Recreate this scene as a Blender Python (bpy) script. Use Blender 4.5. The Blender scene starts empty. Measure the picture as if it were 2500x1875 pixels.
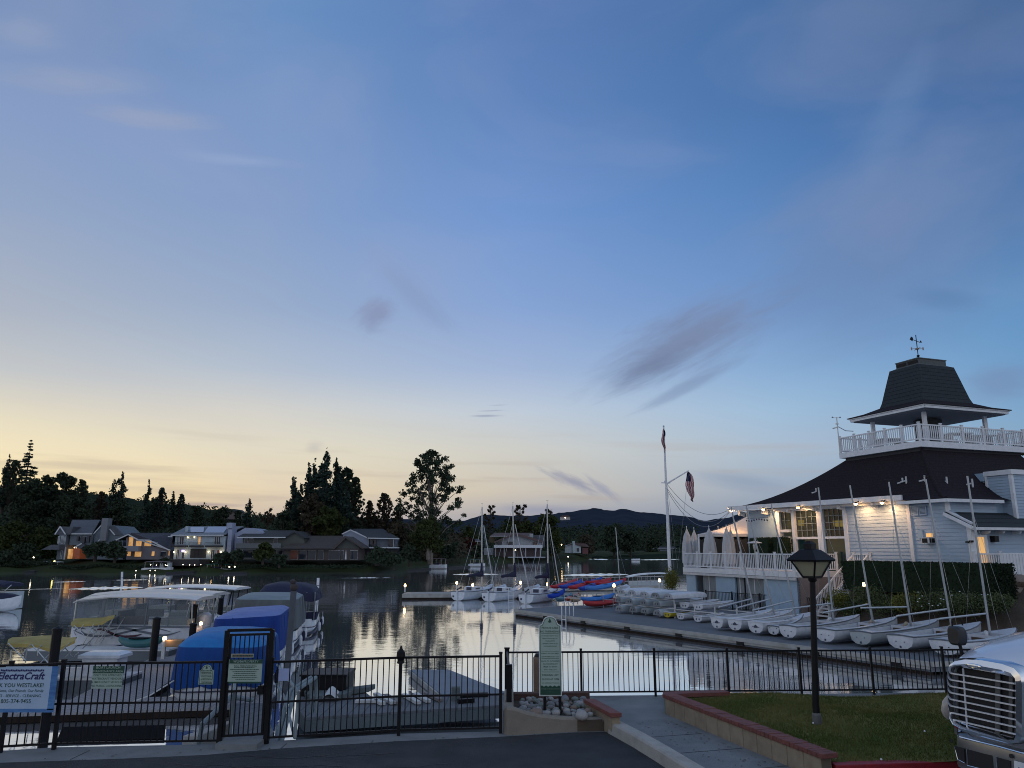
import bpy, bmesh, math, random
import numpy as np
from math import sin, cos, pi, radians, sqrt
from mathutils import Vector, Matrix
random.seed(7); rng = np.random.default_rng(7)
sc = bpy.context.scene
col = sc.collection
# ------------------------------------------------------------------ camera
CAMF = 1850.0; CAMH = 4.4; PITCH = math.atan(402.5 / CAMF)
cd = bpy.data.cameras.new("camera"); cam = bpy.data.objects.new("camera", cd); col.objects.link(cam)
cam.location = (0, 0, CAMH); cam.rotation_euler = (pi / 2 + PITCH, 0, 0)
cd.sensor_width = 36.0; cd.lens = 36.0 * CAMF / 2500.0; cd.clip_start = 0.1; cd.clip_end = 8000
sc.camera = cam
CP, SP = cos(PITCH), sin(PITCH)
def ray(px, py):
    a, b = px - 1250.0, 937.5 - py
    return Vector((a, CAMF * CP - b * SP, CAMF * SP + b * CP))
def Z(px, py, z):                                     # photo pixel on the level z
    r = ray(px, py); t = (z - CAMH) / r.z
    return Vector((r.x * t, r.y * t, z))
def Y(px, py, y):                                     # photo pixel at the distance y
    r = ray(px, py); t = y / r.y
    return Vector((r.x * t, y, CAMH + r.z * t))
def srgb(*c):
    return tuple((x / 255 / 12.92 if x <= 10 else ((x / 255 + .055) / 1.055) ** 2.4) for x in c)
# ------------------------------------------------------------------ sky
world = bpy.data.worlds.new("World"); sc.world = world; world.use_nodes = True
nt = world.node_tree; N = nt.nodes; L = nt.links
for n in list(N): N.remove(n)
def wn(t, **k):
    n = N.new(t)
    for a, b in k.items(): setattr(n, a, b)
    return n
def wm(op, a, b=None, c=None, clamp=False):
    n = wn('ShaderNodeMath', operation=op); n.use_clamp = clamp
    for i, x in enumerate((a, b, c)):
        if x is None: continue
        if isinstance(x, (int, float)): n.inputs[i].default_value = x
        else: L.new(x, n.inputs[i])
    return n.outputs[0]
tc = wn('ShaderNodeTexCoord'); sp = wn('ShaderNodeSeparateXYZ'); L.new(tc.outputs['Generated'], sp.inputs[0])
X_, Y_, Z_ = sp.outputs
az = wm('MULTIPLY', wm('ARCTAN2', X_, Y_), 57.2958)
el = wm('MULTIPLY', wm('ARCSINE', Z_), 57.2958)
def ss(v, a, b):
    n = wn('ShaderNodeMapRange', interpolation_type='SMOOTHSTEP'); n.clamp = True
    L.new(v, n.inputs[0]); n.inputs[1].default_value = a; n.inputs[2].default_value = b
    return n.outputs[0]
SKY_ROWS = [0, 250, 500, 750, 900, 1000, 1100, 1200, 1265]
SKY = {0: [(116,143,186),(134,156,197),(147,166,197),(172,181,196),(198,201,201),(230,221,196),(251,234,190),(254,229,165),(246,206,142)],
 625: [(104,142,192),(120,150,197),(132,158,200),(154,173,202),(180,192,208),(212,210,203),(230,221,196),(238,217,178),(206,186,164)],
 1250: [(90,124,180),(94,132,188),(112,149,206),(134,164,212),(160,182,216),(191,203,217),(207,206,198),(204,195,181),(165,166,176)],
 1875: [(74,113,166),(78,119,174),(90,134,190),(116,152,202),(138,173,212),(158,188,216),(170,188,206),(156,170,188),(134,148,168)],
 2500: [(56,98,148),(62,106,162),(80,122,174),(98,146,194),(114,158,200),(124,164,200),(138,168,194),(130,155,182),(112,135,162)]}
def elev(px, py):
    r = ray(px, py); return math.degrees(math.asin(r.z / r.length))
def sky_ramp(stops):
    n = wn('ShaderNodeValToRGB'); cr = n.color_ramp; cr.interpolation = 'LINEAR'
    stops = sorted(stops); cr.elements[0].position = stops[0][0] / 90; cr.elements[0].color = (*srgb(*stops[0][1]), 1)
    cr.elements[1].position = 1; cr.elements[1].color = (*srgb(*stops[-1][1]), 1)
    for e, c in stops[1:-1]:
        q = cr.elements.new(e / 90); q.color = (*srgb(*c), 1)
    L.new(wm('DIVIDE', el, 90), n.inputs[0]); return n.outputs[0]
def mixc(f, a, b):
    n = wn('ShaderNodeMix', data_type='RGBA')
    if isinstance(f, float): n.inputs[0].default_value = f
    else: L.new(f, n.inputs[0])
    for i, x in ((6, a), (7, b)):
        if isinstance(x, tuple): n.inputs[i].default_value = (*x, 1)
        else: L.new(x, n.inputs[i])
    return n.outputs[2]
cur = None; pa_ = None
for px in (0, 625, 1250, 1875, 2500):
    st = [(elev(px, y), c) for y, c in zip(SKY_ROWS, SKY[px])] + [(62, (110, 134, 172)), (90, (110, 136, 170))]
    r = sky_ramp(st); rr = ray(px, 800); a = math.degrees(math.atan2(rr.x, rr.y))
    cur = r if cur is None else mixc(wm('DIVIDE', wm('SUBTRACT', az, pa_), a - pa_, clamp=True), cur, r)
    pa_ = a
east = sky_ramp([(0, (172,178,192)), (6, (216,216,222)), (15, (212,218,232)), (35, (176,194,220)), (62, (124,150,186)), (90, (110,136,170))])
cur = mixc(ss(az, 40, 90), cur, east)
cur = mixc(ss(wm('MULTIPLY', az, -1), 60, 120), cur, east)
# clouds, each a patch of the sky with its own bearing, height and tilt
def blob(azc, elc, la, lb, rot, nscale, lo, hi, stretch=3.0, seed=0.0):
    v = wn('ShaderNodeCombineXYZ'); L.new(az, v.inputs[0]); L.new(el, v.inputs[1])
    s = wn('ShaderNodeVectorMath', operation='SUBTRACT'); L.new(v.outputs[0], s.inputs[0]); s.inputs[1].default_value = (azc, elc, 0)
    r = wn('ShaderNodeVectorRotate', rotation_type='Z_AXIS'); L.new(s.outputs[0], r.inputs[0]); r.inputs['Angle'].default_value = radians(-rot)
    m = wn('ShaderNodeVectorMath', operation='MULTIPLY'); L.new(r.outputs[0], m.inputs[0]); m.inputs[1].default_value = (1 / la, 1 / lb, 0)
    nz = wn('ShaderNodeTexNoise'); nz.inputs['Scale'].default_value = nscale; nz.inputs['Detail'].default_value = 4.5; nz.inputs['Roughness'].default_value = .66; nz.inputs['Distortion'].default_value = .5
    mm = wn('ShaderNodeVectorMath', operation='MULTIPLY_ADD'); L.new(r.outputs[0], mm.inputs[0]); mm.inputs[1].default_value = (1 / stretch, 1, 1); mm.inputs[2].default_value = (seed, seed * .7, seed)
    L.new(mm.outputs[0], nz.inputs['Vector'])
    ln = wn('ShaderNodeVectorMath', operation='LENGTH'); L.new(m.outputs[0], ln.inputs[0])
    d = wm('ADD', ln.outputs['Value'], wm('MULTIPLY', wm('SUBTRACT', nz.outputs[0], .5), 1.3))
    n = wn('ShaderNodeMapRange', interpolation_type='SMOOTHSTEP'); L.new(d, n.inputs[0])
    n.inputs[1].default_value = hi; n.inputs[2].default_value = lo
    return n.outputs[0]
def ae(px, py):
    r = ray(px, py); return math.degrees(math.atan2(r.x, r.y)), math.degrees(math.asin(r.z / r.length))
def cloud(cur, p0, p1, width, color, strength, nscale=.35, lo=0.1, hi=1.0, stretch=4.0, seed=0.0):
    a0, e0 = ae(*p0); a1, e1 = ae(*p1)
    la = math.hypot(a1 - a0, e1 - e0) / 2; rot = math.degrees(math.atan2(e1 - e0, a1 - a0))
    b = blob((a0 + a1) / 2, (e0 + e1) / 2, la, width, rot, nscale, lo, hi, stretch, seed)
    return mixc(wm('MULTIPLY', b, strength), cur, srgb(*color))
cur = cloud(cur, (1420, 945), (1960, 690), 2.7, (120, 134, 166), .85, .8, .0, 1.15, 4.5, 3)
cur = cloud(cur, (1460, 950), (1740, 830), 1.2, (110, 122, 152), .65, 1.1, .0, 1.1, 6, 5)
cur = cloud(cur, (1520, 1020), (1860, 850), .6, (122, 142, 176), .55, 1.1, .1, 1.1, 6, 8)
cur = cloud(cur, (1740, 780), (2660, 330), 7.5, (112, 134, 174), .6, .14, .0, 1.1, 3, 11)
cur = cloud(cur, (2080, 480), (2270, 90), 1.9, (104, 138, 184), .32, .25, .0, 1.2, 4, 2)
cur = cloud(cur, (2190, 720), (2420, 740), .9, (92, 128, 172), .5, .4, .1, 1.1, 4, 6)
cur = cloud(cur, (2330, 950), (2560, 920), 1.6, (116, 134, 172), .5, .4, .1, 1.1, 4, 9)
cur = cloud(cur, (850, 800), (985, 740), 1.5, (136, 148, 182), .85, .7, .1, 1.0, 2, 14)
cur = cloud(cur, (880, 590), (1130, 830), 1.3, (132, 152, 190), .55, .4, .1, 1.1, 4, 17)
cur = cloud(cur, (-120, 170), (440, 210), 1.3, (154, 166, 192), .45, .5, .05, 1.05, 5, 21)
cur = cloud(cur, (150, 262), (560, 305), .9, (156, 166, 190), .5, .6, .05, 1.05, 5, 24)
cur = cloud(cur, (400, 370), (760, 405), .55, (156, 174, 208), .4, .6, .05, 1.1, 6, 27)
cur = cloud(cur, (-60, 70), (160, 90), 1.2, (146, 162, 192), .5, .5, .05, 1.1, 5, 29)
cur = cloud(cur, (1300, 1135), (1490, 1215), .62, (146, 150, 170), .85, 2.6, .0, 1.05, 5, 31)
cur = cloud(cur, (1420, 1155), (1530, 1235), .5, (150, 154, 174), .8, 2.6, .0, 1.05, 5, 33)
cur = cloud(cur, (1140, 1016), (1240, 1014), .13, (150, 160, 182), .8, 1.5, .1, 1.0, 6, 35)
cur = cloud(cur, (1160, 1004), (1250, 1001), .09, (156, 166, 188), .7, 1.5, .1, 1.0, 6, 37)
cur = cloud(cur, (1190, 990), (1250, 988), .07, (162, 172, 192), .6, 1.5, .1, 1.0, 6, 39)
cur = cloud(cur, (735, 1095), (800, 1090), .6, (200, 196, 188), .7, .9, .1, 1.0, 3, 41)
cur = cloud(cur, (1150, 1243), (1550, 1247), .55, (150, 152, 172), .75, .8, .1, 1.1, 8, 43)
cur = cloud(cur, (380, 1228), (640, 1236), .25, (168, 152, 152), .8, 1.2, .1, 1.1, 8, 45)
cur = cloud(cur, (1650, 1150), (2000, 1200), .9, (140, 156, 180), .6, .5, .1, 1.1, 8, 47)
# thin level streaks low over the sunset
v = wn('ShaderNodeCombineXYZ'); L.new(wm('MULTIPLY', az, .055), v.inputs[0]); L.new(wm('ADD', wm('MULTIPLY', el, .75), wm('MULTIPLY', az, .012)), v.inputs[1])
nz = wn('ShaderNodeTexNoise'); nz.inputs['Scale'].default_value = 1.0; nz.inputs['Detail'].default_value = 5; L.new(v.outputs[0], nz.inputs['Vector'])
st = wm('MULTIPLY', ss(nz.outputs[0], .5, .68), wm('SUBTRACT', 1.0, ss(el, 4.5, 10)))
cur = mixc(wm('MULTIPLY', st, .42), cur, srgb(176, 160, 150))
v2 = wn('ShaderNodeCombineXYZ'); L.new(wm('MULTIPLY', az, .03), v2.inputs[0]); L.new(wm('MULTIPLY', el, .06), v2.inputs[1])
nz2 = wn('ShaderNodeTexNoise'); nz2.inputs['Scale'].default_value = 1.6; nz2.inputs['Detail'].default_value = 6; nz2.inputs['Distortion'].default_value = .6; L.new(v2.outputs[0], nz2.inputs['Vector'])
cur = mixc(wm('MULTIPLY', ss(nz2.outputs[0], .42, .75), .16), cur, srgb(176, 176, 200))
bg = wn('ShaderNodeBackground'); L.new(cur, bg.inputs[0]); bg.inputs[1].default_value = 1.0
wo = wn('ShaderNodeOutputWorld'); L.new(bg.outputs[0], wo.inputs[0])
# ------------------------------------------------------------------ afterglow of the sun just below the hills, left
sd = bpy.data.lights.new("sun", 'SUN'); so = bpy.data.objects.new("sun", sd); col.objects.link(so)
sd.energy = 0.04; sd.angle = radians(60); sd.color = (1.0, .72, .45)
d = Vector((sin(radians(-32)), cos(radians(-32)), .10)).normalized()
so.rotation_euler = d.to_track_quat('Z', 'Y').to_euler(); so.location = (-40, 60, 40)
sc.view_settings.view_transform = 'Standard'; sc.view_settings.look = 'None'; sc.view_settings.exposure = 0; sc.view_settings.gamma = 1
sc.render.engine = 'CYCLES'; sc.cycles.max_bounces = 8; sc.cycles.transparent_max_bounces = 24
sc.cycles.sample_clamp_indirect = 4.0
sc.cycles.filter_width = 1.0; sc.cycles.use_denoising = True
try: sc.cycles.denoiser = 'OPENIMAGEDENOISE'; sc.cycles.denoising_input_passes = 'RGB_ALBEDO_NORMAL'; sc.cycles.denoising_prefilter = 'ACCURATE'
except Exception: pass
# ------------------------------------------------------------------ materials
MATS = {}
def M(name, c=(.5, .5, .5), c2=None, ns=4.0, r=.6, metal=0.0, bump=0.0, bs=None, stretch=(1, 1, 1), emit=0.0, alpha=1.0, rows=0.0, rowax='z', spec=None, rowd=.5, coat=0.0, detail=6):
    if name in MATS: return MATS[name]
    m = bpy.data.materials.new(name); m.use_nodes = True; t = m.node_tree; nn = t.nodes; ll = t.links
    b = nn['Principled BSDF']; b.inputs['Base Color'].default_value = (*c, 1); b.inputs['Roughness'].default_value = r; b.inputs['Metallic'].default_value = metal
    if spec is not None: b.inputs['Specular IOR Level'].default_value = spec
    if coat: b.inputs['Coat Weight'].default_value = coat; b.inputs['Coat Roughness'].default_value = .08
    tcn = nn.new('ShaderNodeTexCoord'); mp = nn.new('ShaderNodeMapping'); ll.new(tcn.outputs['Object'], mp.inputs[0]); mp.inputs['Scale'].default_value = stretch
    colr = None
    if c2 is not None:
        nz = nn.new('ShaderNodeTexNoise'); nz.inputs['Scale'].default_value = ns; nz.inputs['Detail'].default_value = detail; nz.inputs['Roughness'].default_value = .62; ll.new(mp.outputs[0], nz.inputs['Vector'])
        mr = nn.new('ShaderNodeMapRange'); mr.inputs[1].default_value = .32; mr.inputs[2].default_value = .68; ll.new(nz.outputs[0], mr.inputs[0])
        mx = nn.new('ShaderNodeMix'); mx.data_type = 'RGBA'; mx.inputs[6].default_value = (*c, 1); mx.inputs[7].default_value = (*c2, 1); ll.new(mr.outputs[0], mx.inputs[0])
        colr = mx.outputs[2]; ll.new(colr, b.inputs['Base Color'])
    hgt = None
    if bump:
        n2 = nn.new('ShaderNodeTexNoise'); n2.inputs['Scale'].default_value = bs or ns * 3; n2.inputs['Detail'].default_value = 5; ll.new(mp.outputs[0], n2.inputs['Vector'])
        hgt = n2.outputs[0]
    if rows:
        sx = nn.new('ShaderNodeSeparateXYZ'); ll.new(tcn.outputs['Object'], sx.inputs[0])
        di = nn.new('ShaderNodeMath'); di.operation = 'DIVIDE'; ll.new(sx.outputs['xyz'.index(rowax)], di.inputs[0]); di.inputs[1].default_value = rows
        fr = nn.new('ShaderNodeMath'); fr.operation = 'FRACT'; ll.new(di.outputs[0], fr.inputs[0])
        gt = nn.new('ShaderNodeMath'); gt.operation = 'LESS_THAN'; ll.new(fr.outputs[0], gt.inputs[0]); gt.inputs[1].default_value = .12
        mx2 = nn.new('ShaderNodeMix'); mx2.data_type = 'RGBA'; mx2.inputs[7].default_value = (*(x * rowd for x in c), 1)
        if colr: ll.new(colr, mx2.inputs[6])
        else: mx2.inputs[6].default_value = (*c, 1)
        ll.new(gt.outputs[0], mx2.inputs[0]); ll.new(mx2.outputs[2], b.inputs['Base Color'])
    if hgt:
        bp = nn.new('ShaderNodeBump'); bp.inputs['Strength'].default_value = min(1, bump); bp.inputs['Distance'].default_value = .02 * max(1, bump); ll.new(hgt, bp.inputs['Height']); ll.new(bp.outputs[0], b.inputs['Normal'])
    if emit: b.inputs['Emission Color'].default_value = (*c, 1); b.inputs['Emission Strength'].default_value = emit
    if alpha < 1: b.inputs['Alpha'].default_value = alpha
    MATS[name] = m; return m
# ------------------------------------------------------------------ mesh building
class MB:
    def __init__(s): s.v = []; s.f = []
    def add(s, vs, fs):
        o = len(s.v); s.v += [tuple(x) for x in vs]; s.f += [tuple(i + o for i in q) for q in fs]; return s
    def ob(s, o, a, b, c):
        o, a, b, c = map(Vector, (o, a, b, c))
        return s.add([o, o + a, o + a + b, o + b, o + c, o + a + c, o + a + b + c, o + b + c], [(0, 3, 2, 1), (4, 5, 6, 7), (0, 1, 5, 4), (1, 2, 6, 5), (2, 3, 7, 6), (3, 0, 4, 7)])
    def box(s, x0, x1, y0, y1, z0, z1): return s.ob((x0, y0, z0), (x1 - x0, 0, 0), (0, y1 - y0, 0), (0, 0, z1 - z0))
    def bar(s, p, q, w, h=None, up=(0, 0, 1)):
        p, q = Vector(p), Vector(q); h = h or w; d = (q - p); n = d.normalized(); upv = Vector(up)
        if abs(n.dot(upv)) > .98: upv = Vector((0, 1, 0))
        x = n.cross(upv).normalized() * w; y = x.cross(n).normalized() * h
        return s.ob(p - x / 2 - y / 2, x, y, d)
    def tube(s, pts, r, n=8, cap=True):
        pts = [Vector(p) for p in pts]; k = len(pts); rs = r if isinstance(r, (list, tuple)) else [r] * k; o = len(s.v)
        for i, p in enumerate(pts):
            t = (pts[min(i + 1, k - 1)] - pts[max(i - 1, 0)]).normalized(); a = Vector((0, 0, 1)) if abs(t.z) < .9 else Vector((1, 0, 0))
            x = t.cross(a).normalized(); y = t.cross(x)
            for j in range(n):
                w = 2 * pi * j / n; s.v.append(tuple(p + (x * cos(w) + y * sin(w)) * rs[i]))
        for i in range(k - 1):
            for j in range(n):
                a = o + i * n + j; b = o + i * n + (j + 1) % n; s.f.append((a, b, b + n, a + n))
        if cap: s.f.append(tuple(o + j for j in range(n))); s.f.append(tuple(o + (k - 1) * n + j for j in range(n)))
        return s
    def lathe(s, prof, c=(0, 0, 0), n=16, rot=0.0, sx=1, sy=1):
        o = len(s.v); k = len(prof)
        for r, z in prof:
            for j in range(n): w = 2 * pi * j / n + rot; s.v.append((c[0] + r * cos(w) * sx, c[1] + r * sin(w) * sy, c[2] + z))
        for i in range(k - 1):
            for j in range(n): a = o + i * n + j; b = o + i * n + (j + 1) % n; s.f.append((a, b, b + n, a + n))
        s.f.append(tuple(o + j for j in range(n))); s.f.append(tuple(o + (k - 1) * n + j for j in range(n))); return s
    def prism(s, pts, vec):
        pts = [Vector(p) for p in pts]; vec = Vector(vec); n = len(pts)
        return s.add(pts + [p + vec for p in pts], [tuple(range(n)), tuple(range(2 * n - 1, n - 1, -1))] + [(i, (i + 1) % n, n + (i + 1) % n, n + i) for i in range(n)])
    def loft(s, secs, cap=True, closed=True):
        o = len(s.v); n = len(secs[0]); k = len(secs)
        for q in secs: s.v += [tuple(p) for p in q]
        for i in range(k - 1):
            for j in range(n if closed else n - 1): a = o + i * n + j; b = o + i * n + (j + 1) % n; s.f.append((a, b, b + n, a + n))
        if cap: s.f.append(tuple(o + j for j in range(n))); s.f.append(tuple(o + (k - 1) * n + j for j in range(n)))
        return s
    def join(s, o): return s.add(o.v, o.f)
def rootloc(p):
    v = Vector((0, 0, 0))
    while p is not None: v += p.location; p = p.parent
    return v
def tag(o, label=None, cat=None, group=None, kind=None):
    if label: o['label'] = label
    if cat: o['category'] = cat
    if group: o['group'] = group
    if kind: o['kind'] = kind
    return o
def build(mb, name, m, parent=None, smooth=False, world=True, fix=True, bevel=0.0):
    me = bpy.data.meshes.new(name); vs = mb.v; loc = Vector((0, 0, 0))
    if parent is not None:
        if world: off = rootloc(parent); vs = [(a - off.x, b - off.y, c - off.z) for a, b, c in vs]
    elif world:
        A = np.array(vs); loc = Vector(((A[:, 0].min() + A[:, 0].max()) / 2, (A[:, 1].min() + A[:, 1].max()) / 2, A[:, 2].min()))
        vs = [(a - loc.x, b - loc.y, c - loc.z) for a, b, c in vs]
    me.from_pydata(vs, [], mb.f); me.update()
    if fix:
        bm = bmesh.new(); bm.from_mesh(me); bmesh.ops.recalc_face_normals(bm, faces=bm.faces); bm.to_mesh(me); bm.free()
    if smooth:
        me.polygons.foreach_set('use_smooth', [True] * len(me.polygons))
        try: me.set_sharp_from_angle(angle=radians(40))
        except Exception: pass
    me.materials.append(m if not isinstance(m, str) else MATS[m])
    o = bpy.data.objects.new(name, me); col.objects.link(o); o.location = loc
    if parent is not None: o.parent = parent
    if bevel:
        md = o.modifiers.new('bevel', 'BEVEL'); md.width = bevel; md.segments = 2; md.limit_method = 'ANGLE'
    return o
def thing(name, label, cat, loc=(0, 0, 0), group=None, rz=0.0):
    o = bpy.data.objects.new(name, None); col.objects.link(o); o.location = loc; o.rotation_euler = (0, 0, rz); o.empty_display_size = .3
    return tag(o, label, cat, group)
def copy_tree(o, parent=None):
    c = o.copy(); col.objects.link(c); c.parent = parent
    for ch in list(o.children): copy_tree(ch, c)
    return c
def letters(lines, o, r, u, mb=None):
    """lines: (text, x, y, size, align, bold, shear) laid out on the plane o + x r + y u"""
    mb = mb or MB(); o, r, u = Vector(o), Vector(r).normalized(), Vector(u).normalized()
    for ln in lines:
        s, x, y, size, al, bold, sh = (list(ln) + ['CENTER', 0, 0])[:7] if len(ln) < 7 else ln
        c = bpy.data.curves.new('t', 'FONT'); c.body = s; c.size = size; c.align_x = al; c.offset = bold * size; c.shear = sh; c.resolution_u = 2
        t = bpy.data.objects.new('t', c); col.objects.link(t); bpy.context.view_layer.update()
        me = bpy.data.meshes.new_from_object(t)
        mb.add([o + r * (x + q.co.x) + u * (y + q.co.y) for q in me.vertices], [tuple(p.vertices) for p in me.polygons])
        bpy.data.objects.remove(t); bpy.data.meshes.remove(me); bpy.data.curves.remove(c)
    return mb
# ------------------------------------------------------------------ material list
WH = M('white_paint', (.72, .74, .76), (.6, .62, .65), ns=3, r=.5, bump=.15, bs=60)
WHW = M('weathered_white', (.6, .6, .6), (.46, .46, .46), ns=2.5, r=.55, bump=.2, bs=40)
GEL = M('white_gelcoat', (.66, .69, .73), (.5, .53, .57), ns=3.2, r=.25, detail=8)
GELG = M('grey_gelcoat', (.42, .46, .48), (.34, .38, .4), ns=2.2, r=.35)
SID = M('grey_blue_siding', (.37, .465, .575), (.32, .41, .51), ns=1.2, r=.7, stretch=(1, 1, 6), bump=.3, bs=30)
SIDF = M('smooth_grey_blue_panel', (.32, .445, .56), (.28, .39, .50), ns=2, r=.6)
BRN = M('taupe_panel', (.2, .18, .18), (.17, .15, .15), ns=2, r=.7)
ROOF = M('dark_shingle', (.030, .024, .030), (.016, .013, .018), ns=9, r=.95, bump=1.2, bs=14, rows=.16, rowd=.55, stretch=(1, 1, 1.4), spec=.15)
ROOFT = M('tower_shingle', (.045, .055, .062), (.026, .034, .040), ns=7, r=.9, bump=.8, bs=16, rows=.24, rowd=.3, stretch=(3, 3, .6), spec=.2)
GLS = M('dark_window_glass', (.015, .022, .03), r=.06, spec=.6)
BLK = M('black_metal', (.006, .0065, .008), (.009, .009, .011), ns=8, r=.5, bump=.2, bs=80, spec=.2)
ALU = M('aluminium', (.42, .45, .48), (.33, .36, .39), ns=3, r=.35, metal=.6)
STEEL = M('galvanised_steel', (.5, .53, .55), (.35, .38, .4), ns=8, r=.3, metal=.8)
CHR = M('chrome', (.8, .82, .85), r=.06, metal=1)
CON = M('concrete', (.22, .23, .235), (.13, .14, .145), ns=1.1, r=.85, bump=.5, bs=50, detail=10)
CONL = M('pale_concrete', (.40, .38, .35), (.29, .275, .25), ns=2.6, r=.85, bump=.5, bs=40, detail=10)
ASP = M('asphalt', (.038, .042, .048), (.016, .018, .022), ns=1.3, r=.85, bump=1.0, bs=60, detail=12)
STU = M('tan_stucco', (.27, .235, .195), (.21, .185, .155), ns=3, r=.9, bump=.8, bs=90)
BRK = M('red_brick_cap', (.20, .062, .048), (.12, .04, .034), ns=9, r=.7, bump=.6, bs=40)
REDK = M('red_painted_kerb', (.30, .012, .02), (.2, .01, .016), ns=6, r=.5, bump=.4, bs=30)
BLOCK = M('tan_block', (.33, .27, .19), (.24, .19, .135), ns=4, r=.9, bump=.9, bs=60)
PLANK = M('weathered_plank', (.33, .32, .325), (.22, .21, .215), ns=2.5, r=.8, bump=.6, bs=20, stretch=(1, 6, 1), rows=.14, rowax='x', rowd=.35)
DOCK = M('dock_concrete', (.135, .15, .17), (.10, .112, .13), ns=.8, r=.85, bump=.5, bs=40, detail=10)
DOCKE = M('dock_edge_timber', (.37, .36, .34), (.24, .23, .2), ns=1.5, r=.8, bump=.6, bs=25, detail=9)
DARKW = M('wet_timber', (.035, .024, .018), (.018, .014, .012), ns=3, r=.8, bump=.5, spec=.05)
BLUE1 = M('bright_blue_canvas', (.006, .06, .24), (.005, .035, .17), ns=1.1, r=.75, bump=1.0, bs=5, stretch=(1.6, 1.6, .35), spec=.25)
BLUE1T = M('bright_cyan_canvas', (.01, .19, .48), (.008, .13, .38), ns=2, r=.7, bump=.5, bs=6)
BLUE2 = M('royal_blue_canvas', (.008, .045, .24), (.006, .028, .16), ns=1.3, r=.75, bump=1.0, bs=5, stretch=(1.6, 1.6, .35), spec=.25)
BLUE2T = M('faded_blue_canvas', (.16, .22, .48), (.11, .16, .40), ns=2, r=.7, bump=.5, bs=6)
NAVY = M('navy_canvas', (.008, .010, .035), (.014, .016, .05), ns=3, r=.8, bump=.8, bs=9)
OLIVE = M('grey_olive_canvas', (.11, .125, .13), (.075, .085, .085), ns=1.4, r=.8, bump=1.0, bs=5, stretch=(1.6, 1.6, .35))
OLIVET = M('pale_grey_canvas', (.22, .27, .29), (.17, .21, .23), ns=2, r=.75, bump=.4)
YEL = M('yellow_canvas', (.38, .30, .09), (.27, .21, .06), ns=2.2, r=.8, bump=.8, bs=7)
VIN = M('clear_vinyl', (.25, .29, .32), r=.08, alpha=.32)
TAN = M('tan_board', (.25, .18, .10), (.2, .14, .08), ns=3, r=.7)
TEAL = M('teal_stripe', (.02, .12, .12), (.015, .09, .1), ns=3, r=.4)
SWGR = M('grey_swirl', (.11, .13, .16), r=.4); SWRD = M('plum_swirl', (.06, .012, .03), r=.4)
FLAGR = M('flag_red', (.3, .012, .02), r=.8); FLAGW = M('flag_white', (.6, .58, .6), r=.8); FLAGB = M('flag_blue', (.012, .016, .07), r=.8)
SGN = M('sage_sign', (.34, .44, .38), (.30, .39, .34), ns=3, r=.5); SGNG = M('dark_green_paint', (.008, .055, .035), r=.45); INK = M('dark_print', (.02, .06, .045), r=.6); INKB = M('navy_print', (.012, .014, .10), r=.6)
BANR = M('pale_blue_banner', (.42, .53, .68), (.34, .46, .62), ns=2, r=.6); BANB = M('deep_blue_banner', (.03, .12, .34), (.10, .26, .52), ns=3, r=.6, stretch=(1, 1, 6))
PAPER = M('lavender_paper', (.36, .42, .66), (.3, .36, .6), ns=5, r=.6); COPPER = M('bronze_plate', (.3, .2, .16), r=.5)
WARM = M('warm_lamp_glow', (1.0, .62, .26), emit=14); WARMW = M('lit_window', (1.0, .56, .2), (.5, .22, .06), ns=.8, emit=0); COOL = M('white_lamp_glow', (1, .88, .66), emit=9); PURP = M('violet_lamp_glow', (.75, .5, 1), emit=1.6); GREENL = M('green_exit_glow', (.05, .9, .3), emit=.9)
for mm, st_ in ((WARMW, .5),):
    b_ = mm.node_tree.nodes['Principled BSDF']; src = b_.inputs['Base Color'].links[0].from_socket
    mm.node_tree.links.new(src, b_.inputs['Emission Color']); b_.inputs['Emission Strength'].default_value = st_
AMBER = M('amber_shade_glow', (.85, .62, .12), emit=.6); DOORL = M('lit_doorway', (.85, .48, .17), emit=.62)
HEDGE = M('clipped_hedge_leaf', (.022, .036, .018), (.012, .022, .014), ns=9, r=.85, spec=.1)
LEAFD = M('dark_leaf', (.040, .056, .034), (.026, .040, .026), ns=.5, r=.85, spec=.08)
LEAFC = M('conifer_leaf', (.032, .050, .040), (.022, .036, .030), ns=.5, r=.85, spec=.08)
LEAFR = M('rusty_leaf', (.066, .052, .034), (.036, .036, .026), ns=.4, r=.85, spec=.08)
LEAFG = M('olive_leaf', (.045, .055, .018), (.028, .038, .014), ns=.4, r=.85, spec=.08)
LEAFRD = M('red_leaf', (.07, .014, .016), (.04, .012, .01), ns=.5, r=.85, spec=.08)
SHRUB = M('garden_shrub_leaf', (.10, .125, .06), (.06, .08, .035), ns=4, r=.85, spec=.1)
SHRUBY = M('yellow_green_leaf', (.17, .17, .04), (.10, .11, .03), ns=4, r=.85, spec=.1)
BARK = M('bark', (.045, .034, .028), (.03, .022, .018), ns=2, r=.9); BARKP = M('pale_bark', (.20, .17, .14), (.12, .10, .085), ns=1.2, r=.9)
HILL = M('haze_blue_brush_hill', (.038, .048, .066), (.022, .030, .044), ns=.03, r=1, bump=1.5, bs=.06, detail=10, spec=0)  # blue of the distant haze is put into the hill colour
BANK = M('far_lawn', (.034, .048, .018), (.03, .032, .018), ns=.08, r=1, bump=1.0, bs=1, detail=8, spec=.05)
LAWN = M('lawn', (.05, .085, .018), (.18, .155, .055), ns=.8, r=.95, bump=1.0, bs=40, detail=8, spec=.1)
DIRT = M('slope_soil', (.10, .075, .055), (.06, .045, .035), ns=1.2, r=.95, bump=1.0, bs=8)
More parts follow.
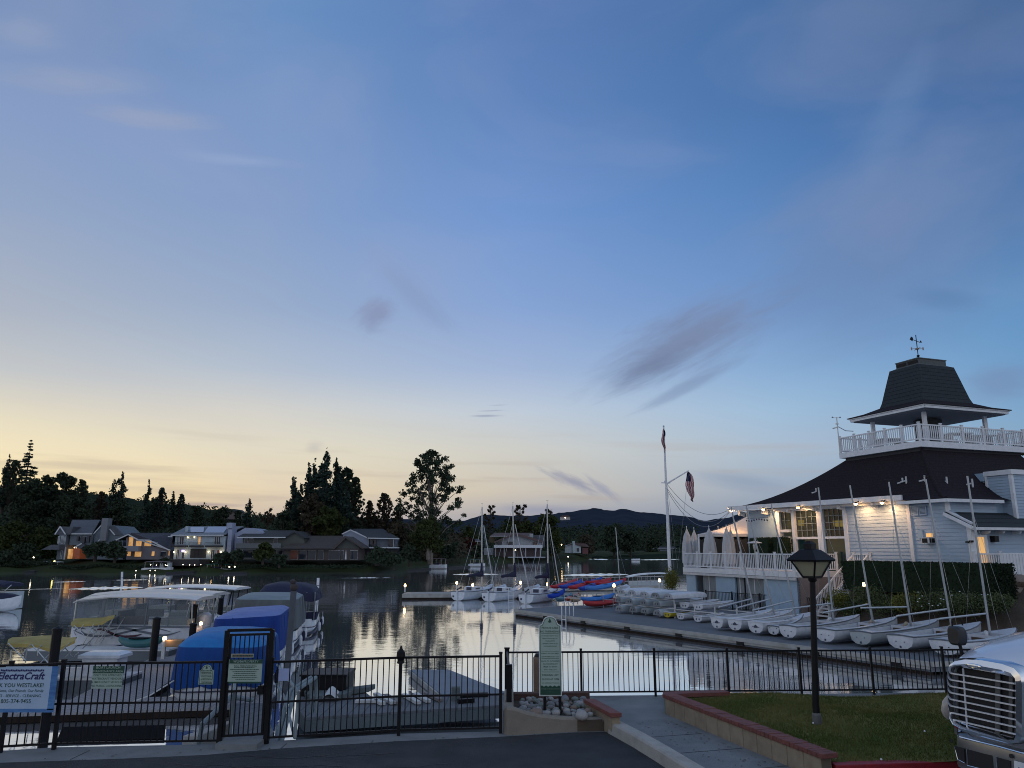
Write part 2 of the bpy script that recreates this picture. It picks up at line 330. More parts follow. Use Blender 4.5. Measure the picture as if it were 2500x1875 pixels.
ROCKM = [M('river_stone_' + k, c, c2, ns=5, r=.75, bump=.3, bs=20) for k, c, c2 in (('pale', (.34, .33, .33), (.26, .25, .25)), ('grey', (.2, .21, .22), (.14, .15, .16)), ('brown', (.22, .17, .14), (.16, .12, .1)), ('green', (.19, .22, .2), (.14, .17, .16)))]
WATER = M('lake_water', (.78, .81, .84), r=.025, metal=.88)
def water_nodes(m):
    t = m.node_tree; nn = t.nodes; ll = t.links; b = nn['Principled BSDF']
    tcn = nn.new('ShaderNodeTexCoord'); last = None
    for sc_, st_, w, det in ((1.15, (.55, 1.5, 1), .0042, 2), (4.2, (.5, 1.3, 1), .0014, 3), (.12, (1, 1.2, 1), .022, 2)):
        mp = nn.new('ShaderNodeMapping'); mp.inputs['Scale'].default_value = st_; ll.new(tcn.outputs['Object'], mp.inputs[0])
        nz = nn.new('ShaderNodeTexNoise'); nz.inputs['Scale'].default_value = sc_; nz.inputs['Detail'].default_value = det; nz.inputs['Distortion'].default_value = .5; ll.new(mp.outputs[0], nz.inputs['Vector'])
        ml = nn.new('ShaderNodeMath'); ml.operation = 'MULTIPLY'; ll.new(nz.outputs[0], ml.inputs[0]); ml.inputs[1].default_value = w
        if last is None: last = ml.outputs[0]
        else:
            ad = nn.new('ShaderNodeMath'); ad.operation = 'ADD'; ll.new(last, ad.inputs[0]); ll.new(ml.outputs[0], ad.inputs[1]); last = ad.outputs[0]
    bp = nn.new('ShaderNodeBump'); bp.inputs['Strength'].default_value = 1; bp.inputs['Distance'].default_value = 1; ll.new(last, bp.inputs['Height']); ll.new(bp.outputs[0], b.inputs['Normal'])
water_nodes(WATER)
# ------------------------------------------------------------------ the setting: lake bed, water, far land
tag(build(MB().add([(-3500, -300, -1.6), (3500, -300, -1.6), (3500, 5000, -1.6), (-3500, 5000, -1.6)], [(0, 1, 2, 3)]), 'ground', DIRT), kind='structure')
tag(build(MB().add([(-2500, -60, 0), (2500, -60, 0), (2500, 3000, 0), (-2500, 3000, 0)], [(0, 1, 2, 3)]), 'water', WATER), kind='structure')
cx = np.concatenate([np.arange(-900, 0, 60), np.arange(0, 1900, 7), np.arange(1900, 3500, 40)]).astype(float)
shx = [-900, 0, 250, 600, 800, 890, 960, 1000, 1080, 1140, 1200, 1290, 1400, 1450, 1700, 3500]; shy = [1398, 1396.5, 1399, 1398, 1397, 1396, 1389, 1383, 1379, 1375.5, 1372, 1369, 1368, 1364, 1361.5, 1361.5]
def shore(x): return Z(x, float(np.interp(x, shx, shy)), 0)
shl = np.array([shore(x)[:] for x in cx])
def noise1(x, s, sd):
    r = np.random.default_rng(sd); g = r.normal(size=4000); t = (x * s) % 3990; i = t.astype(int); f_ = t - i; f_ = f_ * f_ * (3 - 2 * f_); return g[i] * (1 - f_) + g[i + 1] * f_
rdx = [-900, 0, 150, 300, 420, 520, 600, 700, 900, 1050, 1130, 1200, 3500]; rdy = [1190, 1192, 1200, 1222, 1232, 1250, 1264, 1268, 1280, 1290, 1315, 1366, 1372]
frx = [-900, 900, 1130, 1180, 1240, 1300, 1380, 1400, 1455, 1490, 1530, 1580, 1640, 1690, 1725, 1780, 1850, 2000, 2300, 3500]; fry = [1262, 1268, 1274, 1259, 1262, 1262, 1254, 1252, 1246, 1249, 1247, 1254, 1261, 1266, 1275, 1266, 1250, 1225, 1200, 1190]
def ridge(name, ys, rx, ry, amp, fq, m, base, z0, back, rows=10, seed=3):
    V = []; nx = len(cx)
    ypx = np.interp(cx, rx, ry) + amp * noise1(cx, fq, seed) + amp * .5 * noise1(cx, fq * 3.1, seed + 1)
    for j in range(rows + 1):
        t = j / rows; e = t * t * (3 - 2 * t)
        for i, x in enumerate(cx):
            top = Y(x, ypx[i], ys); bx = Vector(base[i]); yy = bx.y + (ys - bx.y) * t
            r = ray(x, 1340); X = r.x / r.y * yy
            z = z0 + (top.z - z0) * e + (0 if j in (0, rows) else amp * ys / 1850 * 1.6 * math.sin(i * .21 + j * 1.7) * t)
            V.append((X, yy, z))
    for x in cx: r = ray(x, 1340); V.append((r.x / r.y * back, back, -1))
    F = [(j * nx + i, j * nx + i + 1, (j + 1) * nx + i + 1, (j + 1) * nx + i) for j in range(rows + 1) for i in range(nx - 1)]
    return tag(build(MB().add(V, F), name, m, smooth=True), kind='structure')
# far bank: rises gently from the waterline to the house plots
V = []; nx = len(cx)
for k, (dy, z) in enumerate(((-3, -.5), (0, .05), (1.5, .5), (9, 1.2), (22, 2.2), (80, 3.0), (400, 3.5))):
    for i, x in enumerate(cx):
        y = shl[i][1] + dy; r = ray(x, 1340); V.append((r.x / r.y * y, y, z + (.25 * math.sin(i * .35 + k) if 1 < k < 5 else 0)))
tag(build(MB().add(V, [(j * nx + i, j * nx + i + 1, (j + 1) * nx + i + 1, (j + 1) * nx + i) for j in range(6) for i in range(nx - 1)]), 'ground', BANK, smooth=True), kind='structure')
ridge('hills', 340, rdx, rdy, 2.0, .05, M('near_wooded_hill', (.030, .040, .026), (.018, .026, .02), ns=.08, r=1, bump=1.5, bs=.3, spec=0), [(s[0], max(s[1] + 40, 190), 0) for s in shl], 2.4, 420, seed=5)
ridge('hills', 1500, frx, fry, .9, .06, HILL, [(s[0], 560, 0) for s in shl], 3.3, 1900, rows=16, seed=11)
# wakes: low smooth swells crossing the lake
def wake(x0, x1, ya, yb, h=.17, n=24):
    h *= .62
    """ridge of water between the pixel columns x0..x1; ya/yb its far-edge rows at either end, lower px = nearer"""
    V = []; F = []
    for i in range(n + 1):
        t = i / n; x = x0 + (x1 - x0) * t; y = ya + (yb - ya) * t; e = sin(pi * min(1, max(0, t))) ** .6 * (.8 + .2 * sin(i * 1.9))
        c = Z(x, y, 0); w = 1.1 * e * h / .17 + .03
        V += [(c.x, c.y - w, -.004), (c.x, c.y, h * .55 * e), (c.x, c.y + .5 * w, h * e), (c.x, c.y + 1.5 * w, -.004)]
    for i in range(n):
        for k in range(3): a = i * 4 + k; F.append((a, a + 4, a + 5, a + 1))
    return tag(build(MB().add(V, F), 'water', WATER, smooth=True), kind='structure')
for a in ((125, 210, 1421.5, 1419.5, .1), (270, 366, 1416.6, 1415.5, .12), (165, 350, 1438.5, 1434, .3), (820, 955, 1411.6, 1410.6, .2), (1105, 1218, 1402.5, 1402, .22), (1408, 1545, 1364.6, 1367, .35), (1560, 1660, 1367, 1365.5, .35), (1372, 1535, 1404.5, 1402.5, .36), (0, 160, 1440, 1437, .05)):
    wake(*a)
# ------------------------------------------------------------------ the clubhouse frame: u runs left/away, v runs right/away
n_ = math.hypot(.34, .94); U = Vector((-.34 / n_, .94 / n_, 0)); VV = Vector((.94 / n_, .34 / n_, 0)); O = Vector((22.9, 40.3, 0)); UZ = Vector((0, 0, 1))
def B(a, b, z): return O + U * a + VV * b + UZ * z
def bbox(mb, a0, a1, b0, b1, z0, z1): return mb.ob(B(a0, b0, z0), U * (a1 - a0), VV * (b1 - b0), UZ * (z1 - z0))
tag(build(MB().prism([B(30, -4.2, 0)] + [B(30, 70, 0), B(-34, 70, 0), B(-34, -3.2, 0), B(-3, -3.6, 0), B(8, -4.3, 0)], (0, 0, .43)), 'ground', DOCK), kind='structure')
# shore slope with planting behind the black fence
V = []; F = []; na, nb = 30, 12
for i in range(na + 1):
    a = 8.0 - 26 * i / na
    for j in range(nb + 1):
        b = -3.1 + 5.6 * j / nb; t = j / nb
        z = .44 + (2.2 * min(1, t * 1.7) ** .8) + .12 * sin(i * 1.3 + j) * t
        if j > 7: z = .44 + 2.2 + .1
        V.append(B(a, b, z if a < 6.9 else .44))
for i in range(na):
    for j in range(nb): q = i * (nb + 1) + j; F.append((q, q + 1, q + nb + 2, q + nb + 1))
tag(build(MB().add(V, F), 'ground', DIRT, smooth=True), kind='structure')
# ------------------------------------------------------------------ clubhouse
club = thing('clubhouse', 'grey blue lakeside clubhouse with dark hipped roof and an open lookout tower', 'building', B(4, 4, .43))
def P(name, mb, m, parent=club, **k): return build(mb, name, m, parent, **k)
def lap(mb, fa, fb, z0, z1, h=.2, fixed='b', at=0.0, out=-1, th=.03):
    """lap siding boards; fa/fb give the two ends at height z"""
    z = z0
    while z < z1 - .02:
        zt = min(z + h, z1); a0, a1 = fa(z), fb(z); a0t, a1t = fa(zt), fb(zt)
        if fixed == 'b': q = [B(a0, at + out * th, z), B(a1, at + out * th, z), B(a1t, at + out * th * .25, zt), B(a0t, at + out * th * .25, zt)]; bk = VV * (-out * .1)
        else: q = [B(at + out * th, a0, z), B(at + out * th, a1, z), B(at + out * th * .25, a1t, zt), B(at + out * th * .25, a0t, zt)]; bk = U * (-out * .1)
        mb.prism(q, bk); z += h
FL = 3.05; EV = 7.22
wall = MB()
lap(wall, lambda z: 2.62, lambda z: 7.2, FL - .4, 7.0)
P('wall', wall, SID)
w2 = MB(); lap(w2, lambda z: -1.2 if z < 5.7 else -1.2 + min(1.3, (z - 5.7) / .62), lambda z: 2.42, FL - .4, 6.8, at=.02)
P('wall', w2, SID)
w3 = MB(); lap(w3, lambda z: .05, lambda z: 3.5, 6.1, 6.8, fixed='a', at=0.0); lap(w3, lambda z: .1, lambda z: 9, FL - .4, 5.7, fixed='a', at=-1.0, h=.22); P('wall', w3, SID)
core = MB(); bbox(core, .15, 7.2, .2, 12, .43, 6.9); bbox(core, -.9, .1, .25, 12, .43, 5.5); bbox(core, 13.4, 17.3, .3, 12, .43, 7.1); P('wall', core, SIDF)
# dim dining room behind the big windows
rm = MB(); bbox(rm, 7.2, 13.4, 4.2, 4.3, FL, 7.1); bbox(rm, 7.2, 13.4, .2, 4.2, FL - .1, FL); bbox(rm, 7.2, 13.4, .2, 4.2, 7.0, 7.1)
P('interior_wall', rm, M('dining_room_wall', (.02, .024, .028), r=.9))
tr = MB()
def trimbox(*q): k_ = MB(); bbox(k_, *q); P('trim', k_, WH)
for a, w in ((2.5, .14), (-1.12, .16), (7.28, .17), (9.48, .3), (11.92, .18), (13.45, .22)): trimbox(a - w, a + w * .6, -.1, .22, FL - .4, 7.0 if a > 0 else 5.55)
for q_ in ((-.08, .1, -.06, .1, 6.0, 6.8), (7.46, 13.2, -.12, .2, 6.86, 7.1), (7.4, 9.2, -.08, .16, 5.02, 5.16), (9.66, 11.74, -.08, .16, 5.02, 5.16), (12.3, 13.2, -.08, .16, 5.5, 5.68), (12.3, 13.2, -.08, .16, 5.05, 5.2)): trimbox(*q_)
tr.bar(B(0, -.07, 6.28), B(-1.35, -.07, 5.62), .12, .2)
P('trim', tr, WH)
for (a0, a1) in ((7.42, 9.1), (9.7, 11.7)):
    g = MB(); bbox(g, a0, a1, .05, .08, 5.17, 6.86); w = P('window', g, M('window_pane', (.02, .03, .035), r=.04, alpha=.5))
    mu = MB()
    for k in range(1, 4): aa = a0 + (a1 - a0) * k / 4; bbox(mu, aa - .015, aa + .015, .0, .05, 5.17, 6.86)
    for k in (1, 2, 3): zz = 5.17 + 1.69 * k / 4; bbox(mu, a0, a1, .01, .045, zz - .015, zz + .015)
    P('muntin', mu, M('leaded_bar', (.16, .2, .22), r=.5), w)
    g = MB(); bbox(g, a0, a1, .04, .1, FL, 5.02); P('window', g, M('green_dark_glass', (.012, .035, .035), r=.1))
g = MB(); bbox(g, 12.3, 13.3, .05, .08, 5.68, 6.86); w = P('window', g, MATS['window_pane']); mu = MB(); bbox(mu, 12.78, 12.81, 0, .05, 5.68, 6.86); bbox(mu, 12.3, 13.3, 0, .045, 6.25, 6.28); P('muntin', mu, MATS['leaded_bar'], w)
g = MB(); bbox(g, 12.32, 13.25, .0, .06, FL, 5.02); dr = P('door', g, GLS); fr = MB()
for q in ((12.32, 12.42, FL, 5.02), (13.15, 13.25, FL, 5.02), (12.42, 13.15, 4.9, 5.02), (12.42, 13.15, FL, FL + .15)): bbox(fr, q[0], q[1], -.04, .0, q[2], q[3])
P('door_frame', fr, WH, dr)
for a, b_, zz in ((12.9, 1.2, 6.0), (8.0, 1.4, 5.9), (10.6, 2.6, 5.9)):
    l = MB(); l.lathe([(.36, 0), (.4, .38)], B(a, b_, zz - .05), 14); P('lamp_shade', l, AMBER)
ex = MB(); bbox(ex, 10.1, 10.35, 1.0, 1.03, 5.45, 5.62); P('exit_sign', ex, GREENL)
# main roof: steep flared hip, tower deck on top
def flare(t): return t ** .62 if t < 1 else 1
E0 = [(-.35, -.45), (18.0, -.75), (18.0, 13), (-.35, 13)]; T0 = [(2.4, 1.35), (8.05, 1.35), (8.05, 9.1), (2.4, 9.1)]
ez = [6.98, 7.38, 7.4, 6.98]; secs = []
for k in range(11):
    t = k / 10; e = t ** .78; q = []
    for (ea, eb), (ta, tb), z in zip(E0, T0, ez):
        zt = z + (10.0 - z) * (t ** 1.45 * .75 + t * .25); q.append(B(ea + (ta - ea) * e, eb + (tb - eb) * e, zt))
    secs.append(q)
rf = MB(); rf.loft(secs); P('roof', rf, ROOF)
hp = MB(); hp.tube([s[0] + UZ * .03 for s in secs], .09, 6); P('roof_ridge', hp, ROOF)
fa = MB()
fa.bar(B(2.4, -.5, 7.18), B(18.0, -.78, 7.32), .1, .3); fa.bar(B(-.4, -.5, 6.88), B(2.75, -.5, 6.9), .1, .17); fa.bar(B(-.4, -.5, 6.88), B(-.4, 3.6, 6.88), .1, .17)
fa.bar(B(2.4, -.3, 6.95), B(13.6, -.3, 7.05), .1, .18)
P('fascia', fa, WH)
so_ = MB(); so_.add([B(-.35, -.45, 6.79), B(18, -.75, 7.15), B(18, .4, 7.15), B(-.35, .4, 6.79)], [(0, 1, 2, 3)]); so_.add([B(-.38, -.4, 6.8), B(.3, -.4, 6.8), B(.3, 3.6, 6.8), B(-.38, 3.6, 6.8)], [(0, 1, 2, 3)]); P('soffit', so_, WH)
for a in (4.7, 7.35, 9.55, 12.0, 14.6, 17.2):
    k = MB(); k.bar(B(a, .05, 6.88), B(a, -.42, 6.95), .2, .3); P('bracket', k, WH)
# flood lamps under the eaves
FLOODS = [(3.5, 6.98), (5.45, 7.02), (10.4, 7.06), (13.9, 7.1), (17.5, 7.15)]
for a, z in FLOODS:
    k = MB(); k.tube([B(a, -.58, z + .12), B(a, -.8, z + .05)], .03, 6); k.lathe([(.05, .1), (.09, 0), (.1, -.02)], B(a, -.84, z), 10); f_ = P('flood_lamp', k, BLK)
    k = MB(); k.lathe([(.02, -.11), (.085, -.08), (.1, -.02), (.085, .01)], B(a, -.84, z), 10); P('lamp_glass', k, M('flood_glow', (1, .55, .2), emit=30), f_)
    ld = bpy.data.lights.new('flood_lamp_light', 'SPOT'); ld.energy = {13.9: 170, 17.5: 260}.get(a, 130); ld.color = (1, .56, .25); ld.shadow_soft_size = .08; ld.spot_size = radians(150); ld.spot_blend = .6
    lo = bpy.data.objects.new('flood_lamp_light', ld); col.objects.link(lo); lo.location = B(a, -.84, z - .15); lo.rotation_euler = (VV * .55 + Vector((0, 0, -1)) if a < 17 else U * .8 + VV * .5 + Vector((0, 0, -.1))).normalized().to_track_quat('-Z', 'Y').to_euler()
# lean-to over the side door
ln = MB(); ln.prism([B(.0, -.3, 6.3), B(-1.55, -.3, 5.5), B(-1.55, -.3, 5.42), B(.0, -.3, 6.2)], VV * 9.5); P('lean_to_roof', ln, ROOFT)
k = MB(); k.bar(B(-1.6, -.35, 5.4), B(-1.6, 9.2, 5.4), .08, .14); k.bar(B(.0, -.36, 6.2), B(-1.62, -.36, 5.42), .07, .16); P('fascia', k, WH)
for b_ in (.9, 1.9, 3.1, 4.4):
    k = MB(); k.prism([B(-1.0, b_, 5.3), B(-1.5, b_, 5.3), B(-1.42, b_, 5.18), B(-1.0, b_, 5.1)], VV * .12); P('bracket', k, WH)
k = MB(); bbox(k, -1.08, -1.04, .28, .95, FL, 5.0); d_ = P('door', k, DOORL); k = MB()
for q in ((.2, .28, FL, 5.1), (.95, 1.15, FL, 5.1), (.28, .95, 5.0, 5.1)): bbox(k, -1.12, -1.0, *q)
P('door_frame', k, WH, d_)
k = MB(); bbox(k, -1.3, -1.04, 1.45, 1.75, 4.75, 5.05); P('wall_lantern', k, BLK)
k = MB(); bbox(k, -1.25, -1.1, -.0, .14, 4.2, 4.4); P('mailbox', k, BLK)
k = MB(); bbox(k, -1.35, -1.15, -.2, -.1, 4.72, 4.82); bbox(k, -1.1, -.95, -.2, -.05, 4.7, 4.78); P('security_camera', k, BLK)
# vents, air conditioner, small panels on the side wall
for a in (1.3, 1.82):
    k = MB(); bbox(k, a, a + .42, -.06, .0, 6.2, 6.68); vn = P('louver_vent', k, M('dark_recess', (.05, .06, .07), r=.8)); k = MB()
    for j in range(7): z = 6.22 + j * .064; k.prism([B(a + .03, -.1, z), B(a + .03, -.06, z + .05), B(a + .03, -.065, z + .035)], U * .36)
    bbox(k, a - .02, a + .02, -.1, -.02, 6.18, 6.7); bbox(k, a + .4, a + .44, -.1, -.02, 6.18, 6.7); bbox(k, a + .02, a + .4, -.1, -.02, 6.66, 6.7); bbox(k, a + .02, a + .4, -.1, -.02, 6.18, 6.22); P('louver', k, SID, vn)
k = MB(); bbox(k, 1.68, 2.0, -.08, 0, 4.95, 5.4); P('access_panel', k, SIDF)
k = MB(); bbox(k, 1.12, 1.5, -.05, 0, 5.02, 5.22); P('window', k, DOORL)
k = MB(); bbox(k, 1.0, 1.52, -.42, .0, 4.68, 5.0); ac = P('air_conditioner', k, WHW); k = MB(); bbox(k, 1.12, 1.44, -.44, -.42, 4.72, 4.95); P('grille', k, BLK, ac); k = MB(); bbox(k, .98, 1.0, -.4, -.05, 4.72, 4.95); P('grille', k, BLK, ac)
# boxed chimney at the right
k = MB(); lap(k, lambda z: -.55, lambda z: .95, 6.0, 8.35, at=4.25, h=.16); P('chimney', k, SID)
k = MB(); lap(k, lambda z: 4.25, lambda z: 5.5, 6.0, 8.35, fixed='a', at=-.55, h=.16); P('chimney', k, SID)
k = MB()
bbox(k, -.6, -.42, 4.18, 4.34, 5.9, 8.4); bbox(k, -.62, -.5, 5.36, 5.5, 5.9, 8.4); bbox(k, .85, .97, 4.16, 4.3, 6.9, 8.4); bbox(k, -.66, 1.0, 4.14, 5.6, 8.36, 8.62); P('chimney_trim', k, WH)
k = MB(); bbox(k, -.4, .95, 4.4, 5.4, 5.9, 8.36); P('chimney_core', k, SIDF)
k = MB(); bbox(k, 1.0, 1.6, 4.1, 4.4, 8.1, 8.55); bbox(k, 1.1, 1.55, 4.2, 4.4, 6.9, 8.1); P('chimney_duct', k, SIDF)
k = MB(); bbox(k, .1, .9, 5.6, 7, 6.2, 8.3); P('tarpaulin', k, BLUE2)
# roof pipes
for a, b_, z in ((3.2, .55, 8.35), (2.9, .5, 8.4), (1.7, .55, 8.35), (1.05, 1.4, 8.25), (.65, 2.8, 8.15), (9.9, .3, 8.25)):
    k = MB(); k.tube([B(a, b_, z - .45), B(a, b_, z + .02)], .05, 6); k.tube([B(a, b_, z - .22), B(a + .3, b_ - .1, z - .28)], .045, 6); P('roof_vent_pipe', k, WHW)
# ------------------------------------------------------------------ lookout tower
def rail(mb_rail, posts, p, q, h, n, bsp=.15, th=.045, pw=.11):
    p, q = Vector(p), Vector(q); L_ = (q - p).length
    mb_rail.bar(p + UZ * (h - .05), q + UZ * (h - .05), .09, .07); mb_rail.bar(p + UZ * .12, q + UZ * .12, .06, .07)
    k = int(L_ / bsp)
    for i in range(1, k): c = p + (q - p) * (i / k); mb_rail.bar(c + UZ * .12, c + UZ * (h - .06), th)
    for i in range(n + 1):
        c = p + (q - p) * (i / n); m_ = MB(); m_.bar(c - UZ * .05, c + UZ * (h + .05), pw); m_.bar(c + UZ * (h + .05), c + UZ * (h + .09), pw + .04); posts.append(m_)
def railing(name, pts, h, ns, m=WH, parent=club, **k):
    mb = MB(); ps = []
    for (p, q), n in zip(zip(pts[:-1], pts[1:]), ns): rail(mb, ps, p, q, h, n, **k)
    r = P(name, mb, m, parent); seen = []
    for q in ps:
        c = Vector(q.v[0])
        if any((c - s).length < .06 for s in seen): continue
        seen.append(c); P('post', q, m, r)
    return r
TA0, TA1, TB0, TB1, TZ = 2.1, 8.35, 1.0, 9.45, 10.4
k = MB(); bbox(k, TA0, TA1, TB0, TB1, TZ - .34, TZ); P('tower_deck', k, WH)
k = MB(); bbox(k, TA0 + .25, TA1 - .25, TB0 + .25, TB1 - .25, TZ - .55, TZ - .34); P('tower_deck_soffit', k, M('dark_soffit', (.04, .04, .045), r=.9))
railing('tower_railing', [B(TA1 - .08, TB0 + .08, TZ), B(TA0 + .08, TB0 + .08, TZ), B(TA0 + .08, TB1 - .08, TZ), B(TA1 - .08, TB1 - .08, TZ), B(TA1 - .08, TB0 + .08, TZ)], 1.0, (5, 5, 4, 5))
TC = (5.15, 5.2)
def tsq(h, z, hb=None): hb = hb or h; return [B(TC[0] - h, TC[1] - hb, z), B(TC[0] + h, TC[1] - hb, z), B(TC[0] + h, TC[1] + hb, z), B(TC[0] - h, TC[1] + hb, z)]
for da in (-1, 1):
    for db in (-1, 1):
        k = MB(); k.bar(B(TC[0] + da * 1.95, TC[1] + db * 2.45, TZ), B(TC[0] + da * 1.95, TC[1] + db * 2.45, 12.36), .2); P('tower_column', k, WH)
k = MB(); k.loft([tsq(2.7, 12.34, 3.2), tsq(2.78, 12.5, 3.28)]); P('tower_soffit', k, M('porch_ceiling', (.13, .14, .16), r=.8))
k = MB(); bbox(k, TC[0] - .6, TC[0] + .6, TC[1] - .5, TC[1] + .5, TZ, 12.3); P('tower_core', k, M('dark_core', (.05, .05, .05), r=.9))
k = MB()
q = tsq(2.84, 12.47, 3.34)
for i in range(4): k.bar(q[i], q[(i + 1) % 4], .1, .14); k.bar(q[i] * 1 + (B(TC[0], TC[1], 12.47) - q[i]) * -.02 + UZ * .12, q[(i + 1) % 4] + (B(TC[0], TC[1], 12.47) - q[(i + 1) % 4]) * -.02 + UZ * .12, .09, .09)
P('tower_fascia', k, WH)
k = MB(); k.loft([tsq(3.0, 12.6, 3.5), tsq(3.0, 12.65, 3.5), tsq(2.3, 12.86, 2.75), tsq(1.62, 13.2, 1.98)]); P('tower_lower_roof', k, ROOF)
k = MB(); k.loft([tsq(1.72, 13.02, 2.08), tsq(1.56, 13.5, 1.92), tsq(1.3, 14.7, 1.66), tsq(1.12, 15.55, 1.46)]); P('tower_roof', k, ROOFT)
k = MB(); k.loft([tsq(1.12, 15.54, 1.46), tsq(.86, 15.68, 1.14), tsq(.86, 15.98, 1.14), tsq(.9, 15.99, 1.18), tsq(.9, 16.05, 1.18), tsq(.1, 16.15, .1)]); cp_ = P('tower_cap', k, M('grey_cap', (.10, .11, .11), (.07, .08, .08), ns=4, r=.8))
k = MB()
for s_ in (-.8, .06): bbox(k, TC[0] + s_, TC[0] + s_ + .74, TC[1] - 1.17, TC[1] - 1.15, 15.73, 15.93)
P('vent_slot', k, BLK, cp_)
k = MB(); c0 = B(TC[0] - .85, TC[1] - 1.1, 16.05); k.tube([c0, c0 + UZ * 1.45], .025, 6); k.lathe([(.01, 0), (.09, .06), (.09, .12), (.01, .18)], c0, 8); wv = P('weather_vane', k, BLK)
k = MB(); k.tube([c0 + Vector((-.36, 0, 1.2)), c0 + Vector((.24, 0, .95))], .02, 5); k.prism([c0 + Vector((-.4, 0, 1.17)), c0 + Vector((-.24, 0, 1.04)), c0 + Vector((-.18, 0, 1.26)), c0 + Vector((-.3, 0, 1.35)), c0 + Vector((-.34, 0, 1.26))], (0, .03, 0)); k.prism([c0 + Vector((.2, 0, .98)), c0 + Vector((.34, 0, .95)), c0 + Vector((.28, 0, 1.1))], (0, .03, 0)); P('arrow', k, BLK, wv)
k = MB(); k.tube([c0 + Vector((-.36, 0, .55)), c0 + Vector((.36, 0, .55))], .016, 5); k.tube([c0 + Vector((0, -.36, .55)), c0 + Vector((0, .36, .55))], .016, 5)
for s_ in (-.36, .36): k.bar(c0 + Vector((s_, 0, .46)), c0 + Vector((s_, 0, .64)), .07, .03)
k.lathe([(.02, .48), (.12, .52), (.12, .58), (.02, .62)], c0, 8); P('compass_cross', k, COPPER, wv)
k = MB(); c0 = B(TA1 - .05, TB0 + .02, TZ); k.tube([c0, c0 + UZ * 2.35], .03, 6); k.bar(c0 + Vector((-.28, 0, 2.3)), c0 + Vector((.25, 0, 2.3)), .03); k.bar(c0 + Vector((-.3, 0, 1.6)), c0 + Vector((.05, 0, 1.7)), .1, .08); k.bar(c0 + Vector((-.1, 0, 1.9)), c0 + Vector((.08, 0, 1.9)), .08)
for s_ in (-.26, .23): k.lathe([(.02, 0), (.07, .02), (.02, .08)], c0 + Vector((s_, 0, 2.3)), 6)
k.tube([c0 + Vector((.05, 0, 1.72)), c0 + Vector((.5, 0, 1.45)), c0 + Vector((1.0, 0, 1.42))], .025, 5); P('wind_gauge', k, STEEL)
for a, b_ in ((6.4, 3.2), (3.2, 5.2), (3.4, 7.2)):
    t_ = thing('patio_table', 'slatted table up on the tower deck, ' + {6.4: 'left of the front column', 3.2: 'just right of the front column', 3.4: 'near its right end'}[a], 'table', B(a, b_, TZ), 'tables and benches on the tower deck')
    k = MB(); k.box(-.7, .7, -.5, .5, .7, .75); build(k, 'table_top', WHW, t_, world=False)
    for sx_ in (-.55, .55): k = MB(); k.box(sx_ - .05, sx_ + .05, -.4, .4, 0, .7); build(k, 'leg', WHW, t_, world=False)
# ------------------------------------------------------------------ terrace in front, storage rooms under it
DB = -3.5; DA0 = 8.0; DA1 = 20.2
k = MB(); k.prism([B(DA0, DB, FL - .32), B(DA1, DB, FL - .32), B(DA1 + 1.0, DB + .8, FL - .32), B(DA1 + 1.0, 3.5, FL - .32), B(DA0, 3.5, FL - .32)], UZ * .32); P('terrace_deck', k, WH)
k = MB(); k.bar(B(DA0, DB + .05, FL - .42), B(DA1, DB + .05, FL - .42), .1, .16); P('terrace_beam', k, WHW)
railing('terrace_railing', [B(DA1 + .9, DB + .9, FL), B(DA1 - .1, DB + .08, FL), B(DA0 + .1, DB + .08, FL), B(DA0 + .1, -.2, FL)], 1.08, (1, 7, 2), bsp=.165)
for a0_, a1_ in ((DA0, DA0 + 3.2), (14.2, 16.4), (18.9, 20.1)): lw = MB(); bbox(lw, a0_, a1_, DB + .2, DB + .32, .43, FL - .32); P('lower_wall', lw, SIDF)
k = MB(); bbox(k, DA0, DA0 + .12, DB + .2, .2, .43, FL - .32); P('lower_wall', k, BRN)
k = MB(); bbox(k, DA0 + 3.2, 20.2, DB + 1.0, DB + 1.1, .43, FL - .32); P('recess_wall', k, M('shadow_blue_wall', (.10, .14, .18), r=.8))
for a0, a1 in ((11.35, 13.3), (13.5, 14.2), (16.6, 18.2)):
    k = MB(); bbox(k, a0, a1, DB + .38, DB + .44, .43, FL - .42); d_ = P('storage_door', k, M('storage_door_paint', (.22, .25, .27), (.18, .21, .23), ns=2, r=.6, rows=.22, rowax='y', rowd=.6))
    k = MB(); m_ = (a0 + a1) / 2; bbox(k, m_ - .03, m_ + .03, DB + .33, DB + .38, .43, FL - .42); P('meeting_stile', k, WH, d_)
    k = MB(); bbox(k, m_ + .06, m_ + .12, DB + .32, DB + .37, 1.35, 1.5); P('handle', k, STEEL, d_)
# stairs from the terrace to the shore path
s0 = (-3.25, .5); s1 = (-.05, FL)
k = MB()
for i in range(14):
    b_ = s0[0] + (s1[0] - s0[0]) * i / 14; z = s0[1] + (s1[1] - s0[1]) * (i + 1) / 14; bbox(k, 5.7, 6.8, b_, b_ + .26, z - .07, z)
k.bar(B(6.8, s0[0], s0[1]), B(6.8, s1[0], s1[1] - .05), .06, .28); k.bar(B(5.7, s0[0], s0[1]), B(5.7, s1[0], s1[1] - .05), .06, .28)
P('staircase', k, WHW)
k = MB()
for a in (6.85, 5.68):
    p, q = B(a, s0[0], s0[1] + .95), B(a, s1[0], s1[1] + 1.0); k.bar(p, q, .08, .08); k.bar(p - UZ * .78, q - UZ * .78, .06, .06)
    for i in range(1, 27): t = i / 27; c = p + (q - p) * t; k.bar(c - UZ * .78, c, .035)
    for t in (0, .5, 1): c = p + (q - p) * t; k.bar(c - UZ * 1.05, c + UZ * .06, .1)
P('stair_railing', k, WH)
railing('stair_railing', [B(6.8, -.1, FL), B(5.5, -.1, FL)], 1.08, (1,))
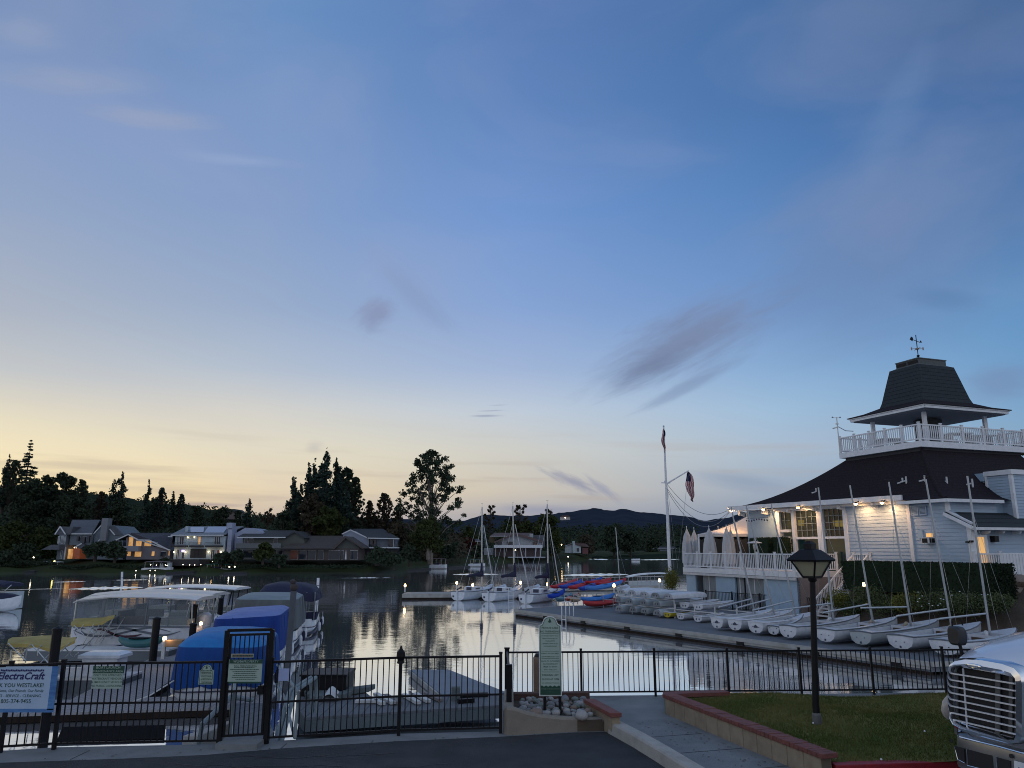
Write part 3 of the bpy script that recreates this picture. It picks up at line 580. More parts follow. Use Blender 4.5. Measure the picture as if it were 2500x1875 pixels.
k = MB(); bbox(k, 4.7, 5.5, -.5, -.05, FL - .1, FL + .25); P('planter_box', k, WH)
railing('porch_railing', [B(-1.3, -.15, FL + .1), B(-1.3, 1.65, FL + .1)], 1.05, (1,))
k = MB(); bbox(k, -1.36, -1.28, 1.7, 8, FL - .02, FL + 1.15)
for i in range(28): bbox(k, -1.385, -1.36, 1.8 + i * .22, 1.9 + i * .22, FL, FL + 1.1)
P('porch_parapet', k, WH)
k = MB(); bbox(k, -1.3, -.9, -.2, 8, FL - .2, FL + .08); P('porch_deck', k, WHW)
# ------------------------------------------------------------------ sailing dock
DZ = .45
def xy(v, z): return Vector((v[0], v[1], z))
e0, e1 = Z(1258, 1488, DZ), Z(2272, 1617, DZ)
ed = (e1 - e0).normalized(); en = Vector((ed.y * -1, ed.x, 0)); en = en if en.x > 0 else -en
far0 = e0 + en * 3.2 + ed * -1; e2 = e1 + Vector((14, 3.0, 0))
k = MB(); k.prism([xy(e0, .12), xy(e1, .12), xy(e2, .12), Vector((30, 36, .12)), xy(B(0, -2, 0), .12), xy(B(21, -3.4, 0), .12), xy(far0 + en * 1.5, .12)], (0, 0, DZ - .12))
dk = build(k, 'sailing_dock', DOCK); tag(dk, 'long grey floating dock where the sailing dinghies are parked below the clubhouse', 'dock')
k = MB(); k.bar(e0 - en * .06 + UZ * -.06, e1 - en * .06 + UZ * -.06, .12, .16); k.bar(e1 + Vector((0, -.06, -.06)), e2 + Vector((0, -.06, -.06)), .12, .16); k.bar(e0 + Vector((0, 0, -.06)), far0 + en * 1.5 + Vector((0, 0, -.06)), .12, .16)
build(k, 'edge_board', DOCKE, dk)
k = MB(); k.bar(e0 - en * .02 + UZ * -.2, e1 - en * .02 + UZ * -.2, .06, .1); build(k, 'lower_board', DOCKE, dk)
k = MB(); k.bar(e0 + en * .05 + UZ * -.36, e1 + en * .05 + UZ * -.36, .1, .22); build(k, 'float', DARKW, dk)
for t in (.13, .27, .41, .55, .69, .83, .955):
    c = e0.lerp(e1, t) - en * .1; k = MB(); k.ob(c + UZ * -.3 - ed * .2, ed * .4, en * .1, UZ * .16); build(k, 'cleat_bracket', BLK, dk)
# far finger dock with the dock lamp
k = MB(); a_ = Z(982, 1450, .5); b_ = Y(1340, 1400, a_.y + 1.5); b_.z = .5; k.prism([a_, b_, b_ + Vector((0, 3, 0)), a_ + Vector((0, 3, 0))], (0, 0, -.34)); dk2 = build(k, 'finger_dock', DOCKE); tag(dk2, 'low pale floating dock stretching left behind the moored sailboats', 'dock')
k = MB(); k.bar(a_ + UZ * -.42 + Vector((0, .1, 0)), b_ + UZ * -.42 + Vector((0, .1, 0)), .1, .2); build(k, 'float', DARKW, dk2)
def dock_light(px, py, Yd, zb, label, s=1.0, grp='lit bollard lamps on the docks'):
    c = Y(px, py, Yd); t_ = thing('dock_lamp', label, 'lamp', (c.x, c.y, zb), grp)
    k = MB(); k.lathe([(.06 * s, 0), (.05 * s, c.z - zb - .1)], (0, 0, 0), 8); build(k, 'post', WHW, t_, world=False)
    k = MB(); k.lathe([(.03, -.14), (.09, -.1), (.10, .0), (.07, .1), (.02, .14)], (0, 0, c.z - zb), 10); g = build(k, 'globe', WARM, t_, world=False)
    for v_ in g.data.vertices: pass
    return t_
dock_light(989, 1429, 72, .5, 'lit lamp alone at the left end of the low pale dock')
dock_light(1115, 1423, 76, .5, 'lit lamp directly above the first moored sailboat stern, far side of the dock')
dock_light(1154, 1428, 73, .5, 'lit lamp just left of the first sailboat cabin')
dock_light(1271, 1422.5, 72, .5, 'lit lamp between the second and third moored sailboats')
dock_light(1336.5, 1426, 70, .5, 'lit lamp at the foot of the third sailboat mast')
dock_light(1610, 1417, 60, .45, 'bright lit lamp at the left of the clubhouse flagpole foot', 1.6)
dock_light(1499, 1429, 60, .45, 'small lit lamp behind the kayak rack')
# ------------------------------------------------------------------ hulls
TT = [0, .12, .3, .5, .7, .86, .96, 1.0]
def hull_secs(Ln, W, H, bow=1.35, tr=.8, lift=.0):
    hb = [tr, .92, 1, .99, .82, .5, .2, .03]; kz = [.06, .02, 0, 0, .03, .14, .34, .6]; sz = [.86, .84, .83, .86, .92, 1.0, bow * .97, bow]
    out = []
    for t, b, kk, s in zip(TT, hb, kz, sz):
        b = b * W / 2; kk = kk * H + lift * t; s = s * H + lift * t; x = t * Ln
        h = [(x, 0, kk), (x, -.5 * b, kk + .05 * H), (x, -.85 * b, kk + (s - kk) * .3), (x, -.97 * b, kk + (s - kk) * .65), (x, -b, s)]
        out.append(h + [(x, -p[1], p[2]) for p in h[:0:-1]])
    return out
def hull_mb(Ln, W, H, **k): m = MB(); m.loft(hull_secs(Ln, W, H, **k), cap=True, closed=False); m.f.append(tuple(range(9))); return m
def open_hull(Ln, W, H, **kw):
    s = hull_secs(Ln, W, H, **kw); m = MB(); o = 0
    for q in s: m.v += q
    for i in range(len(s) - 1):
        for j in list(range(4)) + list(range(5, 9)):
            a = i * 9 + j; b = i * 9 + (j + 1) % 9; m.f.append((a, b, b + 9, a + 9))
    m.f.append(tuple(range(9))); return m
def deck_mb(Ln, W, H, ck=(1, 4), inner=.68, floor=.28, **kw):
    s = hull_secs(Ln, W, H, **kw); m = MB(); G = []
    for i, q in enumerate(s):
        p, st = Vector(q[4]), Vector(q[5]); x = p.x; yb = abs(p.y); z = p.z; cz = z + .05 * H
        G.append((Vector((x, -yb, z)), Vector((x, -yb * inner, cz)), Vector((x, yb * inner, cz)), Vector((x, yb, z))))
    for i in range(len(G) - 1):
        a, b = G[i], G[i + 1]
        m.add([a[0], a[1], b[1], b[0]], [(0, 1, 2, 3)]); m.add([a[3], a[2], b[2], b[3]], [(0, 1, 2, 3)])
        if not (ck[0] <= i < ck[1]): m.add([a[1], a[2], b[2], b[1]], [(0, 1, 2, 3)])
    fl = floor * H + kw.get('lift', 0) * .3; A, C = G[ck[0]], G[ck[1]]
    def dn(v, f=.9): return Vector((v.x, v.y * f, fl))
    for i in range(ck[0], ck[1]):
        a, b = G[i], G[i + 1]
        m.add([a[1], b[1], dn(b[1]), dn(a[1])], [(0, 1, 2, 3)]); m.add([a[2], b[2], dn(b[2]), dn(a[2])], [(0, 1, 2, 3)]); m.add([dn(a[1]), dn(a[2]), dn(b[2]), dn(b[1])], [(0, 1, 2, 3)])
    m.add([A[1], A[2], dn(A[2]), dn(A[1])], [(0, 1, 2, 3)]); m.add([C[1], C[2], dn(C[2]), dn(C[1])], [(0, 1, 2, 3)])
    return m
def gun_mb(Ln, W, H, r=.025, **kw):
    s = hull_secs(Ln, W, H, **kw); m = MB()
    m.tube([Vector(q[4]) + Vector((0, -.005, 0)) for q in s], r, 5); m.tube([Vector(q[5]) + Vector((0, .005, 0)) for q in s], r, 5); m.tube([s[0][4], Vector(s[0][4]).lerp(Vector(s[0][5]), .5) + Vector((0, 0, .03)), s[0][5]], r * 1.2, 5)
    return m
GUND = M('grey_rub_rail', (.10, .12, .15), r=.5); COCK = M('cockpit_white', (.5, .53, .58), (.42, .45, .5), ns=3, r=.4); EMB = M('emblem_print', (.05, .055, .09), r=.6)
def frame(p, q):
    """axis from stern p to bow q as (location, z-rotation, length, rise)"""
    d = Vector(q) - Vector(p); return Vector(p), math.atan2(d.y, d.x), math.hypot(d.x, d.y), d.z
def dinghy(stern, bow, W, label, mast=None, boom=None, emblem=True, H=.62, green=False, zb=.52, bz=1.32, numbers=False):
    p = Z(*stern, zb); q = Z(*bow, bz); loc, rz, Ln, _ = frame(p, q); kw = dict(bow=1.12, tr=.82, lift=(bz - zb) - 1.12 * H)
    t_ = thing('sailing_dinghy', label, 'sailboat', (loc.x, loc.y, zb), 'sailing dinghies parked in a row on the dock', rz)
    build(open_hull(Ln, W, H, **kw), 'hull', GELG if green else GEL, t_, smooth=True, world=False)
    build(deck_mb(Ln, W, H, **kw), 'deck', COCK, t_, world=False, smooth=False)
    build(gun_mb(Ln, W, H, **kw), 'rub_rail', GUND if not emblem else GEL, t_, world=False)
    if emblem:
        k = MB(); k.prism([(-.012, -.1, .28), (-.012, .1, .28), (-.012, .13, .33), (-.012, .06, .38), (-.012, 0, .42), (-.012, -.06, .38), (-.012, -.13, .33)], (.01, 0, 0)); build(k, 'emblem', EMB, t_, world=False)
        k = MB(); k.ob((Ln * .45, -W * .475, .38), (.55, .02, .02), (0, -.01, 0), (0, 0, .07)); build(k, 'number_patch', EMB, t_, world=False)
    k = MB(); k.box(-.03, .0, -.03, .03, .08, .16); k.box(-.02, .005, -.2, -.16, .3, .33); k.box(-.02, .005, .16, .2, .3, .33); build(k, 'drain_fitting', EMB, t_, world=False)
    for b_, h_ in ((.3, .05),):
        k = MB(); k.box(Ln * .35, Ln * .35 + .05, -W * .33, W * .33, H * .42, H * .48); build(k, 'thwart', COCK, t_, world=False)
    k = MB()
    for _ in range(3): x = Ln * (.2 + .3 * random.random()); k.tube([(x, -.3, .3), (x + .3, .1, .27), (x + .6, -.2, .3), (x + .8, .2, .29)], .018, 4)
    k.box(Ln * .22, Ln * .3, -.06, .06, .26, .34); build(k, 'rigging_line', EMB, t_, world=False)
    if not emblem and W > 1:
        sh = random.uniform(-.04, .04); zf = H * .86 + kw['lift'] * .6; k = MB(); k.box(Ln * (.5 + sh), Ln * (.515 + sh), -W * .3, W * .3, zf - H * .45, zf + .06); k.box(Ln * (.515 + sh), Ln * (.62 + sh), -W * .28, -W * .25, zf - H * .4, zf + .04); build(k, 'bulkhead', COCK, t_, world=False)
        k = MB(); k.box(Ln * (.49 + sh), Ln * (.499 + sh), -W * .2, W * .2, zf - H * .38, zf - .04); build(k, 'cuddy_shade', M('cuddy_shade_brown', (.07, .045, .03), r=.9), t_, world=False)  # brown block stands for the shade inside the cuddy
        k = MB(); k.tube([(Ln * (.5 + sh), -W * .2, zf + .08), (Ln * (.6 + sh), 0, zf + .13), (Ln * (.66 + sh), W * .15, zf + .07)], [.05, .08, .04], 7); build(k, 'rolled_sail', (WHW, M('tan_sailcloth', (.30, .24, .17), r=.8))[random.random() < .5], t_, world=False)
    if mast:
        mb_, mt = mast; inv = Matrix.Rotation(-rz, 4, 'Z')
        c = Y(*mb_, loc.y + sin(rz) * Ln * .58); c2 = Y(*mt, c.y - .1)
        a = inv @ (c - Vector((loc.x, loc.y, zb))); b = inv @ (c2 - Vector((loc.x, loc.y, zb)))
        dm = (b - a).normalized(); foot = a - dm * max(0, (a.z - H * .8) / max(dm.z, .2))
        k = MB(); k.tube([foot, b], [.048, .036], 8); m_ = build(k, 'mast', ALU, t_, world=False)
        k = MB(); k.tube([b - dm * .02, b + Vector((0, 0, .12))], .012, 4); k.bar(b + Vector((-.28, 0, .1)), b + Vector((.2, 0, .12)), .02, .012); 
        build(k, 'wind_vane', BLK, t_, world=False)
        k = MB()
        for yy in (-W * .46, W * .46): k.tube([(Ln * .52, yy, H * .85), a.lerp(b, .74)], .006, 3)
        k.tube([(Ln * .97, 0, H * 1.15), a.lerp(b, .74)], .006, 3)
        build(k, 'shroud', STEEL, t_, world=False)
        if boom:
            g = Y(*boom[0], c.y); g2 = Y(*boom[1], c.y - (c.y - loc.y) * boom[2]); g = inv @ (g - Vector((loc.x, loc.y, zb))); g2 = inv @ (g2 - Vector((loc.x, loc.y, zb)))
            k = MB(); k.tube([g, g2], .04, 6); build(k, 'boom', ALU, t_, world=False)
    return t_
dinghy((1751, 1536), (1885, 1487), 1.0, 'masted white dinghy with an emblem on its stern, first right of the racks', ((1835, 1461), (1785.6, 1243)), ((1834, 1462), (1754, 1483), .9))
dinghy((1795, 1541), (1935, 1488), 1.0, 'second emblem-sterned white dinghy right of the racks, between two alike', ((1881, 1461), (1823, 1240)), ((1881, 1462), (1800, 1484), .8))
dinghy((1846, 1548), (1993, 1493), 1.05, 'third emblem-sterned white dinghy, with a small scow tucked by its right side', ((1935, 1468), (1883, 1234)), ((1935, 1466), (1838, 1490), .8))
dinghy((1889, 1551), (1960, 1500), .75, 'small white scow with blotchy stern squeezed between two larger dinghies', emblem=False, H=.45)
dinghy((1925, 1559), (2098, 1501), 1.15, 'white dinghy with dark gunwale stripe directly left of the street lamp pole', ((2034, 1504), (1998, 1190)), ((2029, 1473), (1892, 1491), .8), emblem=False)
dinghy((2016, 1569), (2189, 1506), 1.15, 'white dinghy whose stern shows just right of the street lamp pole', ((2129, 1509), (2075, 1185)), ((2121, 1475), (2008, 1496), .8), emblem=False)
dinghy((2103, 1576), (2291, 1511), 1.2, 'grey green dinghy among white ones on the dock', ((2220, 1500), (2170, 1176.5)), ((2214, 1482), (2102, 1484), .6), emblem=False, green=True)
dinghy((2200, 1587), (2393, 1519), 1.35, 'large white dinghy with dark stripe, second from the right end of the dock row', ((2319, 1505), (2260, 1170)), ((2312, 1487), (2189, 1504), .7), emblem=False)
dinghy((2308, 1601), (2479, 1534), 1.5, 'large white dinghy at the right end of the dock row, behind the truck mirror', ((2412, 1511), (2361.5, 1162)), ((2406, 1498), (2291, 1511), .6), emblem=False)
# ------------------------------------------------------------------ upturned dinghies and small boats on racks
k = MB(); sv = MB()
def upturned(px, py, z, label, m, Ln=2.5, W=.66, H=.42, flip=True, name='small_dinghy', rz=radians(42), cat='dinghy', grp='small dinghies stacked on the dock rack', stern=True):
    c = Z(px, py, z); kw = dict(bow=1.05, tr=.84)
    mb = hull_mb(Ln, W, H, **kw); dm = deck_mb(Ln, W, H, **kw)
    if flip:
        for q in (mb, dm): q.v = [(a, b, H - cc) for a, b, cc in q.v]
    t_ = thing(name, label, cat, c, grp, rz)
    if flip: build(mb, 'hull', m, t_, smooth=True, world=False)
    else:
        build(open_hull(Ln, W, H, **kw), 'hull', m, t_, smooth=True, world=False); build(dm, 'deck', COCK, t_, world=False); build(gun_mb(Ln, W, H, **kw), 'rub_rail', GEL, t_, world=False)
    k = MB()
    for yy in (-.12, .06): k.box(-.012, .005, yy, yy + .06, H * .35, H * .6)
    build(k, 'stern_mark', EMB, t_, world=False)
    return t_
ordn = ['first', 'second', 'third', 'fourth', 'fifth']
for i, (px, py) in enumerate([(1516, 1452), (1543, 1455), (1573, 1459), (1600, 1462), (1632, 1464)]):
    upturned(px, py, 1.5, 'upturned %s dinghy on the top rack tier, %s from the left' % ('grey' if i == 3 else 'white', ordn[i]), GELG if i == 3 else GEL, Ln=3.9, W=.78, H=.38)
for i, (px, py) in enumerate([(1509, 1473), (1537, 1477), (1571, 1480), (1603, 1483)]):
    upturned(px, py, 1.02, 'upturned grey dinghy on the middle rack tier, %s from the left' % ordn[i], GELG, Ln=3.3)
for i, (px, py) in enumerate([(1511, 1494), (1545, 1497), (1573.5, 1500), (1604, 1505)]):
    upturned(px, py, .55, 'upturned grey dinghy on the lowest tier at dock level, %s from the left' % ordn[i], GELG)
for i, (px, py) in enumerate([(1632, 1482), (1671, 1486), (1705, 1490)]):
    upturned(px, py, .98, 'upright white dinghy on the middle tier right of the grey upturned ones, %s of three' % ordn[i], GEL, Ln=3.6, W=.8, H=.36, flip=False)
upturned(1629, 1508, .5, 'yellow-sterned small dinghy under the rack', M('yellow_hull', (.55, .45, .03), (.45, .36, .03), ns=3, r=.4), W=.62, H=.34, flip=False)
upturned(1662, 1513, .5, 'small white dinghy under the rack just right of the yellow one', GEL, W=.62, H=.34, flip=False)
upturned(1704, 1519, .5, 'small white dinghy under the rack, nearest the parked sailing dinghies', GEL, W=.66, H=.34, flip=False)
def rack(name, label, p0, p1, n, tiers, depth, rz, m):
    t_ = thing(name, label, 'boat rack', (p0.x, p0.y, DZ)); dv = Vector((cos(rz), sin(rz), 0)) * depth; top = tiers[-1]
    for i in range(n):
        c = p0.lerp(p1, i / (n - 1))
        for s_ in (0.15, 1):
            b = c + dv * s_; k = MB(); k.bar((b.x, b.y, DZ), (b.x, b.y, top + .32), .05); build(k, 'upright', m, t_)
    for z in tiers:
        for s_ in (.15, 1): k = MB(); k.bar(xy(p0 + dv * s_, z), xy(p1 + dv * s_, z), .06, .05); build(k, 'cross_rail', m, t_)
    return t_
rack('boat_rack', 'grey steel rack carrying tiers of upturned dinghies', Z(1505, 1494, .5), Z(1640, 1508, .5), 5, (.98, 1.46), 1.9, radians(42), WHW)
rack('boat_rack', 'low grey rack right of the tall one holding upright white dinghies', Z(1640, 1508, .5), Z(1790, 1524, .5), 4, (.94,), 2.6, radians(42), WHW)
# kayaks
KR = M('red_kayak_plastic', (.50, .016, .018), (.36, .012, .015), ns=3, r=.6, spec=.15); KB = M('blue_kayak_plastic', (.012, .06, .42), (.01, .04, .3), ns=3, r=.6, spec=.15); KLB = M('light_blue_kayak_plastic', (.06, .22, .60), (.05, .18, .48), ns=3, r=.6, spec=.15); KT = M('teal_kayak_plastic', (.03, .12, .16), r=.4); KO = M('orange_red_kayak_plastic', (.42, .05, .015), r=.4); KM = M('faded_red_kayak_plastic', (.55, .05, .05), (.42, .06, .06), ns=3, r=.6, spec=.15)
def kayak(px, py, z, px1, py1, z1, label, m, W=.85, H=.42, roll=0.0):
    p, q = Z(px, py, z), Z(px1, py1, z1); d = q - p; d.z = 0; Ln = d.length; rz = math.atan2(d.y, d.x)
    t_ = thing('kayak', label, 'kayak', p, 'kayaks stored on the dock', rz); S = []; rise = q.z - p.z
    for i in range(11):
        t = i / 10; w = max(.03, sin(pi * (.02 + .96 * t)) ** .75) * W / 2; h = H * (.35 + .65 * sin(pi * (.02 + .96 * t)) ** .5); zc = rise * t + .18 * (2 * t - 1) ** 4
        S.append([(Ln * t, w * cos(a) * 1.0, zc + H / 2 + h / 2 * sin(a) * (1 if sin(a) > 0 else .85)) for a in [2 * pi * j / 12 for j in range(12)]])
    k = MB(); k.loft(S); build(k, 'hull', m, t_, smooth=True, world=False)
    k = MB(); k.lathe([(.3, 0), (.33, .04), (.27, .05)], (Ln * .47, 0, H * .93 + rise * .47), 12, sx=1.5, sy=.75); build(k, 'seat_well', BLK, t_, world=False)
    return t_
kayak(1345, 1444, 1.05, 1408, 1424, 1.15, 'red kayak at the left end of the top row', KR)
kayak(1366, 1444, 1.05, 1420, 1427, 1.15, 'dark blue kayak in the top row behind the reds', KB)
kayak(1388, 1446, 1.05, 1450, 1425, 1.2, 'second red kayak in the top row', KR)
kayak(1414, 1449, 1.05, 1465, 1430, 1.15, 'deep blue kayak in the middle of the top row', KB)
kayak(1430, 1448, 1.1, 1520, 1429, 1.2, 'light blue kayak at the right end of the top row', KLB)
kayak(1430, 1432, 1.25, 1492, 1422, 1.3, 'long red kayak lying behind the top row', KR)
kayak(1402, 1437, 1.15, 1470, 1420, 1.25, 'dark blue kayak lying behind the red ones at the top', KB)
kayak(1455, 1436, 1.2, 1528, 1424, 1.3, 'red kayak at the far right behind the light blue one', KR)
kayak(1338, 1467, .5, 1378, 1452, .8, 'deep blue kayak at dock level left of the rack', KB)
kayak(1358, 1475, .5, 1396, 1462, .6, 'teal kayak low at the left of the rack', KT)
kayak(1383, 1474, .5, 1412, 1462, .6, 'orange red kayak low in the rack', KO)
kayak(1396, 1476, .5, 1416, 1464, .6, 'dark ochre kayak nose poking from the low rack', M('ochre_kayak_plastic', (.3, .16, .04), r=.4))
kayak(1419, 1476, .75, 1500, 1464, .85, 'light blue kayak resting above the faded red one', KLB)
kayak(1426, 1487, .46, 1516, 1475, .5, 'long faded red kayak on the dock in front of the kayak rack', KM, W=1.0, H=.5)
rack('kayak_rack', 'grey post rack holding red and blue kayaks', Z(1372, 1478, .5), Z(1492, 1484, .5), 6, (1.0,), 2.2, radians(55), STEEL)
# swim ladder on the dock edge
t_ = thing('dock_ladder', 'pale curved grab rail ladder on the edge of the sailing dock', 'ladder', Z(1378, 1504, DZ))
cc = Z(1380, 1503, DZ)
for s_ in (0, .42):
    k = MB(); c = cc + ed * s_; k.tube([c - en * .25 + UZ * -.9, c - en * .25 + UZ * .55, c - en * .2 + UZ * .75, c + UZ * .85, c + en * .25 + UZ * .75, c + en * .32 + UZ * .5, c + en * .32], .028, 7); build(k, 'handrail', WH, t_)
for z in (-.2, -.5): k = MB(); k.bar(cc - en * .25 + UZ * z, cc + ed * .42 - en * .25 + UZ * z, .05); build(k, 'rung', WH, t_)
# second floating ladder out by the sailboats
c0 = Z(1241, 1468, 0.0); t_ = thing('boarding_ladder', 'thin ladder standing in the water between the second and third sailboats', 'ladder', c0)
for s_ in (0, .42): k = MB(); k.tube([c0 + Vector((s_, 0, -.2)), c0 + Vector((s_, 0, 1.1))], .03, 6); build(k, 'handrail', WH, t_)
for z in (.1, .45, .8): k = MB(); k.bar(c0 + UZ * z, c0 + Vector((.42, 0, z)), .04); build(k, 'rung', WH, t_)
# ------------------------------------------------------------------ moored sailboats
def sailboat(px, py, label, mast, rzd=64, boomL=2.7):
    c = Z(px, py, 0.0); rz = radians(rzd); Ln, W, H = 6.6, 1.75, .95; kw = dict(bow=1.25, tr=.78)
    t_ = thing('moored_sailboat', label, 'sailboat', (c.x, c.y, -.05), 'moored sailboats beside the finger dock', rz)
    build(open_hull(Ln, W, H, **kw), 'hull', GEL, t_, smooth=True, world=False); build(deck_mb(Ln, W, H, ck=(1, 3), **kw), 'deck', COCK, t_, world=False); build(gun_mb(Ln, W, H, r=.03, **kw), 'rub_rail', GUND, t_, world=False)
    S = []
    for x, w, h in ((2.0, .55, .32), (2.6, .6, .38), (3.6, .5, .3), (4.6, .2, .08)): S.append([(x, -w, H * .8), (x + .02, -w * .85, H * .84 + h), (x + .02, w * .85, H * .84 + h), (x, w, H * .8)])
    k = MB(); k.loft(S); cb = build(k, 'cabin', GEL, t_, smooth=False, world=False)
    k = MB(); k.box(2.3, 2.9, -.62, -.58, .95, 1.05); k.box(2.3, 2.9, .58, .62, .95, 1.05); k.box(1.98, 2.01, -.25, .25, .85, 1.12); build(k, 'cabin_window', EMB, cb, world=False)
    k = MB(); k.prism([(-.2, .03, .1), (-.05, .03, .1), (-.02, .03, .95), (-.16, .03, .95)], (0, -.06, 0)); build(k, 'rudder', GEL, t_, world=False)
    k = MB(); k.box(-.03, -.01, .35, .5, .35, .5); build(k, 'stern_marking', EMB, t_, world=False)
    k = MB(); k.bar((-.1, 0, 1.0), (1.1, .25, 1.15), .08, .1); build(k, 'tiller_cover', NAVY, t_, world=False)
    ym = c.y + sin(rz) * 2.9; a = Y(*mast[0], ym); b = Y(*mast[1], ym); inv = Matrix.Rotation(-rz, 4, 'Z'); o_ = Vector((c.x, c.y, -.05)); a = inv @ (a - o_); b = inv @ (b - o_)
    k = MB(); k.tube([(a.x, a.y, 1.1), a, b], [.075, .07, .055], 8); build(k, 'mast', ALU, t_, world=False)
    k = MB(); k.tube([b, b + UZ * .35], .012, 4); k.bar(b + Vector((-.2, -.2, .3)), b + Vector((.2, .2, .35)), .02); build(k, 'wind_vane', ALU, t_, world=False)
    k = MB(); S = []
    for t in [0, .1, .35, .6, .85, 1]:
        r = .16 * (1.25 - .7 * t) * (.9 + .2 * sin(t * 17)); S.append([(a.x - boomL * t, a.y + r * .6 * cos(w), 2.25 - .12 * t + r * 1.2 * sin(w)) for w in [2 * pi * j / 8 for j in range(8)]])
    k.loft(S); k.tube([(a.x, a.y, 2.0), (a.x + .02, a.y, 2.9), (a.x, a.y, 3.25)], [.2, .13, .08], 8); build(k, 'sail_cover', NAVY, t_, world=False, smooth=True)
    k = MB()
    for yy in (-.8, .8): k.tube([(3.1, yy, .85), a.lerp(b, .8)], .012, 3)
    k.tube([(6.5, 0, 1.1), a.lerp(b, .8)], .012, 3); k.tube([(0, 0, .8), b], .012, 3); build(k, 'shroud', STEEL, t_, world=False)
    k = MB(); k.tube([(.02, -.5, .8), (.05, -.5, 1.3), (.05, .5, 1.3), (.02, .5, .8)], .02, 5); build(k, 'stern_rail', STEEL, t_, world=False); k = MB(); k.tube([(5.6, -.3, 1.1), (6.2, -.12, 1.6), (6.2, .12, 1.6), (5.6, .3, 1.1)], .02, 5); build(k, 'pulpit_rail', STEEL, t_, world=False)
    return t_
sailboat(1117, 1467, 'leftmost of the three white sailboats moored stern-on', ((1176, 1430), (1177, 1238)))
sailboat(1193, 1469.5, 'middle one of the three white sailboats moored stern-on', ((1256, 1432), (1252, 1235)))
sailboat(1284, 1474.5, 'rightmost moored white sailboat, its bow reaching the kayaks', ((1338, 1430), (1336, 1231)))
for (p, q), lb in zip((((1206, 1436), (1181, 1283)), ((1291, 1436), (1257.5, 1280)), ((1366, 1433), (1341, 1280)), ((1514, 1436), (1503, 1288))), ('low boat with a raked mast behind the first and second sailboats', 'low boat with a raked mast behind the second and third sailboats', 'low boat with a raked mast behind the left end of the kayak rack', 'low boat with a near upright mast behind the right end of the kayak rack')):
    c = Z(p[0], p[1] + 4, .3); t_ = thing('day_sailer', lb, 'sailboat', (c.x, c.y - 1.2, .0), 'small day sailers behind the docks', radians(75))
    build(open_hull(4.2, 1.3, .6, bow=1.2), 'hull', GELG, t_, smooth=True, world=False); build(deck_mb(4.2, 1.3, .6, bow=1.2), 'deck', COCK, t_, world=False)
    k = MB(); a = Y(*p, c.y); b = Y(*q, c.y); k.tube([a, b], [.05, .04], 6); build(k, 'mast', ALU, bpy.data.objects[t_.name]) if False else None
    inv = Matrix.Rotation(-radians(75), 4, 'Z'); o_ = Vector(t_.location); a = inv @ (a - o_); b = inv @ (b - o_); k = MB(); k.tube([(a.x, a.y, .3), a, b], [.055, .05, .04], 6); build(k, 'mast', ALU, t_, world=False)
    k = MB(); k.tube([(2.4, -.5, .5), a.lerp(b, .75)], .008, 3); k.tube([(2.4, .5, .5), a.lerp(b, .75)], .008, 3); build(k, 'shroud', STEEL, t_, world=False)
# white canopy boat beyond the flagpole
c = Z(1585, 1432, 0); t_ = thing('canopy_boat', 'boat with a long pale curved canopy moored beyond the flagpole foot', 'boat', c)
S = []; yb = c.y
for px, py, h in ((1530, 1407, 2), (1552, 1402, 4), (1580, 1399, 6), (1612, 1398, 6), (1640, 1399, 3)):
    a = Y(px, py, yb); S.append([(a.x, yb - 1, a.z - .12), (a.x, yb - .9, a.z), (a.x, yb + .9, a.z), (a.x, yb + 1, a.z - .12)])
k = MB(); k.loft(S); build(k, 'canopy', GEL, t_)
k = MB()
for px in (1545, 1562, 1580, 1598, 1616, 1632): a = Y(px, 1404, yb); k.tube([(a.x, yb, .5), a], .03, 5)
build(k, 'canopy_pole', STEEL, t_)
k = MB(); k.loft([[(x, yb - w, .0), (x, yb - w, .6), (x, yb + w, .6), (x, yb + w, .0)] for x, w in ((Y(1535, 1400, yb).x, .5), (Y(1560, 1400, yb).x, 1.0), (Y(1645, 1400, yb).x, 1.0))]); build(k, 'hull', GELG, t_)
# railings of the gangways in the background between the racks and the lake
k = MB(); p, q = Z(1375, 1432, .5), Z(1640, 1425, .5)
for z in (.9, .45): k.bar(xy(p, DZ + z), xy(q, DZ + z), .05)
for i in range(25): c = p.lerp(q, i / 24); k.bar(xy(c, DZ), xy(c, DZ + .9), .05)
o = build(k, 'gangway_railing', STEEL); tag(o, 'low grey railing running behind the kayak rack to the flagpole', 'railing')
k = MB(); p, q = Z(1300, 1432, .5), Z(1650, 1428, .5); k.prism([xy(p, .1), xy(q, .1), xy(q, .1) + Vector((0, 2, 0)), xy(p, .1) + Vector((0, 2, 0))], (0, 0, .34)); o = build(k, 'walkway_dock', DOCKE); tag(o, 'narrow pale walkway dock behind the kayaks', 'dock')
# ------------------------------------------------------------------ flagpole
fb = Y(1635, 1425, 57); ft = Y(1629, 1043, 57); t_ = thing('flagpole', 'tall white gaff-rigged flagpole at the left end of the clubhouse terrace', 'flagpole', (fb.x, fb.y, DZ))
fx = fb.x + .05
k = MB(); k.tube([(fx, 57, DZ), (fx, 57, 5), (fx + .0, 57, ft.z)], [.14, .12, .055], 10); k.lathe([(.02, 0), (.09, .08), (.02, .16)], (fx, 57, ft.z), 8); build(k, 'pole', WH, t_)
g0, g1 = Y(1632, 1182, 57), Y(1681, 1149, 57); g0.x = fx
k = MB(); k.tube([g0, g1], [.07, .045], 6); build(k, 'gaff', WH, t_); k = MB(); a = Y(1622, 1174, 57); k.tube([a, g0 + UZ * -.1], .04, 5); k.bar(g0 + Vector((-.35, 0, .1)), g0 + Vector((.35, .2, .1)), .06); build(k, 'crosstree', WH, t_)
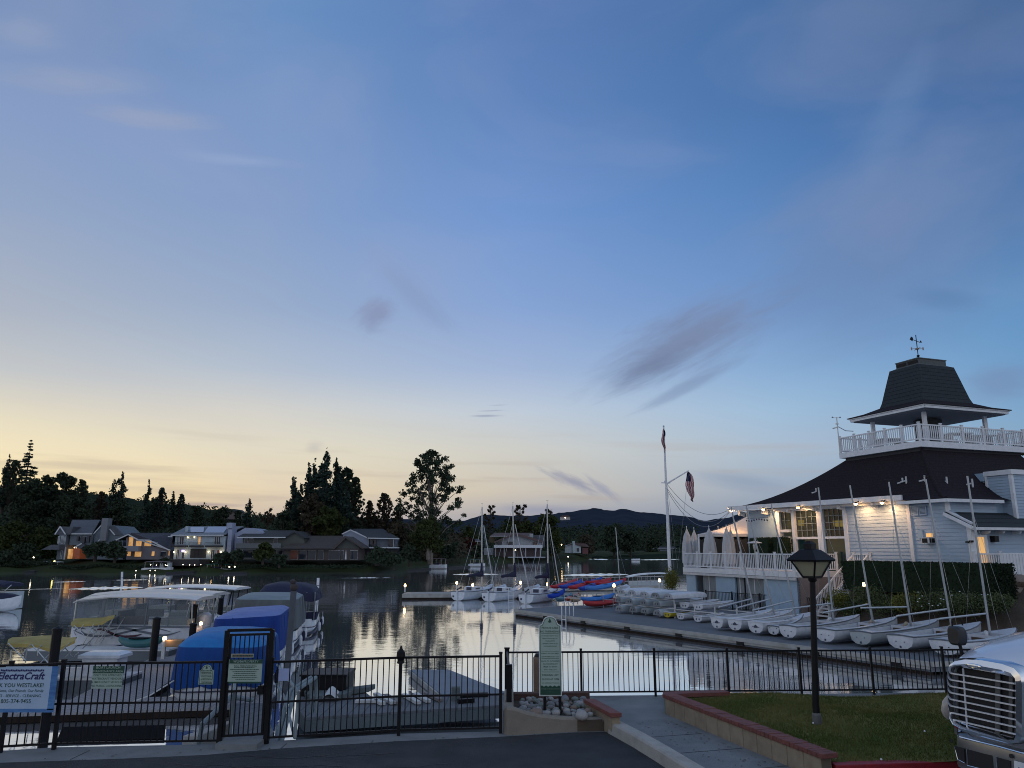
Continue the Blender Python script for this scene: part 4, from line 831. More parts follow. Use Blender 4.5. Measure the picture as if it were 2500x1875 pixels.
def catenary(a, b, sag, n=14): return [a.lerp(b, i / n) - UZ * sag * 4 * (i / n) * (1 - i / n) for i in range(n + 1)]
k = MB(); e = B(17.5, -.9, 7.2)
for s_, dz in ((1.6, 0), (1.9, -.15), (1.2, .3)): k.tube(catenary(g0 + UZ * (-.2 + dz), e + UZ * dz * .3, s_), .016, 4)
for px in (1645, 1655): k.tube([Y(px, 1390, 57), Vector((fx, 57, ft.z - 3.5))], .01, 3)
k.tube([g1, Y(1656, 1370, 57)], .01, 3); build(k, 'halyard', M('rope_grey', (.2, .21, .24), r=.8), t_)
def flag(pt, pw, h, top, name, stripes, label):
    """furled hanging cloth: folds hanging from the corner pt"""
    t_ = thing(name, label, 'flag', pt); nz_ = 12; cols = {}
    bands = [MB(), MB(), MB()]
    nu = 13
    def pos(i, j):
        t = j / nz_; u = i / nu; w = pw * (.18 + .82 * sin(pi * min(1, t * 1.1) ** .9) ** .6) if t < .95 else pw * .35
        return Vector((pt[0] + top * t + w * (u - .4) + .05 * sin(t * 9), pt[1] + .1 * sin(u * 14 + t * 3), pt[2] - h * t - .25 * u * t * h * .3))
    for j in range(nz_):
        for i in range(nu):
            c = 2 if (j < nz_ * .3 and i < nu * .5) else ((i + j // 2) % 2 if stripes else 2)
            bands[c].add([pos(i, j), pos(i + 1, j), pos(i + 1, j + 1), pos(i, j + 1)], [(0, 1, 2, 3)])
    for b_, m_, nm in zip(bands, (FLAGR, FLAGW, FLAGB), ('red_stripe', 'white_stripe', 'blue_canton')):
        if b_.v: build(b_, nm, m_, t_, fix=False)
flag(Y(1680, 1152, 57), .62, 2.1, .12, 'flag', True, 'drooping red, white and blue striped flag hanging from the gaff')
flag(Vector((fx - .04, 56.85, ft.z - .15)), -.28, 1.7, 0, 'flag', True, 'dark limp flag hanging at the very top of the flagpole')
# ------------------------------------------------------------------ terrace furniture, tent, umbrellas
UMB = M('furled_canvas', (.50, .50, .50), (.40, .40, .41), ns=3, r=.8, bump=.8, bs=8, stretch=(2, 2, .3))
def umbrella(px, b, topy, w, label):
    a = None
    r = ray(px, 1390); o = O + VV * b; t = o.dot(VV) / (r.x * VV.x + r.y * VV.y); p = r * t; c = Vector((p.x, p.y, FL)); top = Y(px, topy, c.y).z - FL
    t_ = thing('furled_umbrella', label, 'umbrella', c, 'furled white umbrellas on the terrace'); S = []; w *= 1.12
    for z, rr in ((.3, .95), (.6, 1.0), (1.3, .9), (top * .6, .8), (top * .8, .55), (top * .95, .14), (top * .99, .05)):
        S.append([((rr * w / 2) * (1 + .16 * cos(6 * q)) * cos(q), (rr * w / 2) * (1 + .16 * cos(6 * q)) * sin(q), z) for q in [2 * pi * j / 24 for j in range(24)]])
    k = MB(); k.loft(S); build(k, 'canopy', UMB, t_, smooth=True, world=False)
    k = MB(); k.lathe([(.02, 0), (.02, top + .08), (.035, top + .1), (.01, top + .16)], (0, 0, 0), 6); build(k, 'pole', WH, t_, world=False)
    k = MB(); k.lathe([(.3, 0), (.28, .08), (.06, .12)], (0, 0, 0), 12); build(k, 'base', WHW, t_, world=False)
for a in ((1681, -2.6, 1289, .72, 'leftmost furled umbrella, close to the railing corner'), (1699, -.6, 1292, .66, 'furled umbrella second from the left, its lower edge lit warm'), (1736, -2.5, 1288, .86, 'widest furled umbrella, in the middle of the terrace row'), (1759, -.6, 1290, .62, 'slim furled umbrella just right of the widest one'), (1779, -2.3, 1286, .66, 'furled umbrella left of the dark hedge screens, in front'), (1789, -.8, 1287, .5, 'narrow furled umbrella half hidden at the edge of the hedge screens')): umbrella(*a)
def leaf_cloud(n, size, sampler, seed=1, flat=.5):
    r = np.random.default_rng(seed); C = sampler(r, n); n = len(C); A = r.normal(size=(n, 3)); A /= np.linalg.norm(A, axis=1)[:, None]; Bv = np.cross(A, r.normal(size=(n, 3))); Bv /= np.linalg.norm(Bv, axis=1)[:, None]
    s = size * (.6 + .8 * r.random(n))[:, None]; a = A * s; b = Bv * s * flat
    Vv = np.stack([C - a, C - b, C + a, C + b], 1).reshape(-1, 3); m = MB(); m.v = Vv.tolist(); m.f = [(i, i + 1, i + 2, i + 3) for i in range(0, 4 * n, 4)]; return m
def box_leaves(o, a, b, c, n, size, seed=1):
    o, a, b, c = (np.array(q[:]) for q in (o, a, b, c))
    def f_(r, n):
        t = r.random((n, 3)); ax = r.integers(0, 3, n); sd_ = r.integers(0, 2, n); t[np.arange(n), ax] = np.where(sd_, .985, .015) + r.normal(size=n) * .012
        return o + t[:, :1] * a + t[:, 1:2] * b + t[:, 2:] * c
    return leaf_cloud(n, size, f_, seed)
def hedge(name, label, o, a, b, c, n, size, m, cat='hedge', seed=1, group=None):
    t_ = thing(name, label, cat, Vector(o) + Vector(a) * .5 + Vector(b) * .5, group); k = MB(); o, a, b, c = map(Vector, (o, a, b, c)); k.ob(o + (a + b) * .01 , a * .98, b * .98, c * .985); build(k, 'inner_growth', m, t_); build(box_leaves(o, a, b, c, n, size, seed), 'leaves', m, t_, fix=False)
for a0, w, lb in ((13.6, 2.0, 'tall dark hedge screen on the terrace behind the patio heater'), (12.1, .95, 'narrow tall dark hedge screen left of the glass door')):
    c = B(a0, -.9, FL); hedge('hedge_screen', lb, c, U * w, VV * .7, UZ * 2.1, 2600, .05, HEDGE, seed=int(a0))
hc = B(13.3, -2.2, FL); t_ = thing('patio_heater', 'mushroom patio heater in front of the hedge screen', 'heater', hc)
k = MB(); k.lathe([(.04, 0), (.04, 1.5)], n=8); build(k, 'stand', STEEL, t_, world=False); k = MB(); k.lathe([(.09, 1.3), (.13, 1.55), (.1, 1.7)], n=10); build(k, 'burner', STEEL, t_, world=False); k = MB(); k.lathe([(.5, 1.72), (.42, 1.78), (.1, 1.86), (.02, 1.88)], n=20); build(k, 'reflector', WHW, t_, world=False)
# event tent at the far side of the terrace
TENT = M('tent_fabric', (.66, .62, .58), (.58, .55, .52), ns=1, r=.7)
Yt = 58; t_ = thing('event_tent', 'white peaked event tent glowing warm at the end of the terrace', 'tent', (17, 60, FL))
pk = Y(1838, 1252, 60); w0 = Y(1705, 1304, 57); w1 = Y(1905, 1303, 57); w2 = Y(1960, 1290, 64); w3 = Y(1760, 1290, 66)
k = MB(); cs = [w0, w1, w2, w3]; nseg = 6
for i in range(4):
    a, b = cs[i], cs[(i + 1) % 4]; rows = []
    for r_ in range(nseg + 1):
        t = r_ / nseg; sag = .16 * sin(pi * t) * .9; rows.append([a.lerp(pk, t) - UZ * sag * (pk.z - a.z), b.lerp(pk, t) - UZ * sag * (pk.z - a.z)])
    for r_ in range(nseg): k.add([rows[r_][0], rows[r_][1], rows[r_ + 1][1], rows[r_ + 1][0]], [(0, 1, 2, 3)])
build(k, 'roof', TENT, t_, smooth=True)
k = MB()
for i in range(4):
    a, b = cs[i], cs[(i + 1) % 4]; nn_ = 14
    for j in range(nn_): p, q = a.lerp(b, j / nn_), a.lerp(b, (j + 1) / nn_); m_ = (p + q) / 2; k.add([p, q, q - UZ * .28, m_ - UZ * .42, p - UZ * .28], [(0, 1, 2, 3, 4)])
build(k, 'valance', TENT, t_)
for c in cs: k = MB(); k.bar((c.x, c.y, FL), c, .1); build(k, 'pole', WH, t_)
k = MB(); k.add([w0 - UZ * .2, w1 - UZ * .2, Vector((w1.x, w1.y, FL)), Vector((w0.x, w0.y, FL))], [(0, 1, 2, 3)]); build(k, 'side_wall', M('tent_dark_side', (.05, .045, .04), r=.9), t_)
# string of small warm lights and blinds near the terrace corner eave
k = MB(); c = B(15.6, -1.0, 6.3)
for i in range(9): p = c - U * .28 * i - UZ * .05 * sin(i); k.lathe([(.02, 0), (.05, .05), (.04, .12)], p, 6)
k.bar(c + UZ * .2, c - U * 2.4 + UZ * .2, .02); o = build(k, 'bunting', FLAGB); tag(o, 'small dark bunting strung under the eave above the tent', 'bunting')
# dome grill cover on the terrace
k = MB(); k.lathe([(.32, 0), (.3, .12), (.2, .22), (.05, .27)], B(8.3, -1.6, FL + 1.0), 14); o = build(k, 'dome_lamp', GEL, smooth=True); tag(o, 'small white dome showing just above the terrace railing', 'dome')
# ------------------------------------------------------------------ planting right of the stairs
hedge('box_hedge', 'long clipped dark hedge below the side wall of the clubhouse', B(-3.8, -2.3, 2.15), U * 9.3, VV * 1.6, UZ * 1.57, 16000, .055, HEDGE, seed=4)
def ball(c, rx, ry, rz_, n, size, seed, lobes=5):
    c = np.array(c[:]); r0 = np.random.default_rng(seed); LC = [np.array((0, 0, 0))] + [r0.normal(size=3) * .35 for _ in range(lobes)]
    def f_(r, n):
        d_ = r.normal(size=(n, 3)); d_ /= np.linalg.norm(d_, axis=1)[:, None]; rad = (.55 + .45 * r.random(n) ** .6)[:, None]; l = np.array(LC)[r.integers(0, len(LC), n)]; s = np.where(r.random((n, 1)) < .3, 1, .62)
        p = (d_ * rad * s + l * .75) * np.array((rx, ry, rz_)); return p + c
    return leaf_cloud(n, size, f_, seed)
def shrub(px, py, b, r_, h, label, m, n=2600, size=.05, seed=1):
    rr = ray(px, py); o = O + VV * b; t = o.dot(VV) / (rr.x * VV.x + rr.y * VV.y); p = rr * t + Vector((0, 0, CAMH))
    t_ = thing('shrub', label, 'shrub', (p.x, p.y, p.z - h), 'shrubs on the slope below the hedge'); build(ball(p, r_, r_, h, n, size, seed), 'foliage', m, t_, fix=False)
    k = MB(); k.tube([(p.x, p.y, p.z - h - .1), (p.x, p.y, p.z)], .04, 5); build(k, 'stem', BARK, t_)
shl_ = [(2050, 1462, -2.9, .85, .5, 'yellow green shrub at the foot of the stairs', SHRUBY), (2125, 1458, -3.0, 1.1, .6, 'rounded grey green shrub under the hedge with a small lamp beside it', SHRUB), (2080, 1485, -2.9, .7, .4, 'low shrub behind the black fence below the stairs', SHRUB), (2170, 1476, -3.0, .95, .5, 'olive shrub behind the fourth dinghy mast', SHRUB), (2215, 1474, -3.0, .9, .5, 'bushy shrub in the middle of the slope', SHRUBY), (2275, 1474, -3.0, 1.0, .5, 'silvery green shrub right of the middle of the slope', SHRUB), (2330, 1474, -3.0, .95, .5, 'white flowering rose bush left one', SHRUB), (2375, 1474, -3.0, .95, .5, 'white flowering rose bush under the right end of the hedge', SHRUB), (2430, 1475, -2.7, .8, .45, 'dark low shrub right of the rose bushes', SHRUB), (1640, 1415, -6.0, .6, .9, 'green bush at the foot of the flagpole', SHRUBY)]
for i, (px, py, b, r_, h, lb, m) in enumerate(shl_): shrub(px, py, b, r_, h, lb, m, seed=20 + i)
rs_ = random.Random(5); k = MB()
for i in range(26):
    c = Y(rs_.uniform(2240, 2420), rs_.uniform(1445, 1482), 36.6 - rs_.random()); k.lathe([(.01, 0), (.04, .015), (.01, .04)], c, 5)
o = build(k, 'rose_blooms', WH); tag(o, 'scattered small white blooms over the rose bushes', 'flowers', kind='stuff')
c = Y(2109, 1428, 39.6); t_ = thing('garden_lamp', 'small lit garden lamp in front of the clipped hedge', 'lamp', c - UZ * .6); k = MB(); k.lathe([(.02, 0), (.02, .5)], c - UZ * .6, 6); build(k, 'post', BLK, t_); k = MB(); k.lathe([(.05, -.08), (.07, 0), (.05, .1), (.01, .13)], c, 8); build(k, 'globe', WARM, t_)
# boulders and steps right of the hedge
for i, (px, py, r_) in enumerate(((2460, 1440, .9), (2495, 1470, 1.1), (2440, 1480, .6), (2480, 1415, .8))):
    c = Y(px, py, 37.5); k = MB(); S = []
    for j in range(5): t = j / 4; rr = r_ * sin(pi * (.12 + .76 * t)); S.append([(c.x + rr * (1 + .2 * random.random()) * cos(q), c.y + rr * .7 * sin(q), c.z - r_ * .5 + r_ * .8 * t) for q in [2 * pi * w / 9 for w in range(9)]])
    k.loft(S); o = build(k, 'boulder', ROCKM[2], smooth=True); tag(o, ('wide brown boulder on the slope at the right edge', 'largest brown boulder above the dinghies at the right edge', 'small brown boulder beside the last dinghy mast', 'upper boulder under the porch parapet')[i], 'boulder', 'boulders on the slope')
# ------------------------------------------------------------------ black fence behind the dinghies
def metal_fence(name, label, pts, h, ns, bsp=.11, z0=.1, mid=None, pw=.06, bw=.02, cat='fence', rails=True, group=None):
    t_ = thing(name, label, cat, pts[0], group); k = MB(); first = True
    for (p, q), n in zip(zip(pts[:-1], pts[1:]), ns):
        L_ = (q - p).length; k.bar(p + UZ * h, q + UZ * h, .045, .04); k.bar(p + UZ * z0, q + UZ * z0, .035, .035)
        if mid: k.bar(p + UZ * mid, q + UZ * mid, .035, .035)
        m_ = int(L_ / bsp)
        for i in range(1, m_): c = p.lerp(q, i / m_); k.bar(c + UZ * z0, c + UZ * h, bw)
        for i in range(0 if first else 1, n + 1):
            c = p.lerp(q, i / n); kk = MB(); kk.bar(c, c + UZ * (h + .05), pw); kk.box(c.x - pw * .6, c.x + pw * .6, c.y - pw * .6, c.y + pw * .6, c.z + h + .05, c.z + h + .08); build(kk, 'post', BLK, t_)
        first = False
    build(k, 'pickets', BLK, t_); return t_
f0, f1, f2 = Z(1723, 1443, 1.55), Z(2100, 1468, 1.55), Z(2510, 1493, 1.55)
metal_fence('metal_fence', 'black picket fence between the dinghies and the clubhouse slope', [xy(f0, DZ), xy(f1, DZ), xy(f2, DZ)], 1.1, (5, 5), bsp=.13, pw=.08, bw=.022)
# ------------------------------------------------------------------ houses along the far shore
WALLC = {}
def wallm(n, c): return M('wall_' + n, c, tuple(x * .82 for x in c), ns=.8, r=.8)
def roofm(n, c): return M('roof_' + n, c, tuple(x * .7 for x in c), ns=1.2, r=.9, rows=.35, rowd=.7)
TRIMF = M('far_white_trim', (.5, .52, .55), r=.6); GLF = M('far_dark_glass', (.02, .025, .035), r=.08); DKI = M('deep_shade_timber', (.03, .028, .03), r=.8)
class House:
    def __init__(s, name, label, y, px, pyb):
        s.y = y; g = Y(px, pyb, y); s.r = thing(name, label, 'house', g, 'houses along the far shore')
    def pt(s, px, py, dy=0.0):
        r = Y(px, py, s.y); return Vector((r.x, s.y + dy, r.z))
    def blk(s, name, m, x0, x1, y0, y1, d0=0.0, d1=6.0, parent=None):
        a, b = s.pt(x0, y1), s.pt(x1, y0); k = MB(); k.box(a.x, b.x, s.y + d0, s.y + d1, a.z, b.z); return build(k, name, m, parent or s.r)
    def poly(s, name, m, pts, d0=0.0, d1=6.0, parent=None):
        k = MB(); k.prism([s.pt(*p, d0) for p in pts], (0, d1 - d0, 0)); return build(k, name, m, parent or s.r)
    def win(s, x0, x1, y0, y1, m=None, n=1, d=-.06, name='window'):
        w = s.blk(name, m or GLF, x0, x1, y0, y1, d, .05); k = MB(); a, b = s.pt(x0, y1), s.pt(x1, y0); y = s.y + d - .03; t = .07
        for i in range(n + 1): x = a.x + (b.x - a.x) * i / n; k.box(x - t / 2, x + t / 2, y, y + .03, a.z, b.z)
        k.box(a.x - t / 2, b.x + t / 2, y - .01, y + .02, b.z, b.z + t); k.box(a.x - t / 2, b.x + t / 2, y - .01, y + .02, a.z - t, a.z); build(k, 'frame', TRIMF if m is not DKI else DKI, w); return w
    def slope(s, name, m, eave, ridge, d0, d1, th=.18):
        """roof plane facing the lake: eave (x0,y0,x1,y1) at depth d0, ridge at d1"""
        e0, e1 = s.pt(eave[0], eave[1], d0), s.pt(eave[2], eave[3], d0); f = (s.y + d1) / s.y
        def rp(px, py): q = Y(px, py, s.y + d1); return Vector((q.x, s.y + d1, q.z))
        r0, r1 = rp(ridge[0], ridge[1]), rp(ridge[2], ridge[3]); k = MB(); k.prism([e0, e1, r1, r0], (0, 0, th))
        bk = (d1 - d0); k.prism([r0, r1, e1 + Vector((0, 2 * bk, 0)), e0 + Vector((0, 2 * bk, 0))], (0, 0, th)); o = build(k, name, m, s.r)
        k = MB(); k.bar(e0 + Vector((0, -.05, .05)), e1 + Vector((0, -.05, .05)), .12, .2); build(k, 'fascia', TRIMF if m.name != 'roof_brown' else DKI, s.r); return o
    def rake(s, pts, d=-.45, w=.22, m=None):
        k = MB()
        for p, q in zip(pts[:-1], pts[1:]): k.bar(s.pt(*p, d), s.pt(*q, d), .1, w)
        return build(k, 'barge_board', m or TRIMF, s.r)
def hs(x, y): return 100 + x * .1627, 1240 + y * .1627
W1 = wallm('slate_blue', (.13, .16, .19)); R1 = roofm('slate', (.10, .11, .13))
h = House('grey_house', 'slate blue gabled house with a wide chimney at the far left', 160, 200, 1366)
h.blk('wall', W1, 137, 163, 1305, 1366, 0, 8); h.poly('wall', W1, [(137, 1305), (150, 1287), (163, 1305)], 0, 8); h.blk('wall', W1, 163.2, 222, 1305, 1331, .8, 8); h.blk('wall', W1, 170, 222, 1331, 1366, 3, 8)
h.poly('wall', W1, [(222.5, 1366), (222.5, 1304), (244, 1281), (270, 1283), (293, 1306), (293, 1366)], 1.2, 10)
h.slope('roof', R1, (163, 1304, 224, 1304), (176, 1271, 244, 1271), .2, 6); h.poly('roof', R1, [(136, 1305), (150, 1285.5), (180, 1286), (172, 1305)], -.1, 6)
h.poly('roof', R1, [(262, 1291), (271, 1281), (294, 1305), (274, 1306)], .9, 1.4); h.rake([(137, 1305), (150, 1285.5), (163, 1305)]); h.rake([(222, 1304), (244, 1280)], .9); h.rake([(262, 1291), (275, 1306)], .9)
h.blk('chimney', wallm('chimney_grey', (.17, .18, .2)), 241.5, 262.5, 1265, 1320, .2, 2); h.poly('roof', R1, [(115, 1342), (139, 1330), (158, 1330), (158, 1342)], -2, .2); h.rake([(235, 1321), (244, 1309), (252, 1320)], .9)
h.win(141, 147, 1310, 1326, n=2); h.win(149, 156, 1309, 1326, n=2); h.win(157, 161, 1311, 1326); h.win(186, 192, 1309, 1321, d=.7); h.win(198, 207, 1311, 1327, d=.7, n=2); h.win(213, 218, 1308, 1325, d=.7)
h.blk('sunroom_post', TRIMF, 158.5, 160, 1335, 1366, -.2, 0); h.win(164, 172, 1340, 1364, WARMW, n=2, d=2.9); h.win(176, 196, 1338, 1364, M('dim_lit_room', (.32, .08, .03), (.03, .015, .01), ns=1.2, emit=.22), n=3, d=2.9); h.win(147, 153, 1344, 1364)
k = MB()
for px, py in ((167, 1337), (172, 1337.5), (187, 1345), (189, 1344), (180, 1356)): k.lathe([(.02, -.14), (.14, 0), (.02, .14)], h.pt(px, py, -.3 + 2.5), 8)
build(k, 'room_lamp', M('house_lamp_glow', (1, .6, .3), emit=5), h.r)
h.poly('porch_roof', R1, [(182, 1336), (200, 1326), (208, 1331), (196, 1340)], 0, 3); h.rake([(183, 1336), (200, 1327)], -.1)
W2 = wallm('lilac_grey', (.17, .165, .19)); R2 = roofm('plum_grey', (.055, .055, .07))
h = House('lamplit_house', 'low gabled house with glowing orange windows and a solid balcony', 158, 360, 1366)
h.poly('wall', W2, [(306, 1365), (306, 1313), (316, 1307), (341, 1319), (368, 1320), (412, 1342), (412, 1366), (306, 1366)], .3, 8)
h.slope('roof', R2, (341, 1318.5, 418, 1344), (320, 1303, 424, 1303), -.3, 7); h.poly('roof', R2, [(285.5, 1319), (316, 1304.5), (341, 1318), (368, 1319), (366, 1316), (330, 1303), (316, 1302.5)], -.4, 6)
h.rake([(285.5, 1319), (316, 1305), (341, 1318.3), (368, 1319), (416, 1343.5)], -.5)
h.blk('balcony', wallm('balcony_lilac', (.24, .24, .28)), 298, 345, 1333, 1346, -1.2, .3); h.win(313, 325, 1311, 1333, WARMW, n=1, d=.2); h.win(331, 345, 1320.5, 1333, WARMW, n=2, d=.2); h.win(352, 369, 1320.5, 1333, WARMW, n=2, d=.2)
h.win(310, 319, 1347, 1357, WARMW, d=.2); h.win(328, 344, 1347, 1359, WARMW, n=2, d=.2); h.win(369.5, 376.5, 1346.5, 1357, WARMW, d=.2); h.win(391, 405, 1347, 1359, n=2, d=.2); h.win(411, 414, 1345, 1356, WARMW, d=.1); h.win(375, 384, 1325, 1335, d=.2)
h.blk('skylight', GEL, 391, 402, 1308, 1310.5, 3.5, 4)
W3 = wallm('white_stucco', (.36, .43, .48)); R3 = roofm('pale_tile', (.20, .23, .27)); W3P = wallm('lavender_stucco', (.30, .34, .46))
h = House('white_house', 'large white two storey house with three small balconies and wall lamps', 157, 485, 1366)
h.blk('wall', W3, 423, 551, 1309, 1366, 0, 9); h.poly('wall', W3P, [(566, 1345), (566, 1303), (593, 1288), (612, 1289), (637, 1300), (637, 1345)], 1.5, 9); h.blk('wall', W3P, 551.5, 566, 1290, 1350, .3, 3)
h.slope('roof', R3, (420, 1307.5, 549, 1307.5), (456, 1287, 594, 1287), -.6, 7); h.blk('chimney', W3P, 551, 566.5, 1276, 1292, .3, 2.2); h.blk('chimney', W3, 441.5, 449.5, 1284, 1302, 2, 3.2)
k = MB(); a, b = h.pt(452, 1303, .9), h.pt(492, 1303, .9); c, d_ = Y(462, 1291, 162.2), Y(498, 1291, 162.2); k.prism([a + UZ * .3, b + UZ * .3, d_ + UZ * .3, c + UZ * .3], (0, 0, .06)); a, b = h.pt(494, 1304, .9), h.pt(542, 1304, .9); c, d_ = Y(508, 1290, 162.2), Y(556, 1290, 162.2); k.prism([a + UZ * .3, b + UZ * .3, d_ + UZ * .3, c + UZ * .3], (0, 0, .06)); build(k, 'solar_panel', M('solar_glass', (.25, .3, .38), r=.12, metal=.7), h.r)
for x0, x1 in ((422, 459), (466, 498), (505, 545)):
    b_ = h.blk('balcony', DKI, x0, x1, 1331.5, 1335.5, -1.0, 0); k = MB(); a, b = h.pt(x0, 1325), h.pt(x1, 1325); k.bar(Vector((a.x, h.y - 1, a.z)), Vector((b.x, h.y - 1, a.z)), .06)
    for i in range(16): x = a.x + (b.x - a.x) * i / 15; k.bar((x, h.y - 1, a.z - .5), (x, h.y - 1, a.z), .03)
    build(k, 'railing', DKI, b_)
for x0, x1, m, n in ((438, 450, None, 2), (483.5, 491, WARMW, 1), (523, 539, None, 3), (432, 436, None, 1)): h.win(x0, x1, 1310.5, 1329, m, n)
h.win(429.5, 438.5, 1342, 1364, n=2); h.win(443, 451, 1349, 1364, n=1); h.win(464.5, 504, 1341, 1361, DKI, n=4); h.win(514, 525, 1342, 1364, n=2); h.win(529, 536, 1343, 1358, M('red_door', (.12, .012, .012), r=.5), n=1)
k = MB()
for px, py in ((426, 1348), (454.5, 1348), (510.5, 1347), (540.5, 1347.5), (460, 1312), (476, 1311)): k.lathe([(.02, -.15), (.15, 0), (.02, .15)], h.pt(px, py, -.3), 8)
build(k, 'wall_lamp', M('wall_lamp_glow', (1, .78, .42), emit=7), h.r)
for px in (426, 454.5, 510.5, 540.5):
    ld = bpy.data.lights.new('wall_lamp_light', 'POINT'); ld.energy = 14; ld.color = (1, .75, .4); ld.shadow_soft_size = .15; lo = bpy.data.objects.new('wall_lamp_light', ld); col.objects.link(lo); lo.location = h.pt(px, 1348, -.7)
h.blk('lit_sign', PURP, 443.7, 451, 1342.5, 1347, -.15, -.1)
h.blk('terrace_wall', DKI, 412, 515, 1365, 1380, -6, -.5); h.blk('terrace_post', W3, 433, 442, 1372, 1388, -8, -7); h.blk('terrace_post', W3, 450, 458, 1371, 1388, -8, -7)
W4 = wallm('moss_grey', (.085, .095, .09)); R4 = roofm('charcoal', (.045, .05, .056))
h = House('balcony_house', 'dark flat fronted two storey house with a long balcony, right of the white one', 156, 650, 1366)
h.poly('wall', W4, [(592, 1366), (592, 1313), (698, 1313), (720, 1299), (742, 1313), (742, 1366)], .2, 9); h.slope('roof', R4, (582, 1313, 700, 1313), (610, 1297, 722, 1297), -.8, 6); h.poly('roof', R4, [(698, 1313), (716, 1297), (724, 1296.5), (747, 1314), (742, 1314), (720, 1300)], -.3, 8)
h.blk('balcony', wallm('balcony_grey', (.13, .14, .15)), 581, 691, 1326.5, 1340, -1.4, -1.2); h.blk('balcony_floor', W4, 581, 691, 1339, 1342, -1.4, .2)
for x0, x1, y0, y1, n in ((596, 604, 1315, 1327, 1), (607, 618, 1315, 1327, 2), (668, 678, 1315, 1327, 1), (593, 617, 1345, 1362, 4), (674, 690, 1344, 1353, 2)): h.win(x0, x1, y0, y1, n=n, d=.1)
W5 = wallm('brown_timber', (.085, .07, .065)); R5 = roofm('brown', (.075, .062, .058))
h = House('ranch_house', 'long low brown ranch house with a row of tall framed windows', 154, 800, 1368)
h.blk('wall', W5, 690, 876, 1339, 1368, .3, 9); h.poly('wall', W4, [(815, 1339), (845, 1313), (878, 1339)], .25, 6); h.slope('roof', R5, (686, 1341, 816, 1341), (752, 1310, 844, 1310), -.6, 7); h.poly('roof', R5, [(812, 1341), (843, 1309), (848, 1310), (890, 1338), (886, 1340), (846, 1314), (818, 1341)], -.8, 7)
for x0, x1, n, m in ((708, 727, 2, M('curtained_glow', (.10, .03, .015), (.02, .01, .01), ns=1.5, emit=.12)), (730, 749, 3, None), (751, 771, 3, None), (775, 790, 1, None), (801, 830, 3, None), (833, 838, 1, None), (854, 873, 3, None)): h.win(x0, x1, 1344, 1365, m, n, d=.2)
k = MB(); c = h.pt(852, 1360, -3); S = [[(c.x + .18 * q * cos(w), c.y + .18 * q * sin(w), c.z + z) for w in [2 * pi * j / 8 for j in range(8)]] for z, q in ((-.5, .2), (-.4, 1), (.8, .5), (1.4, .1))]; k.loft(S); build(k, 'patio_umbrella', TRIMF, h.r)
W6 = wallm('pale_blue_board', (.24, .28, .36)); R6 = roofm('navy_grey', (.05, .055, .065))
h = House('gabled_white_house', 'pale blue white gabled house with an upper balcony, right of the ranch house', 160, 905, 1366)
h.poly('wall', W6, [(837, 1337), (837, 1304), (856, 1295), (900, 1314), (900, 1340), (860, 1340)], .3, 8); h.blk('wall', W6, 901, 966, 1315, 1336, 1.2, 8); h.blk('wall', DKI, 870, 968, 1340, 1368, .8, 8)
h.slope('roof', R6, (900, 1314.5, 976, 1316), (858, 1293, 934, 1293), -.6, 7); h.rake([(835, 1304), (856, 1293.8), (901, 1315)], -.1)
h.win(902, 910, 1317, 1333, d=1.1); h.win(912, 919, 1317, 1333, d=1.1); h.win(947, 962, 1317, 1333, n=2, d=1.1); h.blk('balcony_floor', TRIMF, 899, 975, 1336, 1338.5, -.4, 1.2)
k = MB(); a, b = h.pt(901, 1328), h.pt(974, 1328)
for i in range(26): x = a.x + (b.x - a.x) * i / 25; k.bar((x, h.y - .3, a.z - .7), (x, h.y - .3, a.z), .04)
k.bar((a.x, h.y - .3, a.z), (b.x, h.y - .3, a.z), .06); build(k, 'railing', W4, h.r); h.blk('post', TRIMF, 960.5, 962, 1315, 1337, -.4, -.2)
h.win(985, 999, 1344, 1364, DKI, n=2); 
W7 = wallm('cream_stucco', (.33, .35, .38)); R7 = roofm('tile_brown', (.12, .08, .075))
h = House('terracotta_house', 'white balconied house with a shallow brown tile roof behind the sailboat masts', 285, 1260, 1362)
h.poly('wall', W7, [(1209, 1337), (1209, 1322), (1256, 1305), (1322, 1322), (1322, 1338)], .5, 12); h.blk('wall', wallm('shaded_brown', (.07, .05, .05)), 1205, 1322, 1338, 1361, 2, 12)
h.poly('roof', R7, [(1205, 1323), (1256, 1302), (1300, 1312), (1326, 1322), (1324, 1325), (1256, 1306.5), (1207, 1326)], -1, 12); h.slope('roof', R7, (1196, 1309, 1300, 1309), (1208, 1302, 1296, 1302), 4, 14)
h.blk('balcony', TRIMF, 1206, 1324, 1331, 1337.5, -2.2, -1.9); h.win(1214, 1226, 1322, 1330, n=2, d=.3); h.win(1238, 1252, 1322, 1330, n=2, d=.3); h.win(1301, 1312, 1323, 1330, n=1, d=.3); h.blk('chimney', W7, 1293.5, 1302, 1302.5, 1316, 2, 5)
for px in (1209, 1230, 1256, 1282, 1306, 1318): h.blk('column', W7, px, px + 2.2, 1338, 1361, -1.6, -1)
h.blk('patio_wall', W7, 1240, 1330, 1359, 1361.5, -5, -4.5); h.blk('wall', wallm('grey_wing', (.09, .1, .12)), 1304, 1334, 1305, 1336, 12.5, 20); h.blk('wall', wallm('ochre_wing', (.16, .12, .08)), 1193, 1207, 1309, 1324, 9, 14); h.blk('wall', W7, 1181, 1204, 1338, 1357, 4, 10)
h = House('cottage', 'small white gabled cottage with a tall chimney beyond the right hand masts', 330, 1400, 1362)
